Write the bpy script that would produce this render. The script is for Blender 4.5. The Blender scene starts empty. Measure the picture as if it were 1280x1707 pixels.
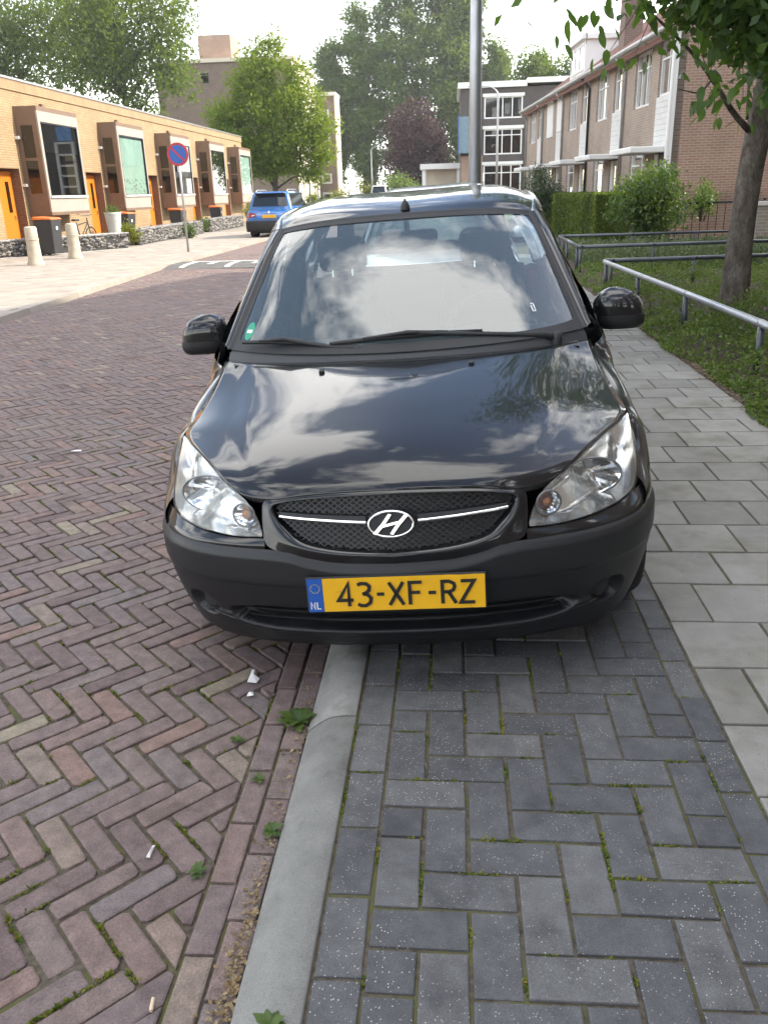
import bpy, bmesh, math, random
import numpy as np
from mathutils import Vector, Matrix

# ------------------------------------------------------------------ camera, sky, sun, exposure
SC = bpy.context.scene
COL = SC.collection
cam_d = bpy.data.cameras.new('camera')
cam = bpy.data.objects.new('camera', cam_d)
COL.objects.link(cam)
cam_d.sensor_fit = 'HORIZONTAL'
cam_d.sensor_width = 36.0
cam_d.lens = 1400.0 / 1280.0 * 36.0
cam_d.clip_start = 0.05
cam_d.clip_end = 3000.0
cam.matrix_world = Matrix((
    (0.996728188, -0.000887982, 0.080821598, 0.0),
    (0.075810204, 0.357053441, -0.931002499, 0.0),
    (-0.028030916, 0.934083536, 0.355952547, 1.50),
    (0, 0, 0, 1)))
SC.camera = cam

SUN_EL, SUN_AZ = math.radians(37.0), math.radians(12.0)      # azimuth from +X (right of the street) towards +Y
sdir = Vector((math.cos(SUN_EL) * math.cos(SUN_AZ), math.cos(SUN_EL) * math.sin(SUN_AZ), math.sin(SUN_EL)))
sun_d = bpy.data.lights.new('sun', 'SUN')
sun_d.energy = 3.0
sun_d.angle = math.radians(0.6)
sun_d.color = (1.0, 0.89, 0.72)
sun = bpy.data.objects.new('sun', sun_d)
COL.objects.link(sun)
sun.rotation_euler = (-sdir).to_track_quat('-Z', 'Y').to_euler()

world = bpy.data.worlds.new('World')
SC.world = world
world.use_nodes = True
wn, wl = world.node_tree.nodes, world.node_tree.links
wn.clear()
w_out = wn.new('ShaderNodeOutputWorld')
w_bg = wn.new('ShaderNodeBackground')
w_bg.inputs['Strength'].default_value = 0.12
sky = wn.new('ShaderNodeTexSky')
sky.sky_type = 'NISHITA'
sky.sun_disc = False
sky.sun_elevation = SUN_EL
sky.sun_rotation = math.radians(90.0) - SUN_AZ
sky.air_density = 1.0
sky.dust_density = 1.2
sky.ozone_density = 1.2
tc = wn.new('ShaderNodeTexCoord')
sep = wn.new('ShaderNodeSeparateXYZ')
wl.new(tc.outputs['Generated'], sep.inputs[0])
def wmath(op, a, b):
    n = wn.new('ShaderNodeMath'); n.operation = op
    for i, v in enumerate((a, b)):
        if isinstance(v, (int, float)): n.inputs[i].default_value = v
        else: wl.new(v, n.inputs[i])
    return n.outputs[0]
zz = wmath('ADD', wmath('MAXIMUM', sep.outputs[2], 0.0), 0.28)
comb = wn.new('ShaderNodeCombineXYZ')
CLOUD_X, CLOUD_Y = 1.45, 5.5
wl.new(wmath('ADD', wmath('DIVIDE', sep.outputs[0], zz), CLOUD_X), comb.inputs[0])
wl.new(wmath('ADD', wmath('DIVIDE', sep.outputs[1], zz), CLOUD_Y), comb.inputs[1])
cn = wn.new('ShaderNodeTexNoise')
cn.inputs['Scale'].default_value = 2.3
cn.inputs['Detail'].default_value = 9.0
cn.inputs['Roughness'].default_value = 0.58
cn.inputs['Distortion'].default_value = 0.35
cn.inputs['Lacunarity'].default_value = 2.1
wl.new(comb.outputs[0], cn.inputs['Vector'])
cr = wn.new('ShaderNodeValToRGB')
cr.color_ramp.elements[0].position = 0.475
cr.color_ramp.elements[0].color = (0, 0, 0, 1)
cr.color_ramp.elements[1].position = 0.585
cr.color_ramp.elements[1].color = (1, 1, 1, 1)
wl.new(cn.outputs['Fac'], cr.inputs['Fac'])
# thin milky veil everywhere, thicker towards the horizon where one looks through more cloud
veil = wmath('MAXIMUM', cr.outputs['Color'], wmath('SUBTRACT', 0.92, wmath('MULTIPLY', wmath('MAXIMUM', sep.outputs[2], 0.0), 2.6)))
veil = wmath('MINIMUM', wmath('ADD', wmath('MULTIPLY', wmath('MAXIMUM', veil, 0.0), 0.95), 0.0), 1.0)
cmix = wn.new('ShaderNodeMix')
cmix.data_type = 'RGBA'
wl.new(veil, cmix.inputs['Factor'])
wl.new(sky.outputs['Color'], cmix.inputs[6])
cmix.inputs[7].default_value = (15.4, 15.1, 14.6, 1.0)
wl.new(cmix.outputs[2], w_bg.inputs['Color'])
wl.new(w_bg.outputs[0], w_out.inputs[0])

SC.view_settings.view_transform = 'Standard'
SC.view_settings.look = 'None'
SC.view_settings.gamma = 1.0
SC.view_settings.use_curve_mapping = False
SC.view_settings.exposure = 1.42
SC.cycles.use_denoising = True
SC.cycles.max_bounces = 6
SC.cycles.diffuse_bounces = 3
SC.cycles.glossy_bounces = 4
SC.cycles.transparent_max_bounces = 10
SC.cycles.caustics_reflective = False
SC.cycles.caustics_refractive = False
SC.cycles.volume_bounces = 0
SC.cycles.sample_clamp_indirect = 6.0
SC.cycles.use_adaptive_sampling = True
# ------------------------------------------------------------------ helpers
rng = random.Random(7)
nrng = np.random.default_rng(11)

def link(o, parent=None):
    COL.objects.link(o)
    if parent is not None:
        o.parent = parent
    return o

def tag(o, label=None, cat=None, group=None, kind=None):
    if label: o['label'] = label
    if cat: o['category'] = cat
    if group: o['group'] = group
    if kind: o['kind'] = kind
    return o

def empty(name, loc=(0, 0, 0), rz=0.0, label=None, cat=None, group=None, parent=None):
    o = bpy.data.objects.new(name, None)
    o.empty_display_size = 0.2
    o.location = loc
    o.rotation_euler = (0, 0, rz)
    link(o, parent)
    return tag(o, label, cat, group)

def fast_mesh(name, V, F, tint=None):
    """V (n,3) array, F (m,k) array of equal-sized faces"""
    V = np.asarray(V, dtype=np.float32); F = np.asarray(F, dtype=np.int32)
    me = bpy.data.meshes.new(name)
    m, k = F.shape
    me.vertices.add(len(V)); me.vertices.foreach_set('co', V.ravel())
    me.loops.add(m * k); me.loops.foreach_set('vertex_index', F.ravel())
    me.polygons.add(m)
    me.polygons.foreach_set('loop_start', np.arange(0, m * k, k, dtype=np.int32))
    me.polygons.foreach_set('loop_total', np.full(m, k, dtype=np.int32))
    if tint is not None:
        a = me.attributes.new('tint', 'FLOAT', 'FACE')
        a.data.foreach_set('value', np.asarray(tint, dtype=np.float32))
    me.update(calc_edges=True)
    me.validate()
    return me

def mesh_obj(name, me, mat, parent=None, smooth=False):
    if mat is not None and len(me.materials) == 0: me.materials.append(mat)
    if smooth: me.polygons.foreach_set('use_smooth', [True] * len(me.polygons))
    return link(bpy.data.objects.new(name, me), parent)

class MB:
    """collects faces for ONE mesh object"""
    def __init__(s): s.v, s.f, s.t = [], [], []
    def add(s, vs, fs, tint=None):
        b = len(s.v); s.v.extend(tuple(map(float, p)) for p in vs)
        for f in fs:
            s.f.append(tuple(b + i for i in f)); s.t.append(0.5 if tint is None else tint)
        return s
    def box(s, x0, x1, y0, y1, z0, z1, tint=None):
        vs = [(x0, y0, z0), (x1, y0, z0), (x1, y1, z0), (x0, y1, z0), (x0, y0, z1), (x1, y0, z1), (x1, y1, z1), (x0, y1, z1)]
        return s.add(vs, [(3, 2, 1, 0), (4, 5, 6, 7), (0, 1, 5, 4), (1, 2, 6, 5), (2, 3, 7, 6), (3, 0, 4, 7)], tint)
    def obox(s, c, ax, ay, az, tint=None):
        """box from centre and three half-axis vectors"""
        c, ax, ay, az = map(Vector, (c, ax, ay, az))
        vs = [c + ax * i + ay * j + az * k for k in (-1, 1) for j in (-1, 1) for i in (-1, 1)]
        return s.add(vs, [(0, 2, 3, 1), (4, 5, 7, 6), (0, 1, 5, 4), (1, 3, 7, 5), (3, 2, 6, 7), (2, 0, 4, 6)], tint)
    def prism(s, poly, z0, z1, tint=None):
        n = len(poly)
        vs = [(p[0], p[1], z0) for p in poly] + [(p[0], p[1], z1) for p in poly]
        return s.add(vs, [tuple(range(n - 1, -1, -1)), tuple(range(n, 2 * n))] + [(i, (i + 1) % n, n + (i + 1) % n, n + i) for i in range(n)], tint)
    def tube(s, pts, rad, n=12, caps=True, tint=None):
        pts = [Vector(p) for p in pts]
        if isinstance(rad, (int, float)): rad = [rad] * len(pts)
        vs, fs = [], []
        up = None
        for i, p in enumerate(pts):
            d = (pts[min(i + 1, len(pts) - 1)] - pts[max(i - 1, 0)]).normalized()
            if up is None:
                up = Vector((0, 0, 1)) if abs(d.z) < 0.9 else Vector((1, 0, 0))
            a = d.cross(up)
            if a.length < 1e-5: a = d.orthogonal()
            a.normalize(); b = d.cross(a).normalized(); up = -b if False else a.cross(d)
            for k in range(n):
                t = 2 * math.pi * k / n
                vs.append(p + (a * math.cos(t) + b * math.sin(t)) * rad[i])
        for i in range(len(pts) - 1):
            for k in range(n):
                k2 = (k + 1) % n
                fs.append((i * n + k, (i + 1) * n + k, (i + 1) * n + k2, i * n + k2))
        if caps:
            fs.append(tuple(range(n))); m = (len(pts) - 1) * n
            fs.append(tuple(m + k for k in range(n - 1, -1, -1)))
        return s.add(vs, fs, tint)
    def lathe(s, prof, c=(0, 0, 0), n=24, axis='z', tint=None):
        """prof: (r, h) pairs turned round an axis through c"""
        vs, fs = [], []
        for r_, h in prof:
            for k in range(n):
                t = 2 * math.pi * k / n
                a, b = r_ * math.cos(t), r_ * math.sin(t)
                vs.append({'z': (c[0] + a, c[1] + b, c[2] + h), 'y': (c[0] + a, c[1] + h, c[2] + b), 'x': (c[0] + h, c[1] + a, c[2] + b)}[axis])
        for i in range(len(prof) - 1):
            for k in range(n):
                k2 = (k + 1) % n
                fs.append((i * n + k, i * n + k2, (i + 1) * n + k2, (i + 1) * n + k))
        return s.add(vs, fs, tint)
    def grid(s, P, flip=False, tint=None):
        """P[i][j] points"""
        ni, nj = len(P), len(P[0])
        vs = [q for row in P for q in row]
        fs = []
        for i in range(ni - 1):
            for j in range(nj - 1):
                q = (i * nj + j, i * nj + j + 1, (i + 1) * nj + j + 1, (i + 1) * nj + j)
                fs.append(q[::-1] if flip else q)
        return s.add(vs, fs, tint)
    def build(s, name, mat, parent=None, smooth=False, weld=0.0, fixn=False):
        me = bpy.data.meshes.new(name)
        me.from_pydata(s.v, [], s.f)
        if any(t != 0.5 for t in s.t):
            a = me.attributes.new('tint', 'FLOAT', 'FACE')
            a.data.foreach_set('value', np.asarray(s.t, dtype=np.float32))
        if weld or fixn:
            bm = bmesh.new(); bm.from_mesh(me)
            if weld: bmesh.ops.remove_doubles(bm, verts=bm.verts, dist=weld)
            if fixn: bmesh.ops.recalc_face_normals(bm, faces=bm.faces)
            bm.to_mesh(me); bm.free()
        me.update()
        if mat is not None: me.materials.append(mat)
        if smooth: me.polygons.foreach_set('use_smooth', [True] * len(me.polygons))
        return link(bpy.data.objects.new(name, me), parent)

def bevel(o, w=0.01, seg=2, ang=35):
    m = o.modifiers.new('bevel', 'BEVEL'); m.width = w; m.segments = seg
    m.limit_method = 'ANGLE'; m.angle_limit = math.radians(ang)
    return o

def copy_tree(o, parent=None):
    c = o.copy(); COL.objects.link(c); c.parent = parent
    for ch in list(o.children): copy_tree(ch, c)
    return c

def cr_eval(P, t):
    """uniform Catmull-Rom through P (list of tuples), t in 0..1"""
    P = np.asarray(P, float); n = len(P) - 1
    x = min(max(t, 0), 1) * n; i = min(int(x), n - 1); u = x - i
    p0 = P[i - 1] if i > 0 else 2 * P[0] - P[1]
    if i == 0 and abs(P[0][0]) < 1e-9 and abs(P[1][0]) > 1e-9:      # starts on the centre line: mirror, so that both halves meet smoothly
        p0 = P[1].copy(); p0[0] = -p0[0]
    p1, p2 = P[i], P[i + 1]
    p3 = P[i + 2] if i + 2 <= n else 2 * P[n] - P[n - 1]
    return 0.5 * ((2 * p1) + (-p0 + p2) * u + (2 * p0 - 5 * p1 + 4 * p2 - p3) * u * u + (-p0 + 3 * p1 - 3 * p2 + p3) * u ** 3)

def crs(P, n):
    return [cr_eval(P, i / (n - 1)) for i in range(n)]

def lerp(a, b, t): return a + (b - a) * t
def sstep(a, b, x):
    t = min(max((x - a) / (b - a), 0), 1); return t * t * (3 - 2 * t)
def interp(x, xs, ys): return float(np.interp(x, xs, ys))
def smooth_interp(x, xs, ys):
    """monotone-ish smooth piecewise interpolation"""
    if x <= xs[0]: return ys[0]
    if x >= xs[-1]: return ys[-1]
    i = max(k for k in range(len(xs)) if xs[k] <= x)
    i = min(i, len(xs) - 2)
    def m(k):
        if k == 0: return (ys[1] - ys[0]) / (xs[1] - xs[0])
        if k == len(xs) - 1: return (ys[-1] - ys[-2]) / (xs[-1] - xs[-2])
        a = (ys[k] - ys[k - 1]) / (xs[k] - xs[k - 1]); b = (ys[k + 1] - ys[k]) / (xs[k + 1] - xs[k])
        return 0.0 if a * b <= 0 else 2 * a * b / (a + b)
    h = xs[i + 1] - xs[i]; t = (x - xs[i]) / h
    return ((2 * t ** 3 - 3 * t * t + 1) * ys[i] + (t ** 3 - 2 * t * t + t) * h * m(i) + (-2 * t ** 3 + 3 * t * t) * ys[i + 1] + (t ** 3 - t * t) * h * m(i + 1))

# ------------------------------------------------------------------ materials
def new_mat(name):
    m = bpy.data.materials.new(name); m.use_nodes = True
    nt = m.node_tree; nt.nodes.clear()
    out = nt.nodes.new('ShaderNodeOutputMaterial')
    return m, nt, out

def N(nt, t, **kw):
    n = nt.nodes.new(t)
    for k, v in kw.items():
        if k in n.inputs.keys(): n.inputs[k].default_value = v
        else: setattr(n, k, v)
    return n

def rgb(c, a=1.0): return (c[0], c[1], c[2], a)

def ramp(nt, stops):
    r_ = nt.nodes.new('ShaderNodeValToRGB'); e = r_.color_ramp.elements
    while len(e) < len(stops): e.new(0.5)
    for i, (p, c) in enumerate(stops):
        e[i].position = p; e[i].color = rgb(c)
    return r_

def mix(nt, a, b, fac, mode='MIX'):
    m = nt.nodes.new('ShaderNodeMix'); m.data_type = 'RGBA'; m.blend_type = mode
    for idx, v in ((0, fac), (6, a), (7, b)):
        if hasattr(v, 'links'): nt.links.new(v, m.inputs[idx])
        elif isinstance(v, (int, float)): m.inputs[idx].default_value = v
        else: m.inputs[idx].default_value = rgb(v)
    return m.outputs[2]

def coords(nt, kind='Object', scale=None):
    t = nt.nodes.new('ShaderNodeTexCoord'); o = t.outputs[kind]
    if scale is not None:
        mp = nt.nodes.new('ShaderNodeMapping'); mp.inputs['Scale'].default_value = scale
        nt.links.new(o, mp.inputs[0]); o = mp.outputs[0]
    return o

def world_pos(nt):
    return nt.nodes.new('ShaderNodeNewGeometry').outputs['Position']

def noise(nt, vec, scale, detail=4.0, rough=0.55):
    n = N(nt, 'ShaderNodeTexNoise', Scale=scale, Detail=detail, Roughness=rough)
    nt.links.new(vec, n.inputs['Vector']); return n.outputs['Fac']

def bump(nt, h, strength=0.3, dist=0.01):
    b = N(nt, 'ShaderNodeBump', Strength=strength, Distance=dist)
    nt.links.new(h, b.inputs['Height']); return b.outputs[0]

def pbr(name, base, rough=0.6, metal=0.0, var=0.12, vscale=6.0, bmp=0.0, bscale=60.0, bdist=0.004, coat=0.0, spec=0.5, second=None, sfac=(0.5, 0.65), sscale=3.0, use_world=False, rvar=0.0):
    """principled with noise-driven colour variation, optional second colour in blotches, fine bump"""
    m, nt, out = new_mat(name)
    p = N(nt, 'ShaderNodeBsdfPrincipled', Roughness=rough, Metallic=metal)
    p.inputs['Coat Weight'].default_value = coat
    p.inputs['Coat Roughness'].default_value = 0.04
    p.inputs['Specular IOR Level'].default_value = spec
    vec = world_pos(nt) if use_world else coords(nt)
    col = None
    if var > 0:
        n1 = noise(nt, vec, vscale, 5)
        r_ = ramp(nt, [(0.3, [c * (1 - var) for c in base]), (0.7, [min(1, c * (1 + var)) for c in base])])
        nt.links.new(n1, r_.inputs[0]); col = r_.outputs[0]
    if second is not None:
        n2 = noise(nt, vec, sscale, 6, 0.6)
        r2 = ramp(nt, [(sfac[0], (0, 0, 0)), (sfac[1], (1, 1, 1))]); nt.links.new(n2, r2.inputs[0])
        col = mix(nt, col if col is not None else base, second, r2.outputs[0])
    if col is not None: nt.links.new(col, p.inputs['Base Color'])
    else: p.inputs['Base Color'].default_value = rgb(base)
    if bmp > 0:
        nt.links.new(bump(nt, noise(nt, vec, bscale, 4), bmp, bdist), p.inputs['Normal'])
    if rvar > 0:
        n3 = noise(nt, vec, vscale * 2.3, 4)
        mr = N(nt, 'ShaderNodeMapRange'); mr.inputs['To Min'].default_value = max(0.02, rough - rvar); mr.inputs['To Max'].default_value = min(1, rough + rvar)
        nt.links.new(n3, mr.inputs[0]); nt.links.new(mr.outputs[0], p.inputs['Roughness'])
    nt.links.new(p.outputs[0], out.inputs[0])
    return m

def tinted(name, stops, rough=0.8, nvar=0.25, nscale=14.0, bmp=0.4, bscale=90.0, bdist=0.004, speck=None, stain=None, spec=0.4, grain=None):
    """piece material: face attribute tint picks the colour of each piece; noise, specks, stains on top"""
    m, nt, out = new_mat(name)
    p = N(nt, 'ShaderNodeBsdfPrincipled', Roughness=rough)
    p.inputs['Specular IOR Level'].default_value = spec
    at = N(nt, 'ShaderNodeAttribute', attribute_name='tint')
    r_ = ramp(nt, stops); nt.links.new(at.outputs['Fac'], r_.inputs[0])
    vec = world_pos(nt)
    n1 = noise(nt, vec, nscale, 6, 0.6)
    r1 = ramp(nt, [(0.3, (1 - nvar,) * 3), (0.7, (1 + nvar,) * 3)]); nt.links.new(n1, r1.inputs[0])
    col = mix(nt, r_.outputs[0], r1.outputs[0], 1.0, 'MULTIPLY')
    if grain:
        ng = noise(nt, vec, grain[0], 5, 0.75)
        rg = ramp(nt, [(0.32, (1 - grain[1],) * 3), (0.68, (1 + grain[1],) * 3)]); nt.links.new(ng, rg.inputs[0])
        col = mix(nt, col, rg.outputs[0], 1.0, 'MULTIPLY')
    if speck:
        v = N(nt, 'ShaderNodeTexVoronoi', Scale=speck[0]); nt.links.new(vec, v.inputs['Vector'])
        rs = ramp(nt, [(speck[1], (1, 1, 1)), (speck[1] + 0.05, (0, 0, 0))]); nt.links.new(v.outputs['Distance'], rs.inputs[0])
        wsel = N(nt, 'ShaderNodeTexWhiteNoise'); nt.links.new(v.outputs['Color'], wsel.inputs['Vector'])
        gt = N(nt, 'ShaderNodeMath', operation='GREATER_THAN'); gt.inputs[1].default_value = speck[3]
        nt.links.new(wsel.outputs['Value'], gt.inputs[0])
        ml = N(nt, 'ShaderNodeMath', operation='MULTIPLY'); nt.links.new(rs.outputs[0], ml.inputs[0]); nt.links.new(gt.outputs[0], ml.inputs[1])
        nm = noise(nt, vec, 5.5, 4, 0.7); rm = ramp(nt, [(0.42, (0, 0, 0)), (0.62, (1, 1, 1))]); nt.links.new(nm, rm.inputs[0])
        m3 = N(nt, 'ShaderNodeMath', operation='MULTIPLY'); nt.links.new(ml.outputs[0], m3.inputs[0]); nt.links.new(rm.outputs[0], m3.inputs[1]); ml = m3
        col = mix(nt, col, speck[2], ml.outputs[0])
    if stain:
        n2 = noise(nt, vec, stain[0], 5, 0.6)
        rs = ramp(nt, [(stain[1], (0, 0, 0)), (stain[2], (1, 1, 1))]); nt.links.new(n2, rs.inputs[0])
        col = mix(nt, col, stain[3], rs.outputs[0], 'MULTIPLY')
    nt.links.new(col, p.inputs['Base Color'])
    nt.links.new(bump(nt, noise(nt, vec, bscale, 5, 0.65), bmp, bdist), p.inputs['Normal'])
    nt.links.new(p.outputs[0], out.inputs[0])
    return m

def leaf_mat(name, stops, trans=0.35, rough=0.5, spec=0.35, tcol=(0.20, 0.32, 0.03)):
    m, nt, out = new_mat(name)
    at = N(nt, 'ShaderNodeAttribute', attribute_name='tint')
    r_ = ramp(nt, stops); nt.links.new(at.outputs['Fac'], r_.inputs[0])
    p = N(nt, 'ShaderNodeBsdfPrincipled', Roughness=rough); p.inputs['Specular IOR Level'].default_value = spec
    nt.links.new(r_.outputs[0], p.inputs['Base Color'])
    t = N(nt, 'ShaderNodeBsdfTranslucent')
    nt.links.new(mix(nt, r_.outputs[0], tcol, 0.5), t.inputs['Color'])
    ms = N(nt, 'ShaderNodeMixShader'); ms.inputs[0].default_value = trans
    nt.links.new(p.outputs[0], ms.inputs[1]); nt.links.new(t.outputs[0], ms.inputs[2])
    nt.links.new(ms.outputs[0], out.inputs[0])
    return m

def glass_mat(name, tint=(0.75, 0.85, 0.85), refl=1.0, ior=1.5, rough=0.0, dust_sheen=0.0, dcol=(0.55, 0.57, 0.56)):
    m, nt, out = new_mat(name)
    tr = N(nt, 'ShaderNodeBsdfTransparent'); tr.inputs[0].default_value = rgb(tint)
    gl = N(nt, 'ShaderNodeBsdfGlossy', Roughness=rough); gl.inputs[0].default_value = (refl, refl, refl, 1)
    fr = N(nt, 'ShaderNodeFresnel', IOR=ior)
    ms = N(nt, 'ShaderNodeMixShader')
    nt.links.new(fr.outputs[0], ms.inputs[0]); nt.links.new(tr.outputs[0], ms.inputs[1]); nt.links.new(gl.outputs[0], ms.inputs[2])
    last = ms.outputs[0]
    if dust_sheen > 0:  # even diffuse layer: dust and pale reflection mixed into the glass colour
        df = N(nt, 'ShaderNodeBsdfDiffuse'); df.inputs[0].default_value = rgb(dcol)
        m2 = N(nt, 'ShaderNodeMixShader'); m2.inputs[0].default_value = dust_sheen
        nt.links.new(last, m2.inputs[1]); nt.links.new(df.outputs[0], m2.inputs[2]); last = m2.outputs[0]
    nt.links.new(last, out.inputs[0])
    return m

def brick_mat(name, c1, c2, mortar, scale=1.0, bw=0.22, rh=0.0667, rough=0.85, axis='xz', bmp=0.35):
    """far brickwork: courses too small to tell apart singly. axis: which object coordinates run along/up the wall"""
    m, nt, out = new_mat(name)
    p = N(nt, 'ShaderNodeBsdfPrincipled', Roughness=rough)
    c = coords(nt); s_ = nt.nodes.new('ShaderNodeSeparateXYZ'); nt.links.new(c, s_.inputs[0])
    cb = nt.nodes.new('ShaderNodeCombineXYZ')
    if axis == 'both':
        ad = N(nt, 'ShaderNodeMath', operation='ADD'); nt.links.new(s_.outputs[0], ad.inputs[0]); nt.links.new(s_.outputs[1], ad.inputs[1])
        nt.links.new(ad.outputs[0], cb.inputs[0])
    else:
        nt.links.new(s_.outputs[{'x': 0, 'y': 1}[axis[0]]], cb.inputs[0])
    nt.links.new(s_.outputs[2], cb.inputs[1])
    b = N(nt, 'ShaderNodeTexBrick', Scale=scale)
    b.inputs['Color1'].default_value = rgb(c1); b.inputs['Color2'].default_value = rgb(c2); b.inputs['Mortar'].default_value = rgb(mortar)
    b.inputs['Mortar Size'].default_value = 0.012; b.inputs['Brick Width'].default_value = bw; b.inputs['Row Height'].default_value = rh
    b.inputs['Bias'].default_value = -0.1; b.inputs['Mortar Smooth'].default_value = 0.3
    nt.links.new(cb.outputs[0], b.inputs['Vector'])
    n1 = noise(nt, c, 1.3, 6, 0.6)
    r1 = ramp(nt, [(0.3, (0.86,) * 3), (0.7, (1.1,) * 3)]); nt.links.new(n1, r1.inputs[0])
    nt.links.new(mix(nt, b.outputs['Color'], r1.outputs[0], 1.0, 'MULTIPLY'), p.inputs['Base Color'])
    iv = N(nt, 'ShaderNodeMath', operation='SUBTRACT'); iv.inputs[0].default_value = 1.0; nt.links.new(b.outputs['Fac'], iv.inputs[1])
    nt.links.new(bump(nt, iv.outputs[0], bmp, 0.006), p.inputs['Normal'])
    nt.links.new(p.outputs[0], out.inputs[0])
    return m

def clip_poly(poly, a, b, c):
    """keep the part of a convex polygon where a*x+b*y <= c"""
    out = []
    for i in range(len(poly)):
        p, q = poly[i], poly[(i + 1) % len(poly)]
        dp, dq = a * p[0] + b * p[1] - c, a * q[0] + b * q[1] - c
        if dp <= 0: out.append(p)
        if dp * dq < 0:
            t = dp / (dp - dq); out.append((p[0] + (q[0] - p[0]) * t, p[1] + (q[1] - p[1]) * t))
    return out

def parea(poly):
    return 0.5 * abs(sum(poly[i][0] * poly[(i + 1) % len(poly)][1] - poly[(i + 1) % len(poly)][0] * poly[i][1] for i in range(len(poly))))
# ------------------------------------------------------------------ projection (to rank pieces by how large they show)
_CI = np.array(cam.matrix_world.inverted())
def shows(x, y, z, margin=0.03):
    c = _CI @ np.array([x, y, z, 1.0])
    if c[2] > -0.2: return 0.0
    u, v = 1400 * c[0] / -c[2], 1400 * c[1] / -c[2]
    if abs(u) > 640 * (1 + margin) or abs(v) > 853 * (1 + margin): return 0.0
    if -0.95 < x < 0.62 and 2.35 < y < 6.2: return 0.02 / c[2] ** 2      # under the car
    return 1.0 / c[2] ** 2

def chamfered(poly, zt, depth=0.05, ch=0.005, tilt=(0, 0), drop=0.004):
    """a paving piece: flat top with a rounded-over edge and sides down to the bed"""
    n = len(poly)
    cx, cy = sum(p[0] for p in poly) / n, sum(p[1] for p in poly) / n
    rad = math.sqrt(parea(poly)) * 0.5 + 1e-6
    def inset(d):
        out = []
        for i in range(n):
            p, a, b = Vector(poly[i]), Vector(poly[i - 1]), Vector(poly[(i + 1) % n])
            e1, e2 = (p - a), (b - p)
            if e1.length < 1e-6 or e2.length < 1e-6: out.append((p.x + (cx - p.x) * 0.1, p.y + (cy - p.y) * 0.1)); continue
            e1.normalize(); e2.normalize()
            n1, n2 = Vector((-e1.y, e1.x)), Vector((-e2.y, e2.x))
            k = 1.0 + n1.dot(n2)
            off = (n1 + n2) / max(k, 0.4)
            q = p + off * min(d, rad * 0.8)
            out.append((q.x, q.y))
        return out
    zf = lambda p: zt + (p[0] - cx) * tilt[0] + (p[1] - cy) * tilt[1]
    t2, t1 = inset(ch), inset(ch * 0.25)
    vs = [(p[0], p[1], zf(p)) for p in t2] + [(p[0], p[1], zf(p) - drop * 0.45) for p in t1] + [(p[0], p[1], zf(p) - drop * 2.0) for p in poly] + [(p[0], p[1], zt - depth) for p in poly]
    fs = [tuple(range(n))]
    for r_ in range(3):
        fs += [(r_ * n + i, (r_ + 1) * n + i, (r_ + 1) * n + (i + 1) % n, r_ * n + (i + 1) % n) for i in range(n)]
    return vs, fs

def ccw(poly):
    a = sum(poly[i][0] * poly[(i + 1) % len(poly)][1] - poly[(i + 1) % len(poly)][0] * poly[i][1] for i in range(len(poly)))
    return poly if a > 0 else poly[::-1]

def lay(pieces, name, field, mat, parent, zfun, ch, tilt=0.01, tints=None, limit=295, corner=0.0, drop=0.004, minarea=0.0004):
    """pieces: list of convex polygons; the ones showing largest become objects of their own, the rest one field mesh"""
    ranked = []
    for i, poly in enumerate(pieces):
        if len(poly) < 3: continue
        poly = ccw(poly); A = parea(poly)
        if A < minarea: continue
        n = len(poly); cx, cy = sum(p[0] for p in poly) / n, sum(p[1] for p in poly) / n
        ranked.append((shows(cx, cy, 0.03) * A * 1e3, i, poly, cx, cy))
    ranked.sort(key=lambda t: -t[0])
    far = MB()
    for k, (sc, i, poly, cx, cy) in enumerate(ranked):
        if corner > 0:
            poly = [(p[0] + rng.uniform(-corner, corner), p[1] + rng.uniform(-corner, corner)) for p in poly]
        z = zfun(cx, cy) + rng.gauss(0, 0.0011)
        vs, fs = chamfered(poly, z, 0.045, ch, (rng.gauss(0, tilt), rng.gauss(0, tilt)), drop)
        tn = rng.random() if tints is None else tints(cx, cy)
        if abs(tn - 0.5) < 1e-3: tn = 0.502
        if k < limit and sc > 0:
            m = MB(); m.add(vs, fs, tn); m.build(name, mat, parent)
        else:
            far.add(vs, fs, tn)
    if far.f:
        o = far.build(field, mat, parent); o['kind'] = 'stuff'
    return ranked

def wavy(x, y, a=0.004):
    return a * (math.sin(x * 1.7 + 0.6 * y) + math.sin(y * 1.31 - x * 0.7 + 2.0) + 0.5 * math.sin(3.1 * x + 2.3 * y))

# ------------------------------------------------------------------ setting: ground, road, parking strip, pavements
MAT_GROUND = pbr('ground_earth', (0.10, 0.11, 0.06), 0.95, var=0.3, vscale=0.6, use_world=True, second=(0.07, 0.11, 0.03), sscale=0.25)
MAT_SAND = pbr("joint_sand", (0.085, 0.072, 0.052), 0.98, var=0.5, vscale=60, use_world=True, second=(0.088, 0.088, 0.030), sscale=9.0, sfac=(0.50, 0.62), bmp=0.6, bscale=220)
MAT_BRICK = tinted('road_clinker', [(0.0, (0.132, 0.096, 0.093)), (0.25, (0.172, 0.128, 0.120)), (0.45, (0.158, 0.122, 0.120)), (0.62, (0.184, 0.132, 0.118)), (0.78, (0.156, 0.132, 0.130)), (0.90, (0.200, 0.130, 0.110)), (0.965, (0.205, 0.165, 0.138)), (1.0, (0.240, 0.205, 0.155))],
                   rough=0.82, nvar=0.26, nscale=22, grain=(210, 0.34), bmp=0.8, bscale=150, bdist=0.004, stain=(2.1, 0.60, 0.74, (0.55, 0.53, 0.53)))
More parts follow.
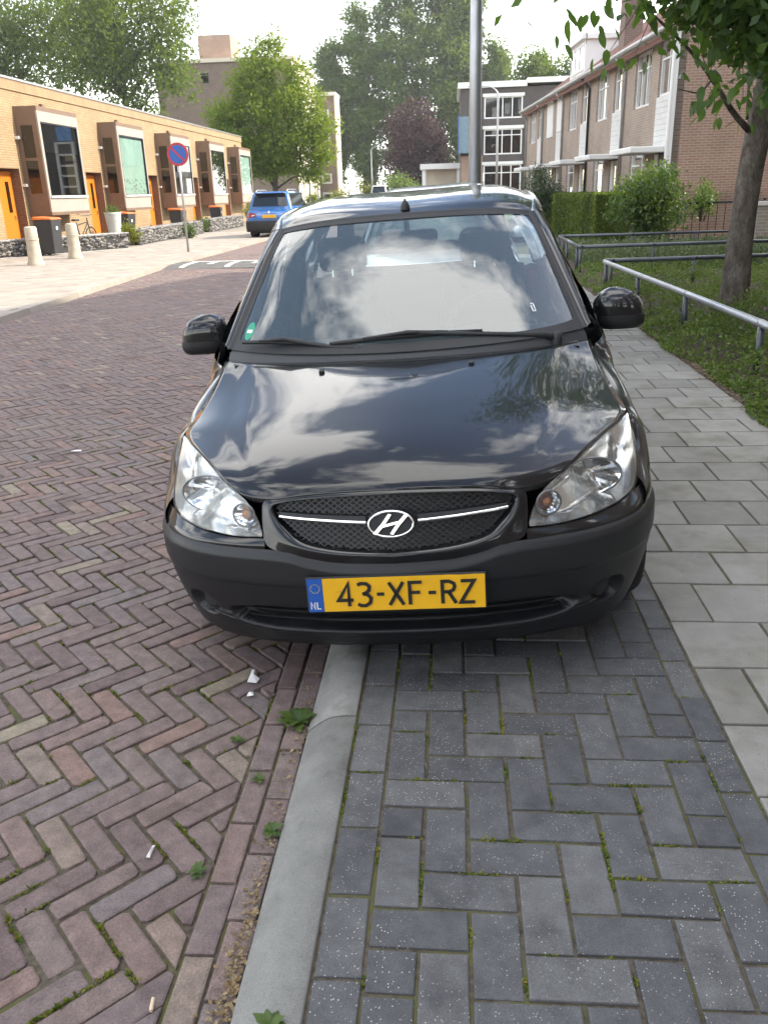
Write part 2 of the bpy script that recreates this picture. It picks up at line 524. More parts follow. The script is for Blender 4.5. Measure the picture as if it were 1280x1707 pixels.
MAT_PAVER = tinted('dark_concrete_paver', [(0.0, (0.078, 0.080, 0.086)), (0.5, (0.098, 0.100, 0.105)), (1.0, (0.128, 0.128, 0.130))],
                   rough=0.87, nvar=0.20, nscale=18, grain=(420, 0.42), bmp=0.75, bscale=330, bdist=0.0022, speck=(170.0, 0.22, (0.50, 0.49, 0.44), 0.74), stain=(4.2, 0.52, 0.74, (0.58, 0.58, 0.60)))
MAT_SLAB = tinted('grey_concrete_slab', [(0.0, (0.195, 0.190, 0.175)), (0.5, (0.230, 0.225, 0.208)), (1.0, (0.268, 0.262, 0.242))],
                  rough=0.88, nvar=0.14, nscale=7, grain=(380, 0.22), bmp=0.4, bscale=400, bdist=0.0014, speck=(60.0, 0.16, (0.10, 0.10, 0.095), 0.90), stain=(3.2, 0.50, 0.72, (0.70, 0.68, 0.62)))
MAT_SLAB_L = tinted('pale_concrete_slab', [(0.0, (0.27, 0.243, 0.213)), (0.5, (0.30, 0.27, 0.236)), (1.0, (0.34, 0.306, 0.272))],
                    rough=0.9, nvar=0.10, nscale=3, bmp=0.3, bscale=200, bdist=0.002)
MAT_KERB = tinted('kerb_concrete', [(0.0, (0.185, 0.186, 0.176)), (1.0, (0.225, 0.224, 0.212))], rough=0.86, nvar=0.24, nscale=6, grain=(330, 0.30), bmp=0.5, bscale=260, bdist=0.002, speck=(330.0, 0.16, (0.14, 0.14, 0.14), 0.7), stain=(7.0, 0.54, 0.70, (0.62, 0.61, 0.58)))
MAT_ASPH = pbr('asphalt', (0.10, 0.098, 0.096), 0.92, var=0.2, vscale=5, use_world=True, bmp=0.5, bscale=160)
MAT_LINE = pbr('road_paint', (0.74, 0.74, 0.71), 0.75, var=0.12, vscale=9, use_world=True, second=(0.45, 0.43, 0.42), sfac=(0.58, 0.72), sscale=12)

g = MB(); g.add([(-900, -300, -0.06), (900, -300, -0.06), (900, 1500, -0.06), (-900, 1500, -0.06)], [(0, 1, 2, 3)])
tag(g.build('ground', MAT_GROUND), kind='structure')

# --- road bed and its clinker herringbone at 45 degrees to the street
def left_kerb_x(y): return -6.03 - 0.064 * (min(y, 20.0) - 11.0)
rb = MB(); rb.add([(-5.0, -6, -0.0125), (-0.40, -6, -0.0125), (-0.40, 24.6, -0.0125), (-6.7, 24.6, -0.0125), (-6.7, 18, -0.0125)], [(0, 1, 2, 3, 4)])
road = tag(rb.build('road', MAT_SAND), kind='structure')
W = 0.0705; L3 = 3 * W
s2 = math.sqrt(0.5)
U, Vv = Vector((s2, s2)), Vector((-s2, s2))
org = Vector((-0.735, 1.462)) - U * (1.5 * W) - Vv * (0.5 * W)
J = 0.0044
bricks = []
span = 330
i_min = -30
def put_brick(u0, v0, du, dv):
    c = org + U * ((u0 + du / 2) * W) + Vv * ((v0 + dv / 2) * W)
    if not (-6.9 < c.x < -0.4 and -2.2 < c.y < 24.2): return
    j = rng.gauss(0, 0.0012); k = rng.gauss(0, 0.0016)
    hu, hv = du * W / 2 - J * rng.uniform(0.55, 1.15), dv * W / 2 - J * rng.uniform(0.55, 1.15)
    a = rng.gauss(0, 0.012)
    uu = (U * math.cos(a) + Vv * math.sin(a)); vv = (Vv * math.cos(a) - U * math.sin(a))
    c = c + Vector((j, k))
    e = lambda: rng.uniform(-0.0022, 0.0022)
    q = [c + uu * (sx * hu + e()) + vv * (sy * hv + e()) for sx, sy in ((-1, -1), (1, -1), (1, 1), (-1, 1))]
    # worn, slightly knocked-off corners near the camera
    pts = []
    for m in range(4):
        p, a_, b_ = q[m], q[m - 1], q[(m + 1) % 4]
        if c.y < 6.5:
            r_ = rng.uniform(0.004, 0.013)
            pts.append(p + (a_ - p).normalized() * r_); pts.append(p + (b_ - p).normalized() * r_)
        else: pts.append(p)
    poly = [(p.x, p.y) for p in pts]
    poly = clip_poly(poly, 1, 0, -0.574)
    poly = clip_poly(poly, -1, -0.064, 6.03 - 0.064 * 11.0) if poly else poly     # left kerb line
    if poly and c.y > 18.5:                                                        # cut out the asphalt bump
        if 19.35 < c.y < 21.6: return
    if len(poly) >= 3: bricks.append(poly)
for i in range(-160, 330):
    for j in range(-60, 330):
        m = (i + j) % 6
        if m == 0: put_brick(i, j, 3, 1)
        elif m == 3: put_brick(i, j, 1, 3)
# two courses running along the kerb
for col_, ph in ((0, 0.06), (1, 0.16)):
    x0 = -0.572 + col_ * 0.0715
    y = -2.1 + ph
    while y < 24:
        Lb = 0.207 + rng.uniform(-0.008, 0.008)
        g_ = 0.003; dx = rng.uniform(-0.003, 0.003)
        bricks.append([(x0 + g_ + dx, y + g_), (x0 + 0.0685 + dx, y + g_ + rng.uniform(-.003, .003)), (x0 + 0.0685 + dx, y + Lb - g_), (x0 + g_ + dx, y + Lb - g_ + rng.uniform(-.003, .003))])
        y += Lb
road_rank = lay(bricks, 'brick', 'brick_field', MAT_BRICK, road, lambda x, y: wavy(x, y, 0.003) - 0.002, 0.006, 0.012, corner=0.0012, drop=0.0042)

# farther road, then the asphalt speed bump with painted teeth
fr = MB(); fr.add([(-7.2, 24.2, -0.006), (-0.3, 24.2, -0.006), (-1.0, 160, -0.006), (-8.5, 160, -0.006)], [(0, 1, 2, 3)])
MAT_ROADFAR = brick_mat('far_clinker', (0.16, 0.11, 0.10), (0.13, 0.10, 0.10), (0.07, 0.06, 0.05), axis='xy')
tag(fr.build('road_far', pbr('far_clinker_road', (0.15, 0.105, 0.10), 0.85, var=0.2, vscale=8, use_world=True)), kind='structure')
hump = MB()
P = []
for i in range(9):
    t = i / 8; yy = 19.3 + 2.35 * t; zz_ = 0.004 + 0.045 * sstep(0, 0.3, t) * (1 - sstep(0.7, 1, t))
    P.append([(left_kerb_x(yy), yy, zz_), (-0.45, yy, zz_)])
hump.grid(P)
hump_o = tag(hump.build('speed_bump', MAT_ASPH), kind='structure')
def hz(y): 
    t = (y - 19.3) / 2.35
    return 0.008 + 0.045 * sstep(0, 0.3, t) * (1 - sstep(0.7, 1, t))
for k in range(11):
    x = -6.25 + k * 0.53
    lo = 19.55 if k % 2 == 0 else 20.0
    m = MB(); q = []
    for t in range(6):
        yy = lo + (20.75 - lo) * t / 5
        q.append([(x, yy, hz(yy)), (x + 0.13, yy, hz(yy))])
    m.grid(q); m.build('painted_tooth', MAT_LINE, hump_o)
m = MB(); q = [[(-6.3, yy, hz(yy)), (-0.5, yy, hz(yy))] for yy in (20.76, 20.88)]; m.grid(q); m.build('painted_line', MAT_LINE, hump_o)

# --- kerb between road and parking strip: sloped stones, one metre each
kerb = MB(); kerb.box(-0.40, -0.29, -2, 40, -0.10, -0.04)
kerb_o = tag(kerb.build('kerb', MAT_SAND), kind='structure')
prof = [(-0.428, -0.03), (-0.4275, 0.0), (-0.424, 0.010), (-0.412, 0.022), (-0.392, 0.038), (-0.374, 0.051), (-0.356, 0.061), (-0.336, 0.067), (-0.310, 0.0695), (-0.281, 0.0705), (-0.2765, 0.067), (-0.276, 0.06), (-0.276, -0.03)]
y = -1.93
while y < 34:
    m = MB(); g_ = 0.003; y1 = y + 1.0; dz, dx = rng.gauss(0, 0.0015), rng.gauss(0, 0.002); sk = rng.gauss(0, 0.0015)
    n = len(prof)
    if 1.0 < y < 2.0: y1 = y + 1.0
    ys = [y + g_, y + g_ + 0.004, y1 - g_ - 0.004, y1 - g_]
    vs = []
    for a_, yy in enumerate(ys):
        ins = 0.002 if a_ in (0, 3) else 0.0
        vs += [(p[0] + dx, yy, p[1] + dz - ins + sk * (a_ > 1)) for p in prof]
    fs = [(a_ * n + b_, (a_ + 1) * n + b_, (a_ + 1) * n + b_ + 1, a_ * n + b_ + 1) for a_ in range(3) for b_ in range(n - 1)]
    fs += [tuple(range(n)), tuple(range(4 * n - 1, 3 * n - 1, -1))]
    m.add(vs, fs, rng.uniform(0.05, 0.95)); o = m.build('kerb_stone', MAT_KERB, kerb_o, fixn=True); y = y1
    o.data.polygons.foreach_set('use_smooth', [len(p.vertices) == 4 for p in o.data.polygons])

# --- parking strip of dark pavers, right-angled herringbone between two straight courses
Z1 = 0.068
ps = MB(); ps.add([(-0.277, -2, 0.0625), (0.757, -2, 0.0625), (0.757, 40, 0.0625), (-0.277, 40, 0.0625)], [(0, 1, 2, 3)])
strip = tag(ps.build('parking_strip', MAT_SAND), kind='structure')
A = 0.105
X0 = -0.172; Y0 = 1.478 - 60 * A
pav = []
def rect(x0, x1, y0, y1, g_=0.0040, jit=0.0018):
    e = lambda: rng.uniform(-jit, jit)
    return [(x0 + g_ + e(), y0 + g_ + e()), (x1 - g_ + e(), y0 + g_ + e()), (x1 - g_ + e(), y1 - g_ + e()), (x0 + g_ + e(), y1 - g_ + e())]
def in_y(y): return -2.0 < y < 19.0
for i in range(-2, 9):
    for j in range(0, 240):
        mm = (i - j) % 4                      # 0: start of a horizontal paver, 2: upper cell of a vertical one
        # H1 starts at i = 2 in row j = 60
        if mm == (2 - 60) % 4:
            x0, x1 = max(i, 0), min(i + 2, 8)
            if x1 > x0 and in_y(Y0 + j * A): pav.append(rect(X0 + x0 * A, X0 + x1 * A, Y0 + j * A, Y0 + (j + 1) * A))
        elif mm == (2 - 60 + 2) % 4 and 0 <= i < 8 and in_y(Y0 + j * A):
            pav.append(rect(X0 + i * A, X0 + (i + 1) * A, Y0 + (j - 1) * A, Y0 + (j + 1) * A))
y = 1.193 - 0.2095 * 15
while y < 19:
    pav.append(rect(-0.273, X0, y, y + 0.2095)); y += 0.2095
y = 1.777 - 0.212 * 18
while y < 19:
    pav.append(rect(X0 + 8 * A, 0.755, y, y + 0.212)); y += 0.212
pav_rank = lay(pav, 'paver', 'paver_field', MAT_PAVER, strip, lambda x, y: Z1 + wavy(x, y, 0.0016), 0.004, 0.006, drop=0.0028)

# --- pavement of grey slabs on the right
pv = MB(); pv.add([(0.756, -2, 0.061), (2.02, -2, 0.061), (2.02, 60, 0.061), (0.756, 60, 0.061)], [(0, 1, 2, 3)])
pavement = tag(pv.build('pavement', MAT_SAND), kind='structure')
slabs = []
S = 0.3055
for k in range(-13, 60):
    y0 = 2.066 + k * S
    odd = k % 2 == 0
    xs = [0.757 + S * q - (S / 2 if odd else 0) for q in range(6)]
    for q in range(5):
        x0, x1 = max(xs[q], 0.757), min(xs[q + 1], 1.985)
        if x1 - x0 > 0.04: slabs.append(rect(x0, x1, y0, y0 + S, 0.0050, 0.0016))
lay(slabs, 'slab', 'slab_field', MAT_SLAB, pavement, lambda x, y: Z1 + 0.002 + wavy(x, y, 0.0014), 0.004, 0.005, drop=0.003)

# --- pavement of pale slabs across the street, its kerb, the front yards behind
lp = MB(); lp.add([(left_kerb_x(-4) - .1, -4, 0.045), (left_kerb_x(20) - .1, 20, 0.045), (left_kerb_x(20) - .1, 60, 0.045), (-12.9, 60, 0.045), (-16.0, -4, 0.045)], [(0, 1, 2, 3, 4)])
lpav = tag(lp.build('pavement_opposite', pbr('pale_joint', (0.24, 0.215, 0.18), 0.95, var=0.2, use_world=True)), kind='structure')
lsl = []
for k in range(0, 95):
    y0 = 9.0 + k * 0.31
    for q in range(0, 21):
        x0 = -12.7 + q * 0.31 - (0.155 if k % 2 else 0)
        p = rect(x0, x0 + 0.31, y0, y0 + 0.31, 0.004, 0.001)
        p = clip_poly(p, 1, 0.064, -6.20 + 0.064 * 11.0) if y0 < 20 else clip_poly(p, 1, 0, -6.78)
        if len(p) >= 3: lsl.append(p)
lay(lsl, 'slab', 'slab_field', MAT_SLAB_L, lpav, lambda x, y: 0.068, 0.004, 0.004, drop=0.003)
lk = MB(); lk.box(-6.7, -6.6, 8, 9, -0.1, -0.05)
lk_o = tag(lk.build('kerb_opposite', MAT_SAND), kind='structure')
y = 7.0
while y < 44:
    m = MB(); x0, x1 = left_kerb_x(y), left_kerb_x(y + 1)
    g_ = 0.004
    vs = [(x0 - 0.17, y + g_, -0.03), (x0, y + g_, -0.03), (x0 - 0.03, y + g_, 0.075), (x0 - 0.17, y + g_, 0.078), (x1 - 0.17, y + 1 - g_, -0.03), (x1, y + 1 - g_, -0.03), (x1 - 0.03, y + 1 - g_, 0.075), (x1 - 0.17, y + 1 - g_, 0.078)]
    m.add(vs, [(0, 1, 2, 3), (7, 6, 5, 4), (1, 5, 6, 2), (2, 6, 7, 3), (3, 7, 4, 0)], rng.random() * 0.9)
    m.build('kerb_stone', MAT_SLAB_L, lk_o); y += 1.0

# --- moss and seedlings in the joints near the camera
def tuft_mesh(pts, size=(0.004, 0.011), blades=(5, 11), spread=0.010, lift=0.006):
    V, F, T = [], [], []
    for (x, y, z, sc) in pts:
        nb = rng.randint(*blades); base = rng.random()
        for _ in range(nb):
            a = rng.uniform(0, 2 * math.pi); rr = abs(rng.gauss(0, spread)) * sc
            cx, cy = x + rr * math.cos(a), y + rr * math.sin(a)
            s_ = rng.uniform(*size) * sc; h = rng.uniform(0.2, 1.0) * lift * sc
            b = rng.uniform(0, 2 * math.pi); ux, uy = math.cos(b), math.sin(b)
            n0 = len(V)
            V += [(cx - ux * s_ * .1, cy - uy * s_ * .1, z), (cx + ux * s_ * .5 - uy * s_ * .35, cy + uy * s_ * .5 + ux * s_ * .35, z + h * .7), (cx + ux * s_, cy + uy * s_, z + h), (cx + ux * s_ * .5 + uy * s_ * .35, cy + uy * s_ * .5 - ux * s_ * .35, z + h * .6)]
            F.append((n0, n0 + 1, n0 + 2, n0 + 3)); T.append(min(1, max(0, base * .6 + rng.random() * .4)))
    return fast_mesh('moss', np.array(V), np.array(F), T)
MAT_MOSS = leaf_mat('moss', [(0, (0.050, 0.080, 0.012)), (0.45, (0.10, 0.135, 0.018)), (0.75, (0.19, 0.18, 0.03)), (1, (0.24, 0.18, 0.06))], 0.2, 0.8, 0.2)
pts = []
def joint_points(rank, n_max, z, ymax, p_edge, clump=0.5):
    out = []
    for sc, i, poly, cx, cy in rank:
        if cy > ymax or sc <= 0: continue
        if math.sin(cx * 5.1 + 1.3) + math.sin(cy * 3.7 + cx * 2.2) < -0.55 and rng.random() < 0.75: continue
        for a_ in range(len(poly)):
            if rng.random() > p_edge: continue
            p, q = poly[a_], poly[(a_ + 1) % len(poly)]
            Ln = math.hypot(q[0] - p[0], q[1] - p[1])
            if Ln < 0.02: continue
            t0, t1 = sorted((rng.random(), rng.random()))
            k = max(1, int((t1 - t0) * Ln / 0.007))
            nx, ny = (q[1] - p[1]) / Ln, -(q[0] - p[0]) / Ln
            for b_ in range(k):
                t = t0 + (t1 - t0) * (b_ + rng.random()) / k
                out.append((p[0] + (q[0] - p[0]) * t + nx * 0.004, p[1] + (q[1] - p[1]) * t + ny * 0.004, z, rng.uniform(0.45, 1.05)))
    rng.shuffle(out)
    return out[:n_max]
pts += joint_points(road_rank, 12000, -0.0095, 5.5, 0.27)
pts += joint_points(pav_rank, 7000, Z1 - 0.006, 4.0, 0.24)
tag(mesh_obj('joint_moss', tuft_mesh(pts, size=(0.0035, 0.0105), spread=0.0045, lift=0.011), MAT_MOSS), 'green and yellowed moss growing in the paving joints', 'moss', kind='stuff')
# grit and dead leaf crumbs in the gutter
pts = []
for _ in range(800):
    yy = rng.choice((rng.uniform(0.9, 1.75), rng.uniform(.9, 1.5), rng.uniform(.9, 3.0))); d = math.sin(yy * 7) * 0.5 + 0.5
    if rng.random() > 0.25 + 0.75 * d: continue
    pts.append((-0.436 - abs(rng.gauss(0, 0.018)), yy, 0.0015, rng.uniform(0.5, 1.3)))
MAT_CRUMB = tinted('gutter_debris', [(0, (0.09, 0.06, 0.03)), (0.4, (0.19, 0.13, 0.06)), (0.7, (0.28, 0.22, 0.13)), (0.9, (0.07, 0.05, 0.03)), (1, (0.40, 0.37, 0.30))], 0.95)
tag(mesh_obj('gutter_debris', tuft_mesh(pts, size=(0.004, 0.013), blades=(1, 3), spread=0.01, lift=0.006), MAT_CRUMB), 'dry brown leaf crumbs and grit lying along the kerb', 'debris', kind='stuff')
# ------------------------------------------------------------------ the parked hatchback (local frame: x to the right of the photo, y back from the nose, z up)
M_PAINT = pbr('black_paint', (0.008, 0.0085, 0.0100), 0.35, metal=0.0, var=0.15, vscale=3, coat=1.0, spec=0.12)
M_BUMP = pbr('black_plastic', (0.0095, 0.0105, 0.0125), 0.46, var=0.18, vscale=5, bmp=0.15, bscale=500, bdist=0.0008, rvar=0.08)
M_TRIM = pbr('matt_black_trim', (0.016, 0.017, 0.019), 0.6, var=0.1, bmp=0.1, bscale=300)
M_RUB = pbr('tyre_rubber', (0.020, 0.020, 0.021), 0.85, var=0.25, vscale=9, bmp=0.3, bscale=120)
M_CHROME = pbr('chrome', (0.80, 0.80, 0.79), 0.12, metal=1.0, var=0.05)
M_REFL = pbr('reflector_silver', (0.90, 0.91, 0.91), 0.10, metal=1.0, var=0.02, vscale=8)
M_HOUS = pbr('lamp_housing', (0.90, 0.90, 0.88), 0.16, metal=0.75, var=0.02, vscale=8)
M_GREYRIM = pbr('lamp_rim_grey', (0.20, 0.21, 0.22), 0.35, metal=0.5, var=0.05)
M_AMBER = pbr('amber_lens', (0.55, 0.17, 0.035), 0.25, var=0.1)
M_RED = pbr('red_lamp', (0.38, 0.012, 0.012), 0.15, var=0.1, coat=0.6)
M_GLASS = glass_mat('windscreen_glass', (0.58, 0.70, 0.71), 1.0, 2.0, 0.0, dust_sheen=0.085, dcol=(0.50, 0.64, 0.68))  # bluish layer: dust plus sky reflection put into the colour
M_SIDEG = glass_mat('side_glass', (0.42, 0.48, 0.47), 1.0, 1.5)
M_LENS = glass_mat('lamp_lens', (0.95, 0.96, 0.95), 1.0, 1.45, 0.0, dust_sheen=0.03)
M_SEAT = pbr('seat_fabric', (0.045, 0.047, 0.052), 0.9, var=0.2, bmp=0.2, bscale=300)
M_DASH = pbr('dashboard_plastic', (0.085, 0.090, 0.095), 0.75, var=0.1, bmp=0.2, bscale=400)
M_RIM = pbr('wheel_cover_silver', (0.42, 0.43, 0.44), 0.35, metal=0.7, var=0.1)
M_YEL = pbr('plate_yellow', (0.82, 0.45, 0.014), 0.38, var=0.05, vscale=18, second=(0.52, 0.27, 0.03), sfac=(0.62, 0.72), sscale=26)
M_BLUE = pbr('plate_blue', (0.015, 0.10, 0.42), 0.4, var=0.05)
M_BLK = pbr('plate_black', (0.012, 0.012, 0.012), 0.5, var=0.1)
M_WHITE = pbr('plate_white', (0.75, 0.77, 0.78), 0.45, var=0.04)
M_GREEN = pbr('sticker_green', (0.01, 0.26, 0.15), 0.45, var=0.05)

PLAN = [(0, 0), (.15, .006), (.30, .022), (.43, .05), (.545, .088), (.64, .14), (.715, .21), (.767, .295), (.803, .39), (.824, .49), (.835, .60)]
def PF(s, z, off=0.0):
    """front surface: s runs round the nose from the middle (0) to the wheel arch (1)"""
    sg = -1 if s < 0 else 1; a = min(abs(s), 1.0)
    x, y = cr_eval(PLAN, a)
    h = max(z - .5, 0)
    k = smooth_interp(a, [0, .2, .35, .5, .6, .7, .85, 1], [.30, .36, .60, 1.08, 1.22, 1.18, .85, .5]); t = interp(a, [0, .4, .7, 1], [0, .02, .12, .16])
    y += k * h; x -= t * h
    l = max(.42 - z, 0)
    y += .9 * l ** 1.6 * (1 - .5 * a); x -= .5 * l ** 1.5 * a
    if off:
        x2, y2 = cr_eval(PLAN, min(a + 0.01, 1)); x1, y1 = cr_eval(PLAN, max(a - 0.01, 0))
        d = Vector((x2 - x1, y2 - y1)).normalized()
        x += d.y * off; y -= d.x * off
    return Vector((sg * x, y, z))

AR = 0.335; WY, WZ = 0.775, 0.290; RWY = WY + 2.455
def arch_s(z):
    yy = WY - math.sqrt(max(AR ** 2 - (z - WZ) ** 2, 0.01))
    lo, hi = 0.5, 1.0
    for _ in range(24):
        mid = (lo + hi) / 2
        if PF(mid, z).y < yy: lo = mid
        else: hi = mid
    return lo
def bump_top(s):
    a = abs(s)
    return smooth_interp(a, [0, .10, .17, .205, .26, .32, .6, 1.0], [.466, .470, .487, .502, .508, .508, .506, .50])
LENS_U = [(.270, .541), (.272, .560), (.283, .591), (.306, .625), (.334, .647), (.386, .675), (.46, .695), (.57, .710), (.68, .716), (.775, .720)]
LENS_L = [(.270, .541), (.33, .5365), (.40, .5385), (.475, .542), (.553, .547), (.63, .556), (.69, .573), (.735, .602), (.765, .645), (.775, .720)]
GAPL = [(.764, .60, .720), (.747, .75, .755), (.727, .90, .818), (.712, 1.02, .868), (.704, 1.07, .886)]
GRI = [(0, .662), (.10, .657), (.17, .650), (.215, .640), (.236, .628), (.238, .612), (.228, .592), (.211, .568), (.175, .531), (.105, .510), (0, .499)]

def car_body(root, paint, detail=True):
    sub = {}
    # ---- bonnet
    NT, NW = 46, 30
    def coons(front, rear, centre, side, nt, nw, bulge):
        Fc = [Vector(p) for p in crs(front, nw)]; Rc = [Vector(p) for p in crs(rear, nw)]
        Cc = [Vector(p) for p in crs(centre, nt)]; Sc = [Vector(p) for p in crs(side, nt)]
        out = []
        for i in range(nt):
            t = i / (nt - 1); row = []
            for j in range(nw):
                w = j / (nw - 1)
                b = w * w                         # even in w: the two mirrored halves join without a crease
                p = Fc[j] * (1 - t) + Rc[j] * t + Cc[i] * (1 - b) + Sc[i] * b
                p -= Fc[0] * (1 - t) * (1 - b) + Fc[-1] * (1 - t) * b + Rc[0] * t * (1 - b) + Rc[-1] * t * b
                row.append(p + bulge(t, w, p))
            out.append(row)
        return out
    he = [PF(s, z) for s, z in ((0, .673), (.06, .672), (.12, .668), (.18, .660), (.235, .647), (.29, .645), (.328, .652))]
    side = [PF(.328, .652), PF(.386, .680), PF(.46, .700), PF(.57, .715), PF(.68, .722)] + [Vector(p) for p in ((.760, .62, .730), (.746, .75, .759), (.726, .90, .821), (.711, 1.02, .871), (.703, 1.066, .889))]
    centre = [(0, he[0].y, .673), (0, .080, .700), (0, .14, .729), (0, .25, .767), (0, .42, .812), (0, .60, .849), (0, .76, .876), (0, .885, .893)]
    rear = [(0, .885, .893), (.2, .893, .8935), (.4, .925, .8935), (.57, .985, .8925), (.703, 1.066, .889)]
    def hb(t, w, p):
        b = 0.046 * (4 * t * (1 - t)) ** 0.8 * (w * w * (1 - w * w)) * 4 if 0 < t < 1 else 0
        # pressed crease from the pillar foot towards the grille corner
        xc = smooth_interp(t, [0, .2, .6, 1], [.36, .43, .545, .60]); wd = lerp(.012, .040, t)
        fade = sstep(0.10, 0.35, t) * (1 - sstep(0.93, 1.0, t))
        c = 0.010 * fade * (1 - sstep(xc - wd / 2, xc + wd / 2, p.x)) - 0.010 * fade * w * 0
        return Vector((0, -0.25 * b, b + c * (1 - w ** 6)))
    Hd = coons(he, rear, centre, side, NT, NW, lambda t, w, p: Vector((0, 0, 0)))
    zC, zS = [r_[0].z for r_ in Hd], [r_[-1].z for r_ in Hd]
    tt = np.linspace(0, 1, NT)
    zC = list(np.polyval(np.polyfit(tt, zC, 5), tt)); zS = list(np.polyval(np.polyfit(tt, zS, 6), tt))
    wq = lambda w: .72 * w * w + .28 * w ** 4
    f0 = [Hd[0][j].z - (zC[0] + (zS[0] - zC[0]) * wq(j / (NW - 1))) for j in range(NW)]
    f1 = [Hd[-1][j].z - (zC[-1] + (zS[-1] - zC[-1]) * wq(j / (NW - 1))) for j in range(NW)]
    for i in range(NT):
        t = i / (NT - 1)
        for j in range(NW):
            w = j / (NW - 1); p = Hd[i][j]
            z = zC[i] + (zS[i] - zC[i]) * wq(w) + f0[j] * (1 - t) ** 5 + f1[j] * t ** 5
            xc = smooth_interp(t, [0, .2, .6, 1], [.36, .43, .545, .60]); wd = lerp(.016, .046, t)
            fade = sstep(0.10, 0.38, t) * (1 - sstep(0.90, 1.0, t))
            z += 0.0075 * fade * (1 - sstep(xc - wd / 2, xc + wd / 2, p.x)) * (1 - w ** 8)
            p.z = z
    m = MB(); m.grid(Hd); m.grid([[Vector((-p.x, p.y, p.z)) for p in r_] for r_ in Hd], flip=True)
    # folded front and side edge
    for sg in (1, -1):
        edge = [Hd[0][j] for j in range(NW)] + [Hd[i][-1] for i in range(1, NT)]
        m.grid([[Vector((sg * p.x, p.y, p.z)) for p in edge], [Vector((sg * p.x * 0.995, p.y + 0.006, p.z - 0.016)) for p in edge]], flip=(sg > 0))
    hood = m.build('bonnet', paint, root, smooth=True, weld=1e-4, fixn=True)
    sub['hood'] = Hd
    # ---- painted nose round the grille, strips under the lamps
    ring = MB()
    go = [(0, .671), (.10, .6665), (.17, .6585), (.225, .6465), (.262, .6385), (.2675, .600), (.2655, .560), (.262, .530), (.235, None), (.12, None), (0, None)]
    gi = [cr_eval(GRI, i / 60) for i in range(61)]
    gout = [cr_eval([(s, bump_top(s) if z is None else z) for s, z in go], i / 60) for i in range(61)]
    for sg in (1, -1):
        Pp = []
        for i in range(61):
            (s0, z0), (s1, z1) = gi[i], gout[i]
            row = []
            for k, (w, d) in enumerate(((0, -.030), (0.0, -.004), (0.10, .006), (0.28, .008), (0.55, .003), (1.0, 0.0))):
                s_, z_ = lerp(s0, s1, w), lerp(z0, z1, w)
                p = PF(s_, z_, d); row.append(Vector((sg * p.x, p.y, p.z)))
            Pp.append(row)
        ring.grid(Pp, flip=sg < 0)
        # strip under the lamp and on to the wheel arch
        Pp = []
        for i in range(41):
            s_ = lerp(.262, .915, i / 40)
            zt = (interp(s_, [q[0] for q in LENS_L[:8]], [q[1] for q in LENS_L[:8]]) if s_ < .70 else .575) - .004
            zt = min(zt, .552)
            zb = bump_top(s_)
            Pp.append([Vector((sg * q.x, q.y, q.z)) for q in (PF(s_, zt), PF(s_, lerp(zt, zb, .5), .003), PF(s_, zb + .001, .001), PF(s_, zb - .006, -.006))])
        ring.grid(Pp, flip=sg < 0)
    fascia = ring.build('nose_panel', paint, root, smooth=True, fixn=False)
    # ---- grille
    gm = MB()
    for sg in (1, -1):
        gm.grid([[Vector((sg * q.x, q.y, q.z)) for q in (PF(gi[i][0] * w, lerp(.585, gi[i][1], w), -.032 if w > 0.1 else -.030) for w in (0.0, .5, 1.06))] for i in range(61)], flip=sg < 0)
    grille = gm.build('grille', pbr('grille_black', (0.010, 0.010, 0.011), 0.5, var=0.1), root)
    outline = [(s, z) for s, z in gi] + [(-s, z) for s, z in gi[::-1]]
    def inside(s, z):
        c = False; n = len(outline)
        for i in range(n):
            (x1, y1), (x2, y2) = outline[i], outline[(i + 1) % n]
            if (y1 > z) != (y2 > z) and s < (x2 - x1) * (z - y1) / (y2 - y1 + 1e-12) + x1: c = not c
        return c
    bars = MB()
    for dr in (1, -1):
        for k in range(-34, 35):
            seg = []
            for i in range(41):
                z = lerp(.495, .668, i / 40); s = k * 0.0150 + dr * (z - .58) * 0.95
                if abs(s) < .245 and inside(s, z): seg.append((s, z))
            for a, b in zip(seg, seg[1:]):
                if b[1] - a[1] > 0.006: continue
                w = 0.0018
                q = [PF(a[0] - w, a[1], -.014), PF(a[0] + w, a[1], -.014), PF(b[0] + w, b[1], -.014), PF(b[0] - w, b[1], -.014)]
                bars.add(q, [(0, 1, 2, 3)])
    bars.build('grille_mesh', pbr('grille_mesh_black', (0.007, 0.007, 0.008), 0.4, var=0.1), grille)
    for sg in (1, -1):                                   # dark carrier bar with a bright strip each side of the emblem
        bar = MB(); Pp = []; Pc = []
        for i in range(13):
            s_ = lerp(.050, .2235, i / 12); z = lerp(.590, .606, (i / 12) ** 1.2)
            hh = lerp(.013, .008, i / 12)
            Pp.append([Vector((sg * q.x, q.y, q.z)) for q in (PF(s_, z + hh, -.020), PF(s_, z + hh, .000), PF(s_, z - hh * .75, .004), PF(s_, z - hh * .8, -.02))])
            Pc.append([Vector((sg * q.x, q.y, q.z)) for q in (PF(s_, z + .0005, .0045), PF(s_, z - .003, .0085), PF(s_, z - .0068, .0045))])
        bar.grid(Pp, flip=sg < 0); bar.build('grille_bar', M_BUMP, grille, smooth=False)
        ch = MB(); ch.grid(Pc, flip=sg < 0); ch.build('chrome_strip', M_CHROME, grille, smooth=True)
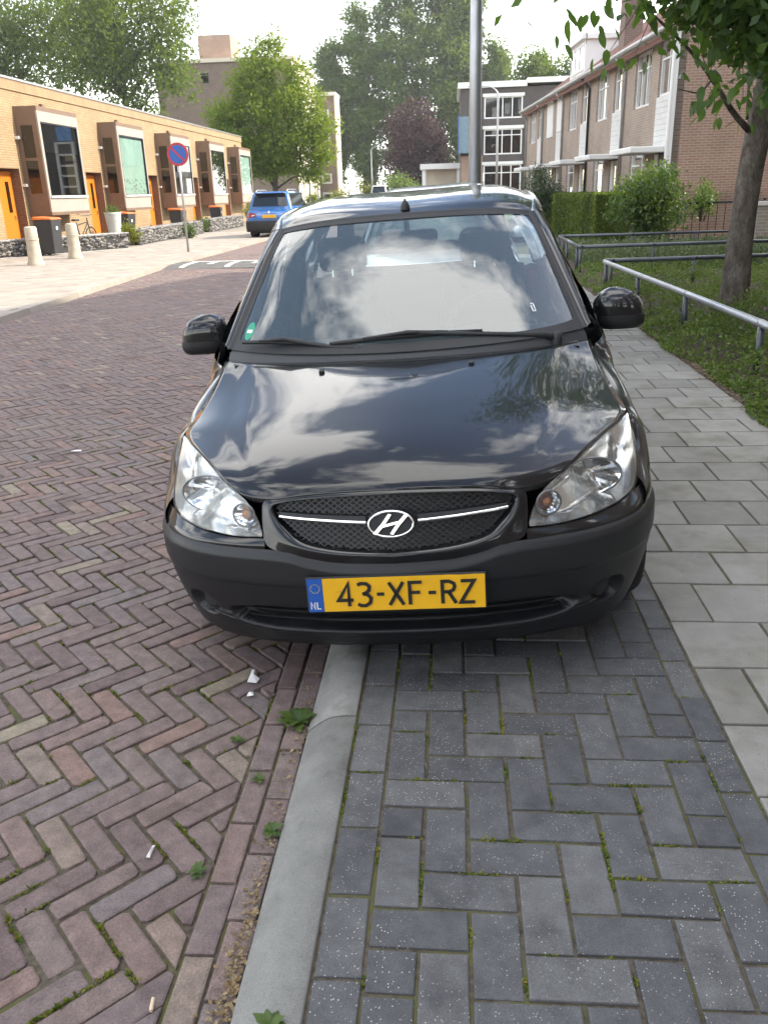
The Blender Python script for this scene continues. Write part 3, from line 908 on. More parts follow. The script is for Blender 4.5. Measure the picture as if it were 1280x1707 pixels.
    if detail:
        # oval emblem with a slanted H
        ec = Vector((0, -0.006, 0.592)); ez = Vector((0, .22, 1)).normalized(); ey = Vector((0, -1, .22)).normalized(); ex = Vector((1, 0, 0))
        bk = MB(); n = 36
        vs = [ec + ey * .004] + [ec + ex * .064 * math.cos(2 * math.pi * i / n) + ez * .036 * math.sin(2 * math.pi * i / n) + ey * .001 for i in range(n)]
        bk.add(vs, [(0, 1 + i, 1 + (i + 1) % n) for i in range(n)])
        emb = bk.build('emblem', M_TRIM, grille, smooth=True)
        rg = MB(); rings = []
        for i in range(n + 1):
            a = 2 * math.pi * i / n; cdir = ex * math.cos(a) * 1.0 + ez * math.sin(a)
            base = ec + ex * .0635 * math.cos(a) + ez * .0365 * math.sin(a) + ey * .003
            rings.append([base + (cdir * math.cos(b) + ey * math.sin(b)) * .0036 for b in [2 * math.pi * q / 8 for q in range(9)]])
        rg.grid(rings); rg.build('emblem_ring', M_CHROME, emb, smooth=True)
        Hs = MB()
        def sl(pts):                                     # slanted letter strokes in emblem coordinates
            n_ = len(pts)
            f = [ec + ex * (x + y * .62) * .001 + ez * y * .001 + ey * .0085 for x, y in pts]
            b = [ec + ex * (x + y * .62) * .001 + ez * y * .001 + ey * .003 for x, y in pts]
            Hs.add(f + b, [tuple(range(n_))] + [(i, n_ + i, n_ + (i + 1) % n_, (i + 1) % n_) for i in range(n_)])
        sl([(-36, -25), (-24, -29), (-17, -4), (-14, 27), (-24, 30), (-27, 4)])
        sl([(24, 29), (36, 25), (27, -4), (24, -30), (14, -27), (17, 4)])
        sl([(-20, -9), (0, -4), (19, 1), (20, 9), (0, 4), (-19, -1)])
        Hs.build('emblem_letter', M_CHROME, emb, fixn=True)
    # ---- bumper cover
    NS, NZ = 72, 84
    bm_ = MB()
    def bump_pt(s, z, a):
        d = 0.0
        # shoulder at the top, a shallow step line across, lamp blanks and the lower intake pressed in
        zt = bump_top(s)
        d += 0.012 * sstep(zt + .002, zt - .030, z) - 0.004 * sstep(.402, .392, z) * sstep(.12, .22, a)
        fx, fz = .505, .282
        rr = math.hypot((a - fx) / .062, (z - fz) / .048)
        d -= 0.030 * (1 - sstep(.82, 1.02, rr))
        iz0 = smooth_interp(a, [0, .25, .36, .40], [.222, .225, .245, .275]); iz1 = smooth_interp(a, [0, .25, .36, .40], [.312, .312, .300, .282])
        ins = sstep(iz0 - .002, iz0 + .006, z) * (1 - sstep(iz1 - .006, iz1 + .003, z)) * (1 - sstep(.375, .395, a))
        d -= 0.055 * ins
        d += 0.010 * math.exp(-((z - iz0 + .012) / .012) ** 2) * (1 - sstep(.40, .50, a))
        return PF(s, z, d)
    for sg in (1, -1):
        rows = []
        for i in range(NZ + 1):
            z0 = i / NZ; row = []
            for j in range(NS + 1):
                t = j / NS; zt = None
                s_ = t * 0.9
                z = lerp(bump_top(s_), .165, z0)
                s_ = t * arch_s(z)
                z = lerp(bump_top(s_), .165, z0)
                p = bump_pt(s_, z, s_); row.append(Vector((sg * p.x, p.y, p.z)))
            rows.append(row)
        last = rows[-1]
        rows.append([Vector((p.x * .985, p.y + .02, .140)) for p in last]); rows.append([Vector((p.x * .93, p.y + .14, .128)) for p in last])
        bm_.grid(rows, flip=sg > 0)
        edge = [r_[-1] for r_ in rows]
        bm_.grid([edge, [Vector((p.x - sg * .05, p.y + .004, p.z)) for p in edge]], flip=sg > 0)
    bumper = bm_.build('bumper', M_BUMP, root, smooth=True, weld=1e-4)
    for sg in (1, -1):
        fo = MB(); c = PF(sg * .505, .282, -.026); nrm_ = Vector((sg * .55, -1, 0)).normalized(); ta = Vector((-nrm_.y, nrm_.x, 0)); n = 28
        vs = [c + nrm_ * .006] + [c + (ta * math.cos(2 * math.pi * i / n) * r_ + Vector((0, 0, 1)) * math.sin(2 * math.pi * i / n) * r_) + nrm_ * h for r_, h in ((.020, .006), (.032, .004), (.0385, -.004)) for i in range(n)]
        fo.add(vs, [(0, 1 + i, 1 + (i + 1) % n) for i in range(n)] + [(1 + r_ * n + i, 1 + (r_ + 1) * n + i, 1 + (r_ + 1) * n + (i + 1) % n, 1 + r_ * n + (i + 1) % n) for r_ in range(2) for i in range(n)])
        fo.build('lamp_blank', M_TRIM, bumper, smooth=True)
    sl_ = MB()
    for z in (.252, .283):
        Pp = [[PF(s, z + .004, -.028), PF(s, z + .003, -.018), PF(s, z - .003, -.018), PF(s, z - .004, -.028)] for s in np.linspace(-.36, .36, 33)]
        sl_.grid(Pp)
    sl_.build('intake_slat', M_TRIM, bumper)
    lipm = MB(); Pp = []
    for s in np.linspace(-.46, .46, 49):
        z = smooth_interp(abs(s), [0, .25, .36, .46], [.2145, .2175, .236, .262]); Pp.append([PF(s, z + .003, .012), PF(s, z, .0165), PF(s, z - .003, .012)])
    lipm.grid(Pp); lipm.build('intake_lip', paint, bumper, smooth=True)
    # ---- headlights
    for sg in (1, -1):
        up, lo = crs(LENS_U, 40), crs(LENS_L, 40)
        def lens_pt(i, v, d):
            s_, z_ = up[i] * (1 - v) + lo[i] * v
            p = PF(s_, z_, d); return Vector((sg * p.x, p.y, p.z))
        hs = MB(); rows = []
        for i in range(40):
            e = min(1.0, i / 7, (39 - i) / 7)
            row = []
            for k in range(17):
                v = k / 16; ed = min(1.0, v * 5, (1 - v) * 5)
                d = -.004 - .050 * e * ed + (.0045 if i % 2 else 0.0) * e * ed
                row.append(lens_pt(i, v, d))
            rows.append(row)
        hs.grid(rows, flip=sg < 0)
        lamp = hs.build('headlight', M_HOUS, root, smooth=True)
        ls = MB(); rows = []
        for i in range(40):
            e = math.sin(math.pi * i / 39) ** .5
            rows.append([lens_pt(i, k / 12, .003 + .007 * e * math.sin(math.pi * k / 12) ** .6) for k in range(13)])
        ls.grid(rows, flip=sg < 0); ls.build('lens', M_LENS, lamp, smooth=True)
        def dish(name, cs, cz, rx, rz_, depth, inset, mat, flutes=0, n=40):
            dm = MB(); c = PF(sg * cs, cz, -inset)
            ax = Vector((sg * .30, -1, .12)).normalized(); tx = Vector((1, sg * .30, 0)).normalized(); tz = ax.cross(tx) * (1 if ax.cross(tx).z > 0 else -1)
            vs, fs = [], []
            rads = [0.0, .18, .4, .6, .8, .93, 1.0, 1.05]
            for q, r_ in enumerate(rads):
                for i in range(n):
                    a = 2 * math.pi * i / n
                    h = depth * r_ * r_ if q < 7 else depth + .002
                    if flutes and 2 <= q <= 5 and i % 2: h += .0035
                    vs.append(c + tx * rx * r_ * math.cos(a) + tz * rz_ * r_ * math.sin(a) + ax * h)
            for q in range(len(rads) - 1):
                for i in range(n): fs.append((q * n + i, q * n + (i + 1) % n, (q + 1) * n + (i + 1) % n, (q + 1) * n + i))
            dm.add(vs, fs); o = dm.build(name, mat, lamp, smooth=True)
            rimm = MB(); rr2 = []
            for i in range(n + 1):
                a = 2 * math.pi * i / n; cd_ = tx * math.cos(a) + tz * math.sin(a)
                bp = c + tx * rx * 1.03 * math.cos(a) + tz * rz_ * 1.03 * math.sin(a) + ax * (depth + .002)
                rr2.append([bp + (cd_ * math.cos(b) + ax * math.sin(b)) * .0032 for b in [2 * math.pi * q / 6 for q in range(7)]])
            rimm.grid(rr2); rimm.build(name + '_rim', M_GREYRIM, lamp, smooth=True)
            return c, ax
        c, ax = dish('reflector', .478, .611, .098, .056, .046, .070, M_REFL, flutes=1, n=48)
        bu = MB(); bu.lathe([(0.0, 0.0), (.012, 0), (.012, .022), (.0085, .030), (0.0, .033)], (0, 0, 0), 16)
        bo = bu.build('bulb', M_CHROME, lamp, smooth=True); bo.rotation_euler = ax.to_track_quat('Z', 'Y').to_euler(); bo.location = c + ax * .004
        c, ax = dish('indicator', .322, .588, .036, .034, .022, .036, M_REFL, flutes=1, n=24)
        bu = MB(); bu.lathe([(0.0, 0.0), (.0125, 0), (.0135, .010), (.009, .020), (0.0, .024)], (0, 0, 0), 16)
        bo = bu.build('indicator_bulb', M_AMBER, lamp, smooth=True); bo.rotation_euler = ax.to_track_quat('Z', 'Y').to_euler(); bo.location = c + ax * .002
        am = MB(); n = 24; tx = Vector((1, sg * .3, 0)).normalized(); vs = []
        for r_, h in ((1.0, .022), (.86, .013)):
            for i in range(13):
                a = math.pi + math.pi * i / 12
                vs.append(c + tx * .036 * r_ * math.cos(a) + Vector((0, 0, 1)) * .034 * r_ * math.sin(a) + ax * h)
        am.add(vs, [(i, i + 1, 13 + i + 1, 13 + i) for i in range(12)]); am.build('amber_rim', M_AMBER, lamp)
    # ---- front wings, doors, quarter panels
    def side_x(y, z):
        """outer skin half-width"""
        b = smooth_interp(y, [.5, .8, 1.2, 2.0, 2.9, 3.4, 3.7, 3.82], [.826, .832, .826, .828, .830, .815, .765, .70])
        zz = [.15, .22, .34, .52, .66, .78, .90, 1.00, 1.1]; dx = [-.050, -.030, -.010, .0, -.004, -.018, -.055, -.095, -.13]
        return b + smooth_interp(z, zz, dx)
    def arch_z(y, cy):
        d = AR ** 2 - (y - cy) ** 2
        return WZ + math.sqrt(d) if d > 0 else -1
    for sg in (1, -1):
        wm = MB()
        top = [PF(s, z) for s, z in LENS_L[6:]] + [Vector(p) for p in GAPL[1:]] + [Vector((.715, 1.12, .915)), Vector((.744, 1.20, .942))]
        angs = [math.acos(max(-1, min(1, (.535 - 0) and 0 or 0))) for _ in range(1)]
        bot = [PF(s, bump_top(s)) for s in (.69, .76, .83, .90)]
        a0 = math.asin((bump_top(.9) - WZ) / AR)
        for k in range(1, 15):
            a = math.pi - a0 - (math.pi - a0 + .18) * k / 14
            yy, z_ = WY + AR * math.cos(a), WZ + AR * math.sin(a)
            bot.append(Vector((max(side_x(yy, z_), .80) + .004, yy, z_)))
        bot += [Vector((side_x(1.13, .19), 1.13, .19)), Vector((side_x(1.20, .185), 1.20, .185))]
        nT = 50
        T_, B_ = [Vector(p) for p in crs([tuple(p) for p in top], nT)], [Vector(p) for p in crs([tuple(p) for p in bot], nT)]
        rows = []
        for i in range(nT):
            row = []
            for k in range(15):
                v = k / 14; p = T_[i].lerp(B_[i], v)
                w = sstep(0.15, 0.5, i / (nT - 1))
                blg = .030 * math.sin(math.pi * v) ** .8
                tx = max(p.x + blg, lerp(p.x, side_x(p.y, p.z), .85 * math.sin(math.pi * min(v * 1.0, 1)) ** .35) if 0 < v < 1 else p.x)
                fx_ = lerp(lerp(p.x + blg * .55, tx, w), side_x(p.y, p.z), sstep(.62, .92, i / (nT - 1)))
                row.append(Vector((sg * fx_, p.y, p.z)))
            rows.append(row)
        wm.grid(rows, flip=sg < 0)
        e = [r_[-1] for r_ in rows[4:]]
        wm.grid([e, [Vector((p.x - sg * .025, p.y, p.z)) for p in e]], flip=sg < 0)
        wm.build('front_wing', paint, root, smooth=True)
        def panel(name, ya, yb, rear=False):
            pm = MB(); rows = []
            ny = 26 if not rear else 40
            for i in range(ny + 1):
                y = lerp(ya, yb, i / ny)
                zt = interp(y, [1.2, 2.3, 3.2, 3.6, 3.8], [.942, .962, .985, .975, .94])
                zb = .185
                az = arch_z(y, RWY)
                if az > 0: zb = max(zb, az)
                row = []
                for k in range(17):
                    z = lerp(zt, zb, k / 16)
                    fl = .006 * math.exp(-((k / 16 - 1) / .06) ** 2) if az > 0 else 0
                    moulding = 0.008 * (sstep(.505, .50, abs(z - .46) + .46) if False else 0)
                    row.append(Vector((sg * (side_x(y, z) + fl), y, z)))
                rows.append(row)
            pm.grid(rows, flip=sg < 0)
            for e in ([r_[-1] for r_ in rows], rows[0], rows[-1]):
                pm.grid([e, [Vector((p.x - sg * .02, p.y, p.z)) for p in e]])
            return pm.build(name, paint, root, smooth=True)
        d1 = panel('door', 1.206, 2.29); d2 = panel('door', 2.298, 2.98); panel('quarter_panel', 2.988, 3.80, True)
        for dd, hy in ((d1, 2.13), (d2, 2.84)):
            hm = MB(); hm.tube([(sg * (side_x(hy, .80) + .003), hy - .09, .80), (sg * (side_x(hy, .8) + .024), hy - .05, .803), (sg * (side_x(hy, .8) + .026), hy + .05, .805), (sg * (side_x(hy, .8) + .003), hy + .09, .805)], [.010, .012, .012, .010], 8)
            hm.build('handle', paint, dd, smooth=True)
            sm = MB(); ya, yb = (1.24, 2.27) if dd is d1 else (2.32, 2.93)
            sm.grid([[Vector((sg * (side_x(y, z) + o_), y, z)) for z, o_ in ((.505, .001), (.495, .012), (.445, .012), (.432, .001))] for y in np.linspace(ya, yb, 9)], flip=sg < 0)
            sm.build('side_moulding', M_BUMP, dd, smooth=True)
    # ---- windscreen, pillars, roof
    wb = [(0, .905, .912), (.22, .915, .915), (.44, .953, .921), (.60, 1.02, .927), (.690, 1.085, .930)]
    wt = [(0, 1.555, 1.378), (.2, 1.562, 1.376), (.36, 1.58, 1.369), (.47, 1.605, 1.358), (.535, 1.63, 1.346)]
    wside = [(.690, 1.085, .930), (.652, 1.215, 1.036), (.607, 1.36, 1.158), (.568, 1.49, 1.264), (.535, 1.63, 1.346)]
    wc = [(0, .905, .912), (0, 1.06, 1.028), (0, 1.22, 1.142), (0, 1.39, 1.262), (0, 1.555, 1.378)]
    Wg = coons(wb, wt, wc, wside, 25, 25, lambda t, w, p: Vector((0, -.008 * math.sin(math.pi * t) * math.cos(w * 1.4), .010 * math.sin(math.pi * t) * math.cos(w * 1.4))))
    def wpt(t, w):
        """point on the screen, w from -1 (left) to 1"""
        sg = -1 if w < 0 else 1; i, j = t * 24, abs(w) * 24
        i0, j0 = min(int(i), 23), min(int(j), 23); a, b = i - i0, j - j0
        p = Wg[i0][j0] * (1 - a) * (1 - b) + Wg[i0 + 1][j0] * a * (1 - b) + Wg[i0][j0 + 1] * (1 - a) * b + Wg[i0 + 1][j0 + 1] * a * b
        return Vector((sg * p.x, p.y, p.z))
    nrm_w = Vector((0, -.61, .79))
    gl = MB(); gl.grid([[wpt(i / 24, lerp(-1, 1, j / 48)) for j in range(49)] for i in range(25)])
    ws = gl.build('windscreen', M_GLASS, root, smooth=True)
    bd = MB()
    def band(pts_out, pts_in, off=.0025):
        bd.grid([[wpt(*p) + nrm_w * off for p in pts_out], [wpt(*p) + nrm_w * off for p in pts_in]])
    N_ = 40
    for sg in (1, -1):
        band([(i / N_, sg * 1.0) for i in range(N_ + 1)], [(i / N_, sg * (lerp(.915, .935, i / N_) - .10 * math.exp(-((i / N_) / .05) ** 2) - .05 * math.exp(-((1 - i / N_) / .035) ** 2))) for i in range(N_ + 1)])
    band([(0, lerp(-1, 1, i / N_)) for i in range(N_ + 1)], [(.055 + .05 * abs(lerp(-1, 1, i / N_)) ** 6, lerp(-1, 1, i / N_)) for i in range(N_ + 1)], .0032)
    band([(1, lerp(-1, 1, i / N_)) for i in range(N_ + 1)], [(.955, lerp(-1, 1, i / N_)) for i in range(N_ + 1)], .0032)
    bd.build('windscreen_border', M_TRIM, ws)
    rl = [(.725, 1.17, .938), (.700, 1.27, 1.025), (.664, 1.41, 1.142), (.628, 1.56, 1.252), (.602, 1.70, 1.330), (.590, 1.90, 1.385), (.583, 2.25, 1.412), (.575, 2.65, 1.405), (.560, 3.05, 1.368), (.545, 3.30, 1.325)]
    for sg in (1, -1):
        pm = MB(); A_, B_ = crs(wside, 24), crs(rl[:6], 24); rows = []
        for i in range(24):
            a, b = Vector(A_[i]), Vector(B_[i]); b = Vector(crs(rl[:5], 24)[i])
            out = Vector((.55, -.25, .55)).normalized()
            rows.append([Vector((sg * q.x, q.y, q.z)) for q in (a - Vector((0, 0, .012)), a + out * .004, a.lerp(b, .35) + out * .016, a.lerp(b, .7) + out * .015, b, b - Vector((.02, 0, .006)))])
        pm.grid(rows, flip=sg < 0); pm.build('pillar', paint, root, smooth=True)
        dr = MB(); rows = []
        for i in range(24):                               # dark seal along the screen edge
            a = Vector(A_[i]); o_ = Vector((.3, -.6, .7)).normalized() * .008
            rows.append([Vector((sg * q.x, q.y, q.z)) for q in (a + Vector((-.010, 0, 0)) + o_ * .8, a + o_ * 1.15, a + Vector((.009, .002, -.002)) + o_ * .9)])
        dr.grid(rows, flip=sg < 0); dr.build('screen_seal', M_TRIM, root, smooth=True)
    rc = [(0, 1.557, 1.381), (0, 1.66, 1.412), (0, 1.85, 1.444), (0, 2.2, 1.468), (0, 2.6, 1.470), (0, 3.0, 1.452), (0, 3.42, 1.402)]
    rs = [(.537, 1.632, 1.350), (.548, 1.70, 1.372), (.560, 1.85, 1.401), (.558, 2.2, 1.428), (.550, 2.6, 1.428), (.538, 3.0, 1.405), (.515, 3.36, 1.350)]
    rf = [(0, 1.557, 1.381), (.2, 1.564, 1.379), (.36, 1.582, 1.372), (.47, 1.607, 1.361), (.537, 1.632, 1.350)]
    rr_ = [(0, 3.42, 1.402), (.2, 3.418, 1.400), (.4, 3.40, 1.386), (.515, 3.36, 1.350)]
    Rf = coons(rf, rr_, rc, rs, 30, 22, lambda t, w, p: Vector((0, 0, .012 * math.sin(math.pi * w ** 1.6) * sstep(0, .15, t) * (1 - sstep(.9, 1, t)))))
    rm = MB(); rm.grid(Rf); rm.grid([[Vector((-p.x, p.y, p.z)) for p in r_] for r_ in Rf], flip=True)
    roof = rm.build('roof', paint, root, smooth=True, weld=1e-4, fixn=True)
    ed = MB()                                              # dark gap between screen and roof
    ed.grid([[Vector((sg_ * x, y + d, z + h)) for sg_, x, y, z in [(-1 if k < 20 else 1, *cr_eval([tuple(q) for q in rf], abs(k - 20) / 20)) for k in range(41)]] for d, h in ((-.010, -.004), (-.003, .003), (.006, .0045))])
    ed.build('screen_seal', M_TRIM, root, smooth=True)
    for sg in (1, -1):
        rm = MB(); A_, B_ = crs(rs, 30), crs(rl[4:], 30)
        rows = []
        for i in range(30):
            a, b = Vector(A_[i]), Vector(B_[i])
            rows.append([Vector((sg * q.x, q.y, q.z)) for q in (a - Vector((0, 0, .006)), a + Vector((.004, 0, .002)), a.lerp(b, .4) + Vector((.012, 0, .012)), a.lerp(b, .75) + Vector((.012, 0, .009)), b, b - Vector((.02, 0, .006)))])
        rm.grid(rows, flip=sg < 0); rm.build('roof_rail', paint, root, smooth=True)
        # side windows and posts
        def belt(y): return Vector((side_x(y, interp(y, [1.2, 2.3, 3.2], [.942, .962, .985])) - .012, y, interp(y, [1.14, 2.3, 3.2, 3.6], [.948, .966, .988, .985])))
        def railp(y):
            ys = [p[1] for p in rl]
            return Vector((interp(y, ys, [p[0] for p in rl]) - .004, y, interp(y, ys, [p[2] for p in rl]) - .006))
        def pane(name, ya, yb, mat, yat=None, ybt=None, off=0.0, n=14):
            sm = MB(); rows = []
            for i in range(n + 1):
                u = i / n; b = belt(lerp(ya, yb, u)); t = railp(lerp(yat or ya, ybt or yb, u))
                rows.append([Vector((sg * (lerp(b.x, t.x, v) + .018 * math.sin(math.pi * v) + off), lerp(b.y, t.y, v), lerp(b.z, t.z, v))) for v in [q / 8 for q in range(9)]])
            sm.grid(rows, flip=sg > 0); return sm.build(name, mat, root, smooth=True)
        pane('side_window', 1.15, 2.25, M_SIDEG, 1.40, 2.20)
        pane('door_post', 2.25, 2.36, M_TRIM, 2.20, 2.30, .004, 2)
        pane('side_window', 2.36, 2.94, M_SIDEG, 2.30, 2.88)
        pane('rear_pillar', 2.94, 3.50, paint, 2.88, 3.29, .002, 10)
    # ---- tail
    tm = MB(); rows = []
    tz = [(.515, 3.36, 1.350), (.545, 3.46, 1.20), (.60, 3.58, 1.02), (.68, 3.74, .92), (.70, 3.79, .80), (.71, 3.815, .62)]
    tcn = [(0, 3.42, 1.402), (0, 3.53, 1.20), (0, 3.655, .995), (0, 3.78, .92), (0, 3.815, .80), (0, 3.835, .62)]
    for i in range(25):
        a, b = cr_eval(tcn, i / 24), cr_eval(tz, i / 24)
        rows.append([Vector((lerp(a[0], b[0], abs(w)) * (1 if w >= 0 else -1), a[1] + (b[1] - a[1]) * w * w, a[2] + (b[2] - a[2]) * w * w)) for w in np.linspace(-1, 1, 21)])
    gr_ = [[p + Vector((0, .004, .004)) for p in r_[2:-2]] for r_ in rows[2:10]]
    k0 = MB(); k0.grid(rows[9:], flip=True); k0.grid(rows[:3], flip=True)
    k0.grid([r_[:3] for r_ in rows[2:10]], flip=True); k0.grid([r_[-3:] for r_ in rows[2:10]], flip=True)
    k0.build('tailgate', paint, root, smooth=True)
    rg_ = MB(); rg_.grid(gr_, flip=True); rg_.build('rear_window', M_SIDEG, root, smooth=True)
    rbm = MB(); rows = []
    for z, o_ in ((.625, 0), (.58, .012), (.45, .02), (.30, .012), (.20, -.03)):
        row = []
        for w in np.linspace(-1, 1, 31):
            a = abs(w); x = smooth_interp(a, [0, .4, .7, .85, 1], [0, .42, .71, .80, .825]); y = smooth_interp(a, [0, .4, .7, .85, 1], [3.835, 3.82, 3.77, 3.69, 3.56])
            row.append(Vector(((1 if w >= 0 else -1) * (x + o_ * a * .5), y + o_, z)))
        rows.append(row)
    rbm.grid(rows, flip=True); rbm.build('rear_bumper', M_BUMP, root, smooth=True)
    for sg in (1, -1):
        tl = MB(); tl.grid([[Vector((sg * (lerp(.70, .745, v) - .02 * u), lerp(3.80, 3.66, v) - .10 * u + .012, lerp(.66, .93, u))) for v in (0, .35, .7, 1)] for u in (0, .25, .5, .75, 1)], flip=sg < 0)
        tl.build('tail_light', M_RED, root, smooth=True)
    # ---- underside and wheel wells
    ub = MB(); ub.box(-.60, .60, .30, 3.60, .150, .40); ub.box(-.76, .76, 1.16, 2.86, .165, .42)
    for sg in (1, -1):
        for yy in (WY, RWY):
            ub.grid([[Vector((sg * x, yy + (AR + .005) * math.cos(a), WZ + (AR + .005) * math.sin(a))) for x in (.58, .80)] for a in np.linspace(-.2, math.pi + .2, 19)])
    ub.build('underbody', M_TRIM, root)
    # ---- wheels
    for sg in (1, -1):
        for yy in (WY, RWY):
            tw = MB()
            R_ = .290
            prof_ = [(.188, -.080), (.205, -.088), (.25, -.092), (.277, -.086), (.288, -.070), (R_, -.045), (R_, -.02), (.285, -.019), (.285, -.014), (R_, -.013), (R_, .013), (.285, .014), (.285, .019), (R_, .02), (R_, .045), (.288, .070), (.277, .086), (.25, .092), (.205, .088), (.188, .080)]
            tw.lathe(prof_, (0, 0, 0), 40, 'x'); wheel = tw.build('wheel', M_RUB, root, smooth=True)
            wheel.location = (sg * .735, yy, WZ)
            rm_ = MB(); rm_.lathe([(.190, sg * .078), (.182, sg * .066), (.16, sg * .060), (.15, sg * .045), (.02, sg * .045)], (0, 0, 0), 40, 'x')
            rm_.build('rim', M_TRIM, wheel, smooth=True)
            sp = MB()
            for k in range(7):
                a = 2 * math.pi * k / 7; ca, sa = math.cos(a), math.sin(a)
                sp.obox((sg * .062, ca * .105, sa * .105), (.008, 0, 0), (0, ca * .078, sa * .078), (0, -sa * .026, ca * .026))
            sp.lathe([(.0, sg * .078), (.04, sg * .076), (.048, sg * .066)], (0, 0, 0), 20, 'x')
            bevel(sp.build('wheel_cover', M_RIM, wheel), .006, 2)
    # ---- cowl panel, vent slots, wipers
    cw = MB(); rows = []
    for w in np.linspace(-1, 1, 41):
        a = abs(w); sg_ = 1 if w >= 0 else -1
        q = Vector(cr_eval(rear, a)); r2 = Vector(cr_eval(wb, a))
        rows.append([Vector((sg_ * p.x, p.y, p.z)) for p in (q + Vector((0, .002, -.022)), q + Vector((0, .010, -.014)), q.lerp(r2, .5) + Vector((0, .004, -.004)), r2 + Vector((0, .01, .003)))])
    cw.grid(rows); cowl = cw.build('cowl_panel', pbr('cowl_plastic', (0.050, 0.053, 0.058), 0.55, var=.1), root, smooth=True)
    vt = MB()
    for k in range(46):
        x = -.430 + k * .0140
        q = Vector(cr_eval(rear, abs(x) / .703))
        vt.obox((x, q.y + .0165, q.z - .0075), (.0040, 0, 0), (0, .0085, .0045), (0, -.001, .0035))
    vt.build('vent_slots', pbr('slot_black', (0.004, 0.004, 0.004), 0.7, var=0.0), cowl)
    def wiper(a, b, pivot, elbow):
        bl = MB(); a, b, pivot, elbow = map(Vector, (a, b, pivot, elbow))
        bl.tube([a, a.lerp(b, .3) + Vector((0, -.004, .006)), a.lerp(b, .7) + Vector((0, -.004, .006)), b], [.007, .0095, .0095, .007], 8)
        mid = a.lerp(b, .5)
        bl.tube([a.lerp(b, .22) + Vector((0, -.008, .010)), mid + Vector((0, -.016, .020)), a.lerp(b, .78) + Vector((0, -.008, .010))], [.005, .008, .005], 8)
        w_ = bl.build('wiper', M_TRIM, root, smooth=True)
        ar = MB(); ar.tube([pivot, pivot.lerp(elbow, .25) + Vector((0, -.004, .012)), elbow, mid + Vector((0, -.014, .022))], [.016, .013, .009, .008], 8)
        ar.lathe([(.0, .026), (.018, .022), (.022, 0), (.022, -.02)], tuple(pivot), 14); ar.build('wiper_arm', M_TRIM, w_, smooth=True)
    wiper((-.622, 1.025, .966), (-.290, .965, .946), (-.16, .945, .915), (-.26, .95, .938))
    wiper((-.272, .955, .951), (.300, .965, .963), (.575, 1.00, .912), (.40, .965, .944))
    for x in (-.283, .253):
        j_ = MB(); j_.obox((0, 0, 0), (.009, 0, 0), (0, .012, .003), (0, -.002, .007))
        Hp = min((p for r_ in Hd for p in r_), key=lambda p: (p.x - abs(x)) ** 2 + (p.y - .775) ** 2)
        o = bevel(j_.build('washer_jet', M_TRIM, hood), .003); o.location = (x, .775, Hp.z + .004)
    an = MB(); an.lathe([(.021, -.004), (.020, .010), (.012, .026), (.006, .034)], (0, 0, 0), 16); an.tube([(0, 0, .02), (0, .008, .040)], [.0065, .004], 8)
    o = an.build('antenna', M_TRIM, roof, smooth=True); o.location = (0.008, 1.605, 1.398)
    # ---- door mirrors
    for sg in (1, -1):
        cx, cy, cz = sg * .862, 1.36, .962
        def shell(z_lo, z_hi, grow, name, mat, par=None):
            sm = MB(); rows = []
            for i in range(17):
                v = i / 16; z = lerp(z_lo, z_hi, v)
                u = (z - cz) / .082                       # -1..1
                row = []
                for k in range(29):
                    a = math.pi * 2 * k / 28
                    tap = max(1 - max(u, 0) ** 2.6 * .93 - max(-u, 0) ** 5 * .5, 0.02)
                    hw = .100 * tap ** .55 * (1 - .10 * max(u, 0)); hd = .066 * tap ** .6
                    c_, s_ = math.cos(a), math.sin(a)
                    ex_ = abs(c_) ** .75 * (1 if c_ > 0 else -1); ey_ = abs(s_) ** .75 * (1 if s_ > 0 else -1)
                    y = cy + (hd + grow) * ey_ * (1.0 if ey_ < 0 else .55)
                    row.append(Vector((cx + (hw + grow) * ex_ - sg * .012 * u, y, z)))
                rows.append(row)
            sm.grid(rows); 
            sm.add(rows[-1][:-1], [tuple(range(28))]); sm.add(rows[0][:-1], [tuple(range(27, -1, -1))])
            return sm.build(name, mat, par or root, smooth=True, fixn=True)
        base = shell(cz - .080, cz - .025, .0025, 'door_mirror', M_BUMP)
        shell(cz - .025, cz + .082, 0, 'mirror_cap', paint, base)
        st = MB(); st.tube([(sg * .735, 1.345, .925), (sg * .775, 1.35, .918), (sg * .82, 1.36, .925)], [.036, .030, .032], 12); st.build('mirror_stalk', M_BUMP, base, smooth=True)
        mg = MB(); mg.grid([[Vector((cx + sg * x, cy + .038, cz + z)) for x in (-.08, .08)] for z in (-.06, .055)]); mg.build('mirror_glass', M_CHROME, base)
    # ---- inside
    it = MB(); it.box(-.66, .66, 1.12, 3.40, .30, .34); it.build('cabin_floor', M_SEAT, root)
    ds = MB(); rows = []
    for x in np.linspace(-.66, .66, 25):
        hmp = .035 * math.exp(-((x - .36) / .16) ** 2)
        rows.append([Vector((x, y, z + hmp * q)) for y, z, q in ((.98, .885, 0), (1.10, .900, 0), (1.25, .905, .2), (1.38, .905, 1), (1.44, .880, .6), (1.46, .78, 0), (1.42, .60, 0))])
    ds.grid(rows); ds.build('dashboard', M_DASH, root, smooth=True)
    stw = MB(); rows = []
    for i in range(41):
        a = 2 * math.pi * i / 40; cdir = Vector((math.cos(a), 0, math.sin(a)))
        rows.append([cdir * .185 + (cdir * math.cos(b) + Vector((0, 1, 0)) * math.sin(b)) * .0155 for b in [2 * math.pi * q / 10 for q in range(11)]])
    stw.grid(rows)
    stw.obox((0, .005, -.01), (.17, 0, 0), (0, .012, 0), (0, 0, .022)); stw.obox((0, .005, -.09), (.022, 0, 0), (0, .012, 0), (0, 0, .09)); stw.obox((0, -.005, -.015), (.062, 0, 0), (0, .022, 0), (0, 0, .055))
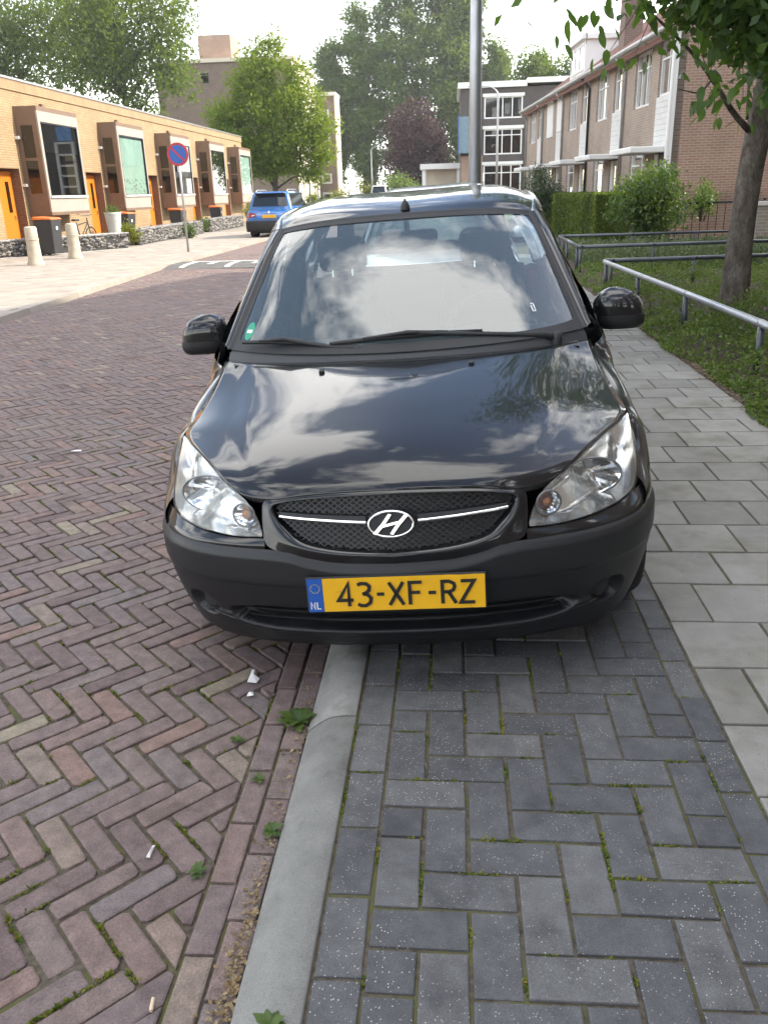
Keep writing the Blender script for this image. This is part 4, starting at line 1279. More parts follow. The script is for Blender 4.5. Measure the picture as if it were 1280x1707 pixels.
    o = stw.build('steering_wheel', M_DASH, root, smooth=False); bevel(o, .01); o.location = (.352, 1.53, .855); o.rotation_euler = (math.radians(-24), 0, 0)
    def seat(x, y, w=.25):
        sm = MB(); rows = []
        for u in np.linspace(0, 1, 12):
            z = lerp(.52, 1.075, u); yy = y + .17 * u; ww = w * (1 - .22 * u ** 3)
            rows.append([Vector((x + ww * c, yy + d, z)) for c, d in ((-.9, .10), (-1, .03), (-.92, -.03), (-.6, -.010), (0, 0), (.6, -.010), (.92, -.03), (1, .03), (.9, .10))])
        sm.grid(rows); sm.grid([rows[-1], [p + Vector((0, .03, .015)) for p in rows[-1]]])
        sm.box(x - w, x + w, y - .48, y + .06, .40, .56)
        s_ = sm.build('seat', M_SEAT, root, smooth=True)
        hm = MB(); hm.obox((x, y + .215, 1.195), (.125, 0, 0), (0, .045, 0), (0, -.012, .085)); bevel(hm.build('headrest', M_SEAT, s_), .045, 4)
        for dx in (-.05, .05): pm = MB(); pm.tube([(x + dx, y + .19, 1.05), (x + dx, y + .205, 1.14)], .007, 6); pm.build('headrest_post', M_CHROME, s_)
    seat(-.36, 2.02); seat(.36, 2.02)
    bn = MB(); bn.obox((0, 3.02, .78), (.62, 0, 0), (0, .07, 0), (0, .07, .25)); bn.box(-.62, .62, 2.55, 3.05, .40, .56); bevel(bn.build('rear_bench', M_SEAT, root), .05, 3)
    im = MB(); im.obox((0, 0, 0), (.128, 0, 0), (0, .022, 0), (0, .004, .036)); o = im.build('inner_mirror', M_DASH, root); bevel(o, .02, 3); o.location = (.012, 1.60, 1.275)
    im2 = MB(); im2.tube([(.012, 1.585, 1.30), (.012, 1.545, 1.352)], .012, 8); im2.build('mirror_mount', M_DASH, root)
    hl = MB(); hl.grid([[Vector((x * lerp(.9, .95, u), lerp(1.60, 3.32, u), lerp(1.352, 1.345, u) + .05 * math.sin(math.pi * u))) for x in np.linspace(-.54, .54, 9)] for u in np.linspace(0, 1, 9)])
    hl.build('headlining', pbr('headlining', (0.30, 0.30, 0.29), 0.95, var=0.05), root)
    sub.update(ws=ws, wpt=wpt, bumper=bumper, nrm=nrm_w)
    return sub

# stroke letters for the number plate: polylines in a 1 x 2 cell
GLY = {'4': [[(.72, 0), (.72, 2), (0, .55), (1, .55)]],
       '3': [[(.06, 1.86), (.3, 1.98), (.65, 1.95), (.86, 1.72), (.82, 1.35), (.55, 1.10), (.36, 1.06)], [(.40, 1.08), (.72, .98), (.93, .68), (.86, .28), (.55, .02), (.25, .03), (.02, .18)]],
       '-': [[(.1, 1.0), (.9, 1.0)]],
       'X': [[(0, 0), (.95, 2)], [(0, 2), (.95, 0)]],
       'F': [[(.1, 0), (.1, 1.93), (.92, 1.93)], [(.1, 1.05), (.78, 1.05)]],
       'R': [[(.1, 0), (.1, 1.93), (.55, 1.93), (.85, 1.75), (.92, 1.48), (.82, 1.18), (.55, 1.02), (.1, 1.02)], [(.5, 1.02), (.98, 0)]],
       'Z': [[(.05, 1.93), (.92, 1.93), (.02, .07), (.95, .07)]],
       'N': [[(.05, 0), (.05, 2), (.9, 0), (.9, 2)]], 'L': [[(.1, 2), (.1, .07), (.9, .07)]]}
def stroke_text(mb, text, place, cw, ch, gap, th, narrow=None):
    """place(u, v) -> 3D point; returns the total width"""
    u = 0.0
    for c in text:
        w = cw * (.62 if c == '-' else 1.0)
        for line in GLY[c]:
            pts = [(u + x * w, y * ch / 2) for x, y in line]
            # mitred ribbon
            L_, R_ = [], []
            for i, p in enumerate(pts):
                a = Vector(pts[i - 1]) if i else None; b = Vector(pts[i + 1]) if i + 1 < len(pts) else None; p = Vector(p)
                d1 = (p - a).normalized() if a is not None else None; d2 = (b - p).normalized() if b is not None else None
                d = ((d1 or d2) + (d2 or d1)).normalized() if ((d1 or d2) + (d2 or d1)).length > .2 else (d1 or d2)
                n_ = Vector((-d.y, d.x)); k = 1.0
                if d1 is not None and d2 is not None: k = 1 / max(n_.dot(Vector((-d1.y, d1.x))), .45)
                L_.append(p + n_ * th / 2 * k); R_.append(p - n_ * th / 2 * k)
            vs = [place(q.x, q.y) for q in L_] + [place(q.x, q.y) for q in R_]; n = len(pts)
            mb.add(vs, [(i, n + i, n + i + 1, i + 1) for i in range(n - 1)])
        u += w + gap
    return u - gap

car = empty('parked_hatchback', (-0.145, 2.2, 0.034), label='black hatchback parked half on the kerb, facing the camera, in the foreground', cat='car')
car.rotation_euler = (0, -0.0455, 0)
sub = car_body(car, M_PAINT)
# number plate
pz, py = .381, -.014
pl = MB(); pl.obox((0, py, pz), (.262, 0, 0), (0, .004, 0), (0, .002, .0565)); plate = bevel(pl.build('number_plate', M_TRIM, car), .004)
def on_plate(u, v, d=.0062): return Vector((u, py - d + v * .035, pz + v))
m = MB(); rows = []
for u in np.linspace(-.212, .2575, 30):
    wob = .0016 * math.exp(-((u - .185) / .02) ** 2) * 1.6
    rows.append([on_plate(u, v, .0052 + wob * (1 if v > 0 else .2)) for v in (-.0525, 0.0, .03, .0525)])
m.grid(rows); m.build('plate_face', M_YEL, plate)
m = MB(); m.grid([[on_plate(u, v, .0052) for v in (-.0525, .0525)] for u in (-.2575, -.2128)]); m.build('country_band', M_BLUE, plate)
m = MB(); stroke_text(m, '43-XF-RZ', lambda u, v: on_plate(-.168 + u, -.036 + v, .0085), .0435, .072, .0118, .0105); m.build('plate_number', M_BLK, plate)
m = MB(); stroke_text(m, 'NL', lambda u, v: on_plate(-.2505 + u, -.043 + v, .0065), .0128, .022, .0045, .0034); m.build('country_code', M_WHITE, plate)
m = MB()
for k in range(12):
    a = 2 * math.pi * k / 12; c = (-.235 + .0135 * math.cos(a), .022 + .0135 * math.sin(a))
    st = []
    for q in range(10):
        b = math.pi / 2 + math.pi * q / 5; r_ = .0026 if q % 2 == 0 else .0011
        st.append(on_plate(c[0] + r_ * math.cos(b), c[1] + r_ * math.sin(b), .0065))
    m.add(st, [tuple(range(10))])
m.build('star_ring', pbr('star_yellow', (0.7, 0.55, 0.05), 0.5, var=0), plate)
# green sticker inside the screen, a small white tag on the other side
def scr(t, w, d): return sub['wpt'](t, w) + sub['nrm'] * d
m = MB(); c0 = (.150, -.822); n = 22
vs = [scr(c0[0] + .066 * math.sin(2 * math.pi * i / n) * (1.0 if math.sin(2 * math.pi * i / n) > 0 else 1.0), c0[1] + .052 * math.cos(2 * math.pi * i / n), .0008) for i in range(n)]
m.add(vs, [tuple(range(n))]); stk = m.build('windscreen_sticker', M_GREEN, sub['ws'])
m = MB(); m.add([scr(c0[0] + a, c0[1] + b, .0014) for a, b in ((-.014, -.034), (-.014, .032), (.010, .034), (.010, -.032))], [(0, 1, 2, 3)]); m.build('sticker_label', M_WHITE, sub['ws'])
m = MB()
for a, b in (((.235, .600), (.235, .618)), ((.232, .618), (.180, .622)), ((.180, .620), (.180, .606)), ((.182, .606), (.225, .602))):
    p, q = scr(*a, .001), scr(*b, .001); d = (q - p).normalized(); s_ = d.cross(sub['nrm']).normalized() * .0018
    m.add([p - s_, p + s_, q + s_, q - s_], [(0, 1, 2, 3)])
m.build('screen_mark', M_WHITE, sub['ws'])
# ------------------------------------------------------------------ buildings
M_BUFF = brick_mat('buff_brick', (0.42, 0.290, 0.155), (0.35, 0.235, 0.122), (0.24, 0.185, 0.125), axis='yz')
M_BUFFX = brick_mat('buff_brick_end', (0.42, 0.290, 0.155), (0.35, 0.235, 0.122), (0.24, 0.185, 0.125), axis='xz')
M_SOLD = brick_mat('buff_soldier_course', (0.40, 0.272, 0.145), (0.33, 0.222, 0.12), (0.24, 0.185, 0.125), bw=0.072, rh=0.30, axis='yz')
M_BRWN = brick_mat('brown_brick', (0.20, 0.105, 0.065), (0.16, 0.085, 0.055), (0.22, 0.17, 0.13), axis='both')
M_BAY = pbr('bay_panel_beige', (0.37, 0.335, 0.295), 0.55, var=0.06, vscale=2)
M_BAYD = pbr('bay_panel_brown', (0.19, 0.125, 0.085), 0.5, var=0.10, vscale=3)
M_WHT = pbr('white_paint', (0.78, 0.78, 0.76), 0.45, var=0.05, vscale=2)
M_ORNG = pbr('orange_door', (0.60, 0.20, 0.02), 0.42, var=0.05, vscale=2)
M_WIN = glass_mat('window_glass', (0.28, 0.31, 0.31), 1.0, 1.7)
M_CLEAR = glass_mat('clear_window_glass', (0.85, 0.9, 0.88), 1.0, 1.5)
M_DARKIN = pbr('dark_room', (0.05, 0.05, 0.05), 0.9, var=0.3, vscale=1.2)
M_BLIND = pbr('pale_teal_blind', (0.46, 0.66, 0.60), 0.8, var=0.08, vscale=2.5)
M_CURT = pbr('net_curtain', (0.60, 0.58, 0.52), 0.9, var=0.15, vscale=5)
M_RBRICK = brick_mat('pink_brown_brick', (0.345, 0.262, 0.200), (0.285, 0.212, 0.162), (0.37, 0.33, 0.28), axis='yz')
M_RBRICKX = brick_mat('pink_brown_brick_gable', (0.345, 0.210, 0.150), (0.285, 0.168, 0.118), (0.40, 0.33, 0.27), axis='xz')
M_TILE = None
def tile_mat():
    m, nt, out = new_mat('roof_tiles')
    p = N(nt, 'ShaderNodeBsdfPrincipled', Roughness=0.75)
    c = coords(nt)
    w1 = N(nt, 'ShaderNodeTexWave', Scale=5.2, wave_type='BANDS', bands_direction='Y'); nt.links.new(c, w1.inputs['Vector'])
    w2 = N(nt, 'ShaderNodeTexWave', Scale=4.2, wave_type='BANDS', bands_direction='X'); nt.links.new(c, w2.inputs['Vector'])
    n1 = noise(nt, c, 3, 5)
    r_ = ramp(nt, [(0.3, (0.15, 0.060, 0.042)), (0.7, (0.24, 0.10, 0.07))]); nt.links.new(n1, r_.inputs[0])
    nt.links.new(r_.outputs[0], p.inputs['Base Color'])
    ad = N(nt, 'ShaderNodeMath', operation='ADD'); nt.links.new(w1.outputs['Fac'], ad.inputs[0]); nt.links.new(w2.outputs['Fac'], ad.inputs[1])
    nt.links.new(bump(nt, ad.outputs[0], 0.8, 0.03), p.inputs['Normal'])
    nt.links.new(p.outputs[0], out.inputs[0]); return m
M_TILE = tile_mat()
M_GUT = pbr('zinc_gutter', (0.42, 0.42, 0.41), 0.4, metal=0.6, var=0.1)
M_DBRICK = brick_mat('dark_brick', (0.085, 0.068, 0.066), (0.070, 0.056, 0.056), (0.12, 0.11, 0.10), axis='xz')
M_MBRICK = brick_mat('grey_brown_brick', (0.205, 0.138, 0.108), (0.175, 0.115, 0.092), (0.22, 0.18, 0.155), axis='both')
M_CREAM = pbr('cream_render_and_sunlight', (0.66, 0.58, 0.47), 0.8, var=0.06, vscale=0.8)  # also stands for sunlight on the sides of the far flats
M_CLAD = pbr('cladding_white', (0.60, 0.60, 0.58), 0.6, var=0.08, vscale=3)
M_STONEW = pbr('window_stone', (0.62, 0.60, 0.56), 0.7, var=0.06)

def win(parent, c, w, h, ax='y', face=-1, mull=(), trans=(), frame=M_WHT, glass=M_WIN, fw=0.06, depth=0.08, back=None, sill=None, name='window'):
    """a framed window whose frame is one mesh and whose panes are children.
    ax: axis the window runs along in the parent's frame ('y' or 'x'); face: sign of the outward normal on the other axis"""
    def P(u, v, d):                     # u along, v up, d outward
        return (c[0] + face * d, c[1] + u, c[2] + v) if ax == 'y' else (c[0] + u, c[1] + face * d, c[2] + v)
    m = MB()
    def bar(u0, u1, v0, v1, d0=-depth / 2, d1=depth / 2):
        vs = [P(u, v, d) for d in (d0, d1) for v in (v0, v1) for u in (u0, u1)]
        m.add(vs, [(0, 1, 3, 2), (4, 6, 7, 5), (0, 4, 5, 1), (1, 5, 7, 3), (3, 7, 6, 2), (2, 6, 4, 0)])
    bar(-w / 2, w / 2, -h / 2, -h / 2 + fw); bar(-w / 2, w / 2, h / 2 - fw, h / 2)
    bar(-w / 2, -w / 2 + fw, -h / 2 + fw, h / 2 - fw); bar(w / 2 - fw, w / 2, -h / 2 + fw, h / 2 - fw)
    us = [-w / 2 + fw] + [f * w for f in mull] + [w / 2 - fw]
    for f in mull: bar(f * w - fw * .4, f * w + fw * .4, -h / 2 + fw, h / 2 - fw)
    for i, f in enumerate(trans):
        bar(us[0], us[-1], f * h - fw * .35, f * h + fw * .35, -depth / 2 + .004, depth / 2 - .004)
    fr_ = m.build(name, frame, parent, fixn=True)
    for a, b in zip(us, us[1:]):
        g_ = MB(); g_.add([P(a, -h / 2 + fw, 0), P(b, -h / 2 + fw, 0), P(b, h / 2 - fw, 0), P(a, h / 2 - fw, 0)], [(0, 1, 2, 3)]); g_.build('pane', glass, fr_)
    if back is not None:
        g_ = MB(); g_.add([P(-w / 2 + .01, -h / 2 + .01, -.12), P(w / 2 - .01, -h / 2 + .01, -.12), P(w / 2 - .01, h / 2 - .01, -.12), P(-w / 2 + .01, h / 2 - .01, -.12)], [(0, 1, 2, 3)])
        g_.build('curtain' if back in (M_CURT, M_BLIND) else 'room', back, fr_)
    if sill is not None:
        g_ = MB(); vs = [P(u, v, d) for d in (-.02, .09) for v in (-h / 2 - .07, -h / 2 - .004) for u in (-w / 2 - .04, w / 2 + .04)]
        g_.add(vs, [(0, 1, 3, 2), (4, 6, 7, 5), (0, 4, 5, 1), (1, 5, 7, 3), (3, 7, 6, 2), (2, 6, 4, 0)]); g_.build('sill', sill, fr_, fixn=True)
    return fr_

# --- the long low terrace of buff brick with slanted-looking bays on the left: origin at its wall, y along the street
YB = [19.8 + 6.2 * k for k in range(6)]
lb = empty('brick_terrace', (-12.7, 0, 0.0), label='long low buff brick terrace with orange doors and box bay windows on the left', cat='building')
m = MB(); y_prev = 12.0; HT = 4.55
for yb in YB:
    a, b = yb - 1.62, yb - 0.22
    m.box(-.35, 0, y_prev, a, 0, HT); m.box(-.35, 0, a, b, 2.45, HT); y_prev = b
m.box(-.35, 0, y_prev, 54.4, 0, HT)
m.build('wall', M_BUFF, lb)
for ya_, yb_ in ((54.2, 54.396), (12.0, 12.2)): m = MB(); m.box(-9, -.352, ya_, yb_, 0, 4.5); m.build('end_wall', M_BUFFX, lb)
m = MB(); m.box(-.33, .035, 11.98, 54.43, HT, HT + .29); m.build('soldier_course', M_SOLD, lb)
m = MB(); m.box(-9, .06, 11.95, 54.46, HT + .29, HT + .35); m.build('roof_edge', M_GUT, lb)
for k, yb in enumerate(YB):
    # recessed entrance: brown brick reveals and an orange door
    a, b = yb - 1.62, yb - 0.22
    m = MB(); m.box(-.62, -.002, b - .002, b + .20, 0, 2.44); m.box(-.62, -.352, a - .2, a, 0, 2.44); m.box(-.60, -.354, a, b, 2.40, 2.6); m.build('entrance_reveal', M_BRWN, lb)
    m = MB(); m.box(-.34, -.28, a + .02, b - .004, 0.06, 2.38); dr = m.build('door', M_ORNG, lb)
    m = MB(); m.box(-.279, -.265, a + .95, a + 1.13, 1.25, 2.1); m.build('door_light', M_WIN, dr)
    m = MB(); m.tube([(-.255, a + 1.2, 1.02), (-.255, a + 1.2, 1.16)], .014, 6); m.build('handle', M_CHROME, dr)
    # bay
    y1 = yb + 2.80
    m = MB()
    m.box(.0, .70, yb, y1, 4.0, 4.13)
    bay = m.build('bay', M_BAYD, lb)
    m = MB(); m.box(.0, .70, yb, y1, 1.13, 1.22); m.build('bay_floor', M_BAYD, bay)
    m = MB(); m.box(.655, .700, yb, y1, 3.72, 4.0); m.box(.655, .700, yb, y1, 1.22, 1.66); m.box(.655, .700, yb, yb + .13, 1.66, 3.72); m.box(.655, .700, y1 - .10, y1, 1.66, 3.72)
    m.build('bay_front', M_BAY, bay)
    m = MB(); m.box(.69, .75, yb + .06, y1 - .04, 1.62, 1.68); m.build('bay_ledge', M_WHT, bay)
    teal = k in (2, 5)
    w_ = win(bay, (.672, (yb + y1) / 2 + .015, 2.69), 2.57, 2.06, 'y', 1, (), (), M_TRIM, M_CLEAR if teal else M_WIN, .045, .05, None)
    m = MB(); m.box(.62, .63, yb + .1, y1 - .08, 1.70 if teal or k == 4 else 2.9, 3.70); m.build('blind', M_BLIND if teal else (M_CURT if k == 4 else M_CURT), bay)
    if teal:
        m = MB()
        for q in range(60):
            u, v = rng.uniform(yb + .15, y1 - .15), rng.uniform(1.74, 2.2)
            m.box(.631, .634, u, u + .05, v, v + .06)
        m.build('blind_pattern', pbr('blind_grey', (0.18, 0.30, 0.28), 0.8, var=0.1), bay)
    # side cheek with two tall panes
    for yy, face in ((yb, -1), (y1 - .05, 1)):
        m = MB(); m.box(.0, .14, yy, yy + .05, 1.22, 4.0); m.box(.50, .655, yy, yy + .05, 1.22, 4.0); m.box(.14, .50, yy, yy + .05, 3.62, 4.0); m.box(.14, .50, yy, yy + .05, 1.22, 1.75); m.box(.14, .50, yy, yy + .05, 2.66, 2.74)
        ck = m.build('bay_cheek', M_BAYD, bay)
        for z0, z1 in ((1.75, 2.66), (2.74, 3.62)):
            m = MB(); m.add([(.14, yy + .025, z0), (.50, yy + .025, z0), (.50, yy + .025, z1), (.14, yy + .025, z1)], [(0, 1, 2, 3)]); m.build('pane', M_WIN, ck)
    m = MB(); m.box(.0, .01, yb + .06, y1 - .06, 1.2, 4.0); m.build('bay_room', M_DARKIN if not teal else M_CURT, bay)
    m = MB(); m.box(.0, .10, yb + 1.75, yb + 1.93, 4.24, 4.34); m.build('vent_box', M_BAYD, lb)
    for z in (1.95, 3.25):
        m = MB(); m.box(.0, .12, yb - .16, yb - .06, z, z + .08); m.build('wall_lamp', M_WHT, lb)
m = MB(); m.box(-9, -.38, 12.2, 54.2, 4.3, 4.45); m.build('flat_roof', pbr('roof_felt', (0.08, 0.08, 0.08), 0.9), lb)

# --- row of five brick houses on the right, running slightly across the street direction
HANG = math.radians(4.3); hd = Vector((-math.sin(HANG), math.cos(HANG), 0)); HC = Vector((5.76, 25.0, 0.0))
UL = 4.87; EZ = 5.24; HDEP = 8.2
names = ['nearest brick row house with bare gable wall behind the street tree', 'second brick row house from the gable end, white canopy and pale downpipe', 'third brick row house from the gable end, chimney on its roof', 'fourth brick row house, white roller shutters closed and white dormer on the roof', 'farthest brick row house of the row, next to the flats']
for k in range(5):
    o_ = HC + hd * (UL * k)
    h = empty('row_house', o_, HANG, names[k], 'house', 'brick row houses on the right')
    m = MB()
    # front wall pieces around: A strip 0.10-1.35 (window over panel over door), window B 2.2-3.75, ground window 2.05-3.9
    m.box(0, .28, .0, .10, 0, EZ); m.box(0, .28, 1.38, 2.15, 0, EZ); m.box(0, .28, 3.75, UL - .005, 0, EZ)
    m.box(0, .28, .10, 1.38, 5.10, EZ); m.box(0, .28, 2.15, 3.75, 5.10, EZ); m.box(0, .28, 2.15, 3.75, 2.42, 3.62); m.box(0, .28, 2.15, 3.75, 0, .85)
    m.build('front_wall', M_RBRICK, h)
    m = MB()
    if k == 0:
        m.add([(0.002, 0, 0), (HDEP, 0, 0), (HDEP, 0, EZ), (HDEP / 2, 0, 8.15), (0.002, 0, EZ)], [(0, 1, 2, 3, 4)])
        m.add([(0.002, .25, 0), (HDEP, .25, 0), (HDEP, .25, EZ), (HDEP / 2, .25, 8.15), (0.002, .25, EZ)], [(4, 3, 2, 1, 0)])
        m.build('gable_wall', M_RBRICKX, h)
    elif k == 4:
        m.add([(0.002, UL, 0), (HDEP, UL, 0), (HDEP, UL, EZ), (HDEP / 2, UL, 8.15), (0.002, UL, EZ)], [(0, 1, 2, 3, 4)]); m.build('gable_wall', M_RBRICKX, h)
    m = MB(); m.box(HDEP - .2, HDEP, .01, UL - .01, 0, EZ); m.build('rear_wall', M_RBRICK, h)
    # roof slabs with a small overhang
    e = .30; y0_, y1_ = (-.08 if k == 0 else 0.0), (UL + .08 if k == 4 else UL)
    sl = (8.15 - EZ) / (HDEP / 2)
    m = MB()
    for x0, x1, z0, z1 in ((-e, HDEP / 2, EZ - e * sl + .10, 8.25), (HDEP + e, HDEP / 2, EZ - e * sl + .10, 8.25)):
        m.add([(x0, y0_, z0), (x1, y0_, z1), (x1, y1_, z1), (x0, y1_, z0), (x0, y0_, z0 - .14), (x1, y0_, z1 - .14), (x1, y1_, z1 - .14), (x0, y1_, z0 - .14)], [(0, 1, 2, 3), (7, 6, 5, 4), (0, 4, 5, 1), (2, 6, 7, 3), (3, 7, 4, 0)])
    rf_ = m.build('roof', M_TILE, h, fixn=True)
    m = MB(); m.tube([(-.37, y0_, EZ - .02), (-.37, y1_, EZ - .02)], .075, 10); m.build('gutter', M_GUT, h, smooth=True)
    m = MB(); m.box(-.29, -.002, y0_ + .01, y1_ - .005, EZ - .13, EZ - .04); m.build('eaves_board', M_WHT if k != 2 else M_GUT, h)
    # openings
    if k == 3:
        for (c, w, hh) in (((.02, .74, 4.42), 1.24, 1.34), ((.02, 2.95, 4.36), 1.56, 1.46)):
            m = MB()
            for q in range(16): m.box(-.03, .03, c[1] - w / 2 + .03, c[1] + w / 2 - .03, c[2] - hh / 2 + q * hh / 16, c[2] - hh / 2 + (q + .93) * hh / 16)
            m.build('roller_shutter', M_WHT, h)
            m = MB(); m.box(-.16, .05, c[1] - w / 2, c[1] + w / 2, c[2] + hh / 2 - .02, c[2] + hh / 2 + .17); m.build('shutter_box', M_WHT, h)
    else:
        win(h, (.10, .74, 4.42), 1.26, 1.34, 'y', -1, (-.05,), (.18,), M_WHT, M_WIN, .06, .08, M_CURT if k % 2 == 0 else M_DARKIN)
        win(h, (.10, 2.95, 4.36), 1.58, 1.46, 'y', -1, (-.17, .17), (.2,), M_WHT, M_WIN, .06, .08, M_CURT, M_BRWN)
    m = MB()
    for q in range(9): m.box(-.02, .03, .11, 1.37, 2.46 + q * .142, 2.46 + q * .142 + .136)
    m.build('cladding_board', M_CLAD, h)
    m = MB(); m.box(.034, .06, .105, 1.375, 2.44, 3.75); m.build('cladding_back', M_GUT, h)
    m = MB(); m.box(-1.0, -.002, -.02 + .12, 2.35, 2.30, 2.46); bevel(m.build('canopy', M_WHT, h), .03, 2)
    m = MB(); m.box(.08, .13, .14, 1.05, .08, 2.28); dr = m.build('door', pbr('door_paint_%d' % k, [(0.06, 0.07, 0.06), (0.50, 0.47, 0.36), (0.46, 0.43, 0.34), (0.40, 0.41, 0.42), (0.10, 0.06, 0.05)][k], 0.45, var=0.06), h)
    m = MB(); m.add([(.075, .30, 1.25), (.075, .90, 1.25), (.075, .90, 2.1), (.075, .30, 2.1)], [(0, 1, 2, 3)]); m.build('door_light', M_WIN, dr)
    m = MB(); m.box(.04, .12, 1.06, 1.36, .08, 2.28); m.build('door_side_panel', M_WHT, h)
    win(h, (.10, 2.95, 1.63), 1.58, 1.56, 'y', -1, (-.22,), (.26,), M_WHT, M_WIN, .06, .08, M_CURT, M_BRWN)
    px = UL - .12
    dark = k == 1
    m = MB(); m.tube([(-.37, px, EZ - .06), (-.25, px, EZ - .22), (-.06, px, EZ - .40), (-.06, px, 0.1)], .045, 8); m.build('downpipe', M_TRIM if dark else M_GUT, h, smooth=True)
    if k == 0:
        m = MB(); m.tube([(-.06, -.02, EZ - .1), (-.06, -.02, .1)], .045, 8); m.box(-.02, .08, -.035, -.001, 0.1, EZ); m.build('corner_board', M_WHT, h)
        m = MB(); m.add([(1.0, 2.2, EZ + 1.0 * sl + .13), (2.1, 2.2, EZ + 2.1 * sl + .13), (2.1, 3.4, EZ + 2.1 * sl + .13), (1.0, 3.4, EZ + 1.0 * sl + .13)], [(0, 1, 2, 3)]); m.build('roof_window', M_WHT, h)
    if k == 2:
        m = MB(); m.box(1.2, 1.85, .35, 1.1, 6.0, 8.1); m.build('chimney', M_MBRICK, h)
    if k == 3:
        m = MB(); m.box(.95, 4.0, .7, 3.7, 5.9, 7.25); dm = m.build('dormer', M_WHT, h)
        m = MB(); m.box(.75, 4.1, .55, 3.85, 7.25, 7.45); m.build('dormer_roof', M_WHT, dm)
        win(dm, (.94, 2.2, 6.62), 2.6, 1.0, 'y', -1, (-.17, .17), (), M_WHT, M_WIN, .07, .06)
    # front path step and low planting bed line are hidden by the hedge

# --- three-storey flats of dark brick at the end of the row
fb = empty('apartment_block', (0.6, 70.0, 0), label='three-storey dark brick flats with white window bands behind the lamp pole', cat='building')
m = MB(); xs = [(0, 1.75), (4.65, 14)]
for a, b in xs: m.box(a, b, 0, 10, 0, 8.55)
for z0, z1 in ((0, .9), (3.25, 3.95), (5.75, 6.45), (7.95, 8.55)): m.box(1.75, 4.65, 0, 10, z0, z1)
m.build('wall', M_DBRICK, fb)
m = MB(); m.box(-.2, 4.9, -.25, 10.2, 8.55, 8.95); m.box(4.905, 14.2, -.4, 10.2, 8.75, 9.10); m.build('roof_edge', M_WHT, fb)
for i, (z, hh) in enumerate(((2.07, 2.36), (4.85, 1.8), (7.2, 1.5))):
    win(fb, (3.2, .06, z), 2.86, hh, 'x', -1, (-.02, .23), (.25,) if i < 2 else (), M_WHT, M_WIN, .10, .12, M_CURT if i == 2 else M_DARKIN)
    m = MB(); m.box(1.65, 4.75, -.12, -.002, z + hh / 2 - .02, z + hh / 2 + .2); m.build('window_head', M_WHT, fb)
m = MB(); m.box(4.95, 5.15, -.3, -.01, 1.8, 5.9); m.box(6.3, 6.5, -.3, -.01, 1.8, 5.9)
for z in (1.8, 2.55, 3.35, 4.1, 4.9, 5.75): m.box(5.15, 6.3, -.28, -.03, z, z + .14)
m.build('stair_frame', M_WHT, fb)
m = MB(); m.box(5.1, 6.3, -.06, -.012, 6.0, 7.0); m.build('tile_panel', pbr('blue_white_tiles', (0.12, 0.30, 0.66), 0.5, var=0.5, vscale=9), fb)
m = MB(); m.box(-.12, .62, -.9, -.01, 4.1, 6.6); m.build('balcony_screen', pbr('blue_grey_screen', (0.16, 0.24, 0.30), 0.5), fb)
m = MB(); m.box(-.2, -.12, -.95, 0, 4.0, 6.7); m.box(1.1, 1.2, -.95, 0, 4.0, 6.7); m.build('screen_frame', pbr('blue_frame', (0.02, 0.10, 0.26), 0.45), fb)
m = MB(); m.box(0.05, 1.7, -.03, -.006, 0, 3.9); m.build('lower_panel', M_RBRICKX, fb)
pg = empty('entrance_porch', (-2.4, 72.0, 0), label='low white-framed porch with brick infill left of the dark flats', cat='porch')
m = MB(); m.box(0, .3, 0, .3, 0, 3.1); m.box(2.75, 3.0, 0, .3, 0, 3.1); m.box(-.15, 3.1, -.2, 5, 3.1, 3.5); m.build('frame', M_WHT, pg)
m = MB(); m.box(.3, 2.75, 1.0, 1.2, 0, 3.1); m.build('infill', M_CREAM, pg)
m = MB(); m.box(1.2, 2.7, .95, .99, 0, 1.3); m.build('garage_door', M_DBRICK, pg)

# --- older flats behind the young tree: a blank end wall, a long side with sunlight in its colour and a lower wing
ob = empty('apartment_building', (-30.5, 95.0, 0), label='tall grey-brown brick flats with a blank end wall behind the green street tree', cat='building')
m = MB(); m.box(0, 14.2, 0, 15, 0, 14.4); m.build('wall', M_MBRICK, ob)
m = MB(); m.box(-.2, 14.45, -.2, 15.2, 14.4, 14.75); m.build('roof_edge', M_CREAM, ob)
m = MB(); m.box(14.2, 14.24, 0.02, 15, 0.0, 14.4); m.build('painted_sunny_side', M_CREAM, ob)  # cream sheet puts the sunlight on this side into the colour
m = MB(); m.box(4.2, 7.6, 2, 6, 14.75, 17.2); m.build('lift_house', M_RBRICKX, ob)
for q, z in enumerate((13.0, 10.2, 7.4)): win(ob, (5.1 + 1.6 * (q % 2), -.01, z), .8, .9, 'x', -1, (), (), M_TRIM, M_WIN, .06, .06)
wg = empty('apartment_wing', (-20.5, 112.0, 0), label='lower brick wing with small white square windows beside the street lamp', cat='building')
m = MB(); m.box(0, 6.2, 0, 4, 0, 12.6); m.build('wall', M_MBRICK, wg)
m = MB(); m.box(-.2, 6.4, -.2, 4.2, 12.6, 13.0); m.build('roof_edge', M_STONEW, wg)
m = MB(); m.box(6.2, 6.35, -.05, 4, 0.0, 12.6); m.build('painted_sunny_strip', M_CREAM, wg)  # cream strip: the wing's sunlit edge painted on
for z in (10.5, 8.1, 5.7, 3.3, 1.1):
    for x in (1.0, 2.9, 4.9):
        win(wg, (x, -.02, z), 1.25, 1.2, 'x', -1, (), (), M_STONEW, M_WIN, .22, .1, M_DARKIN)

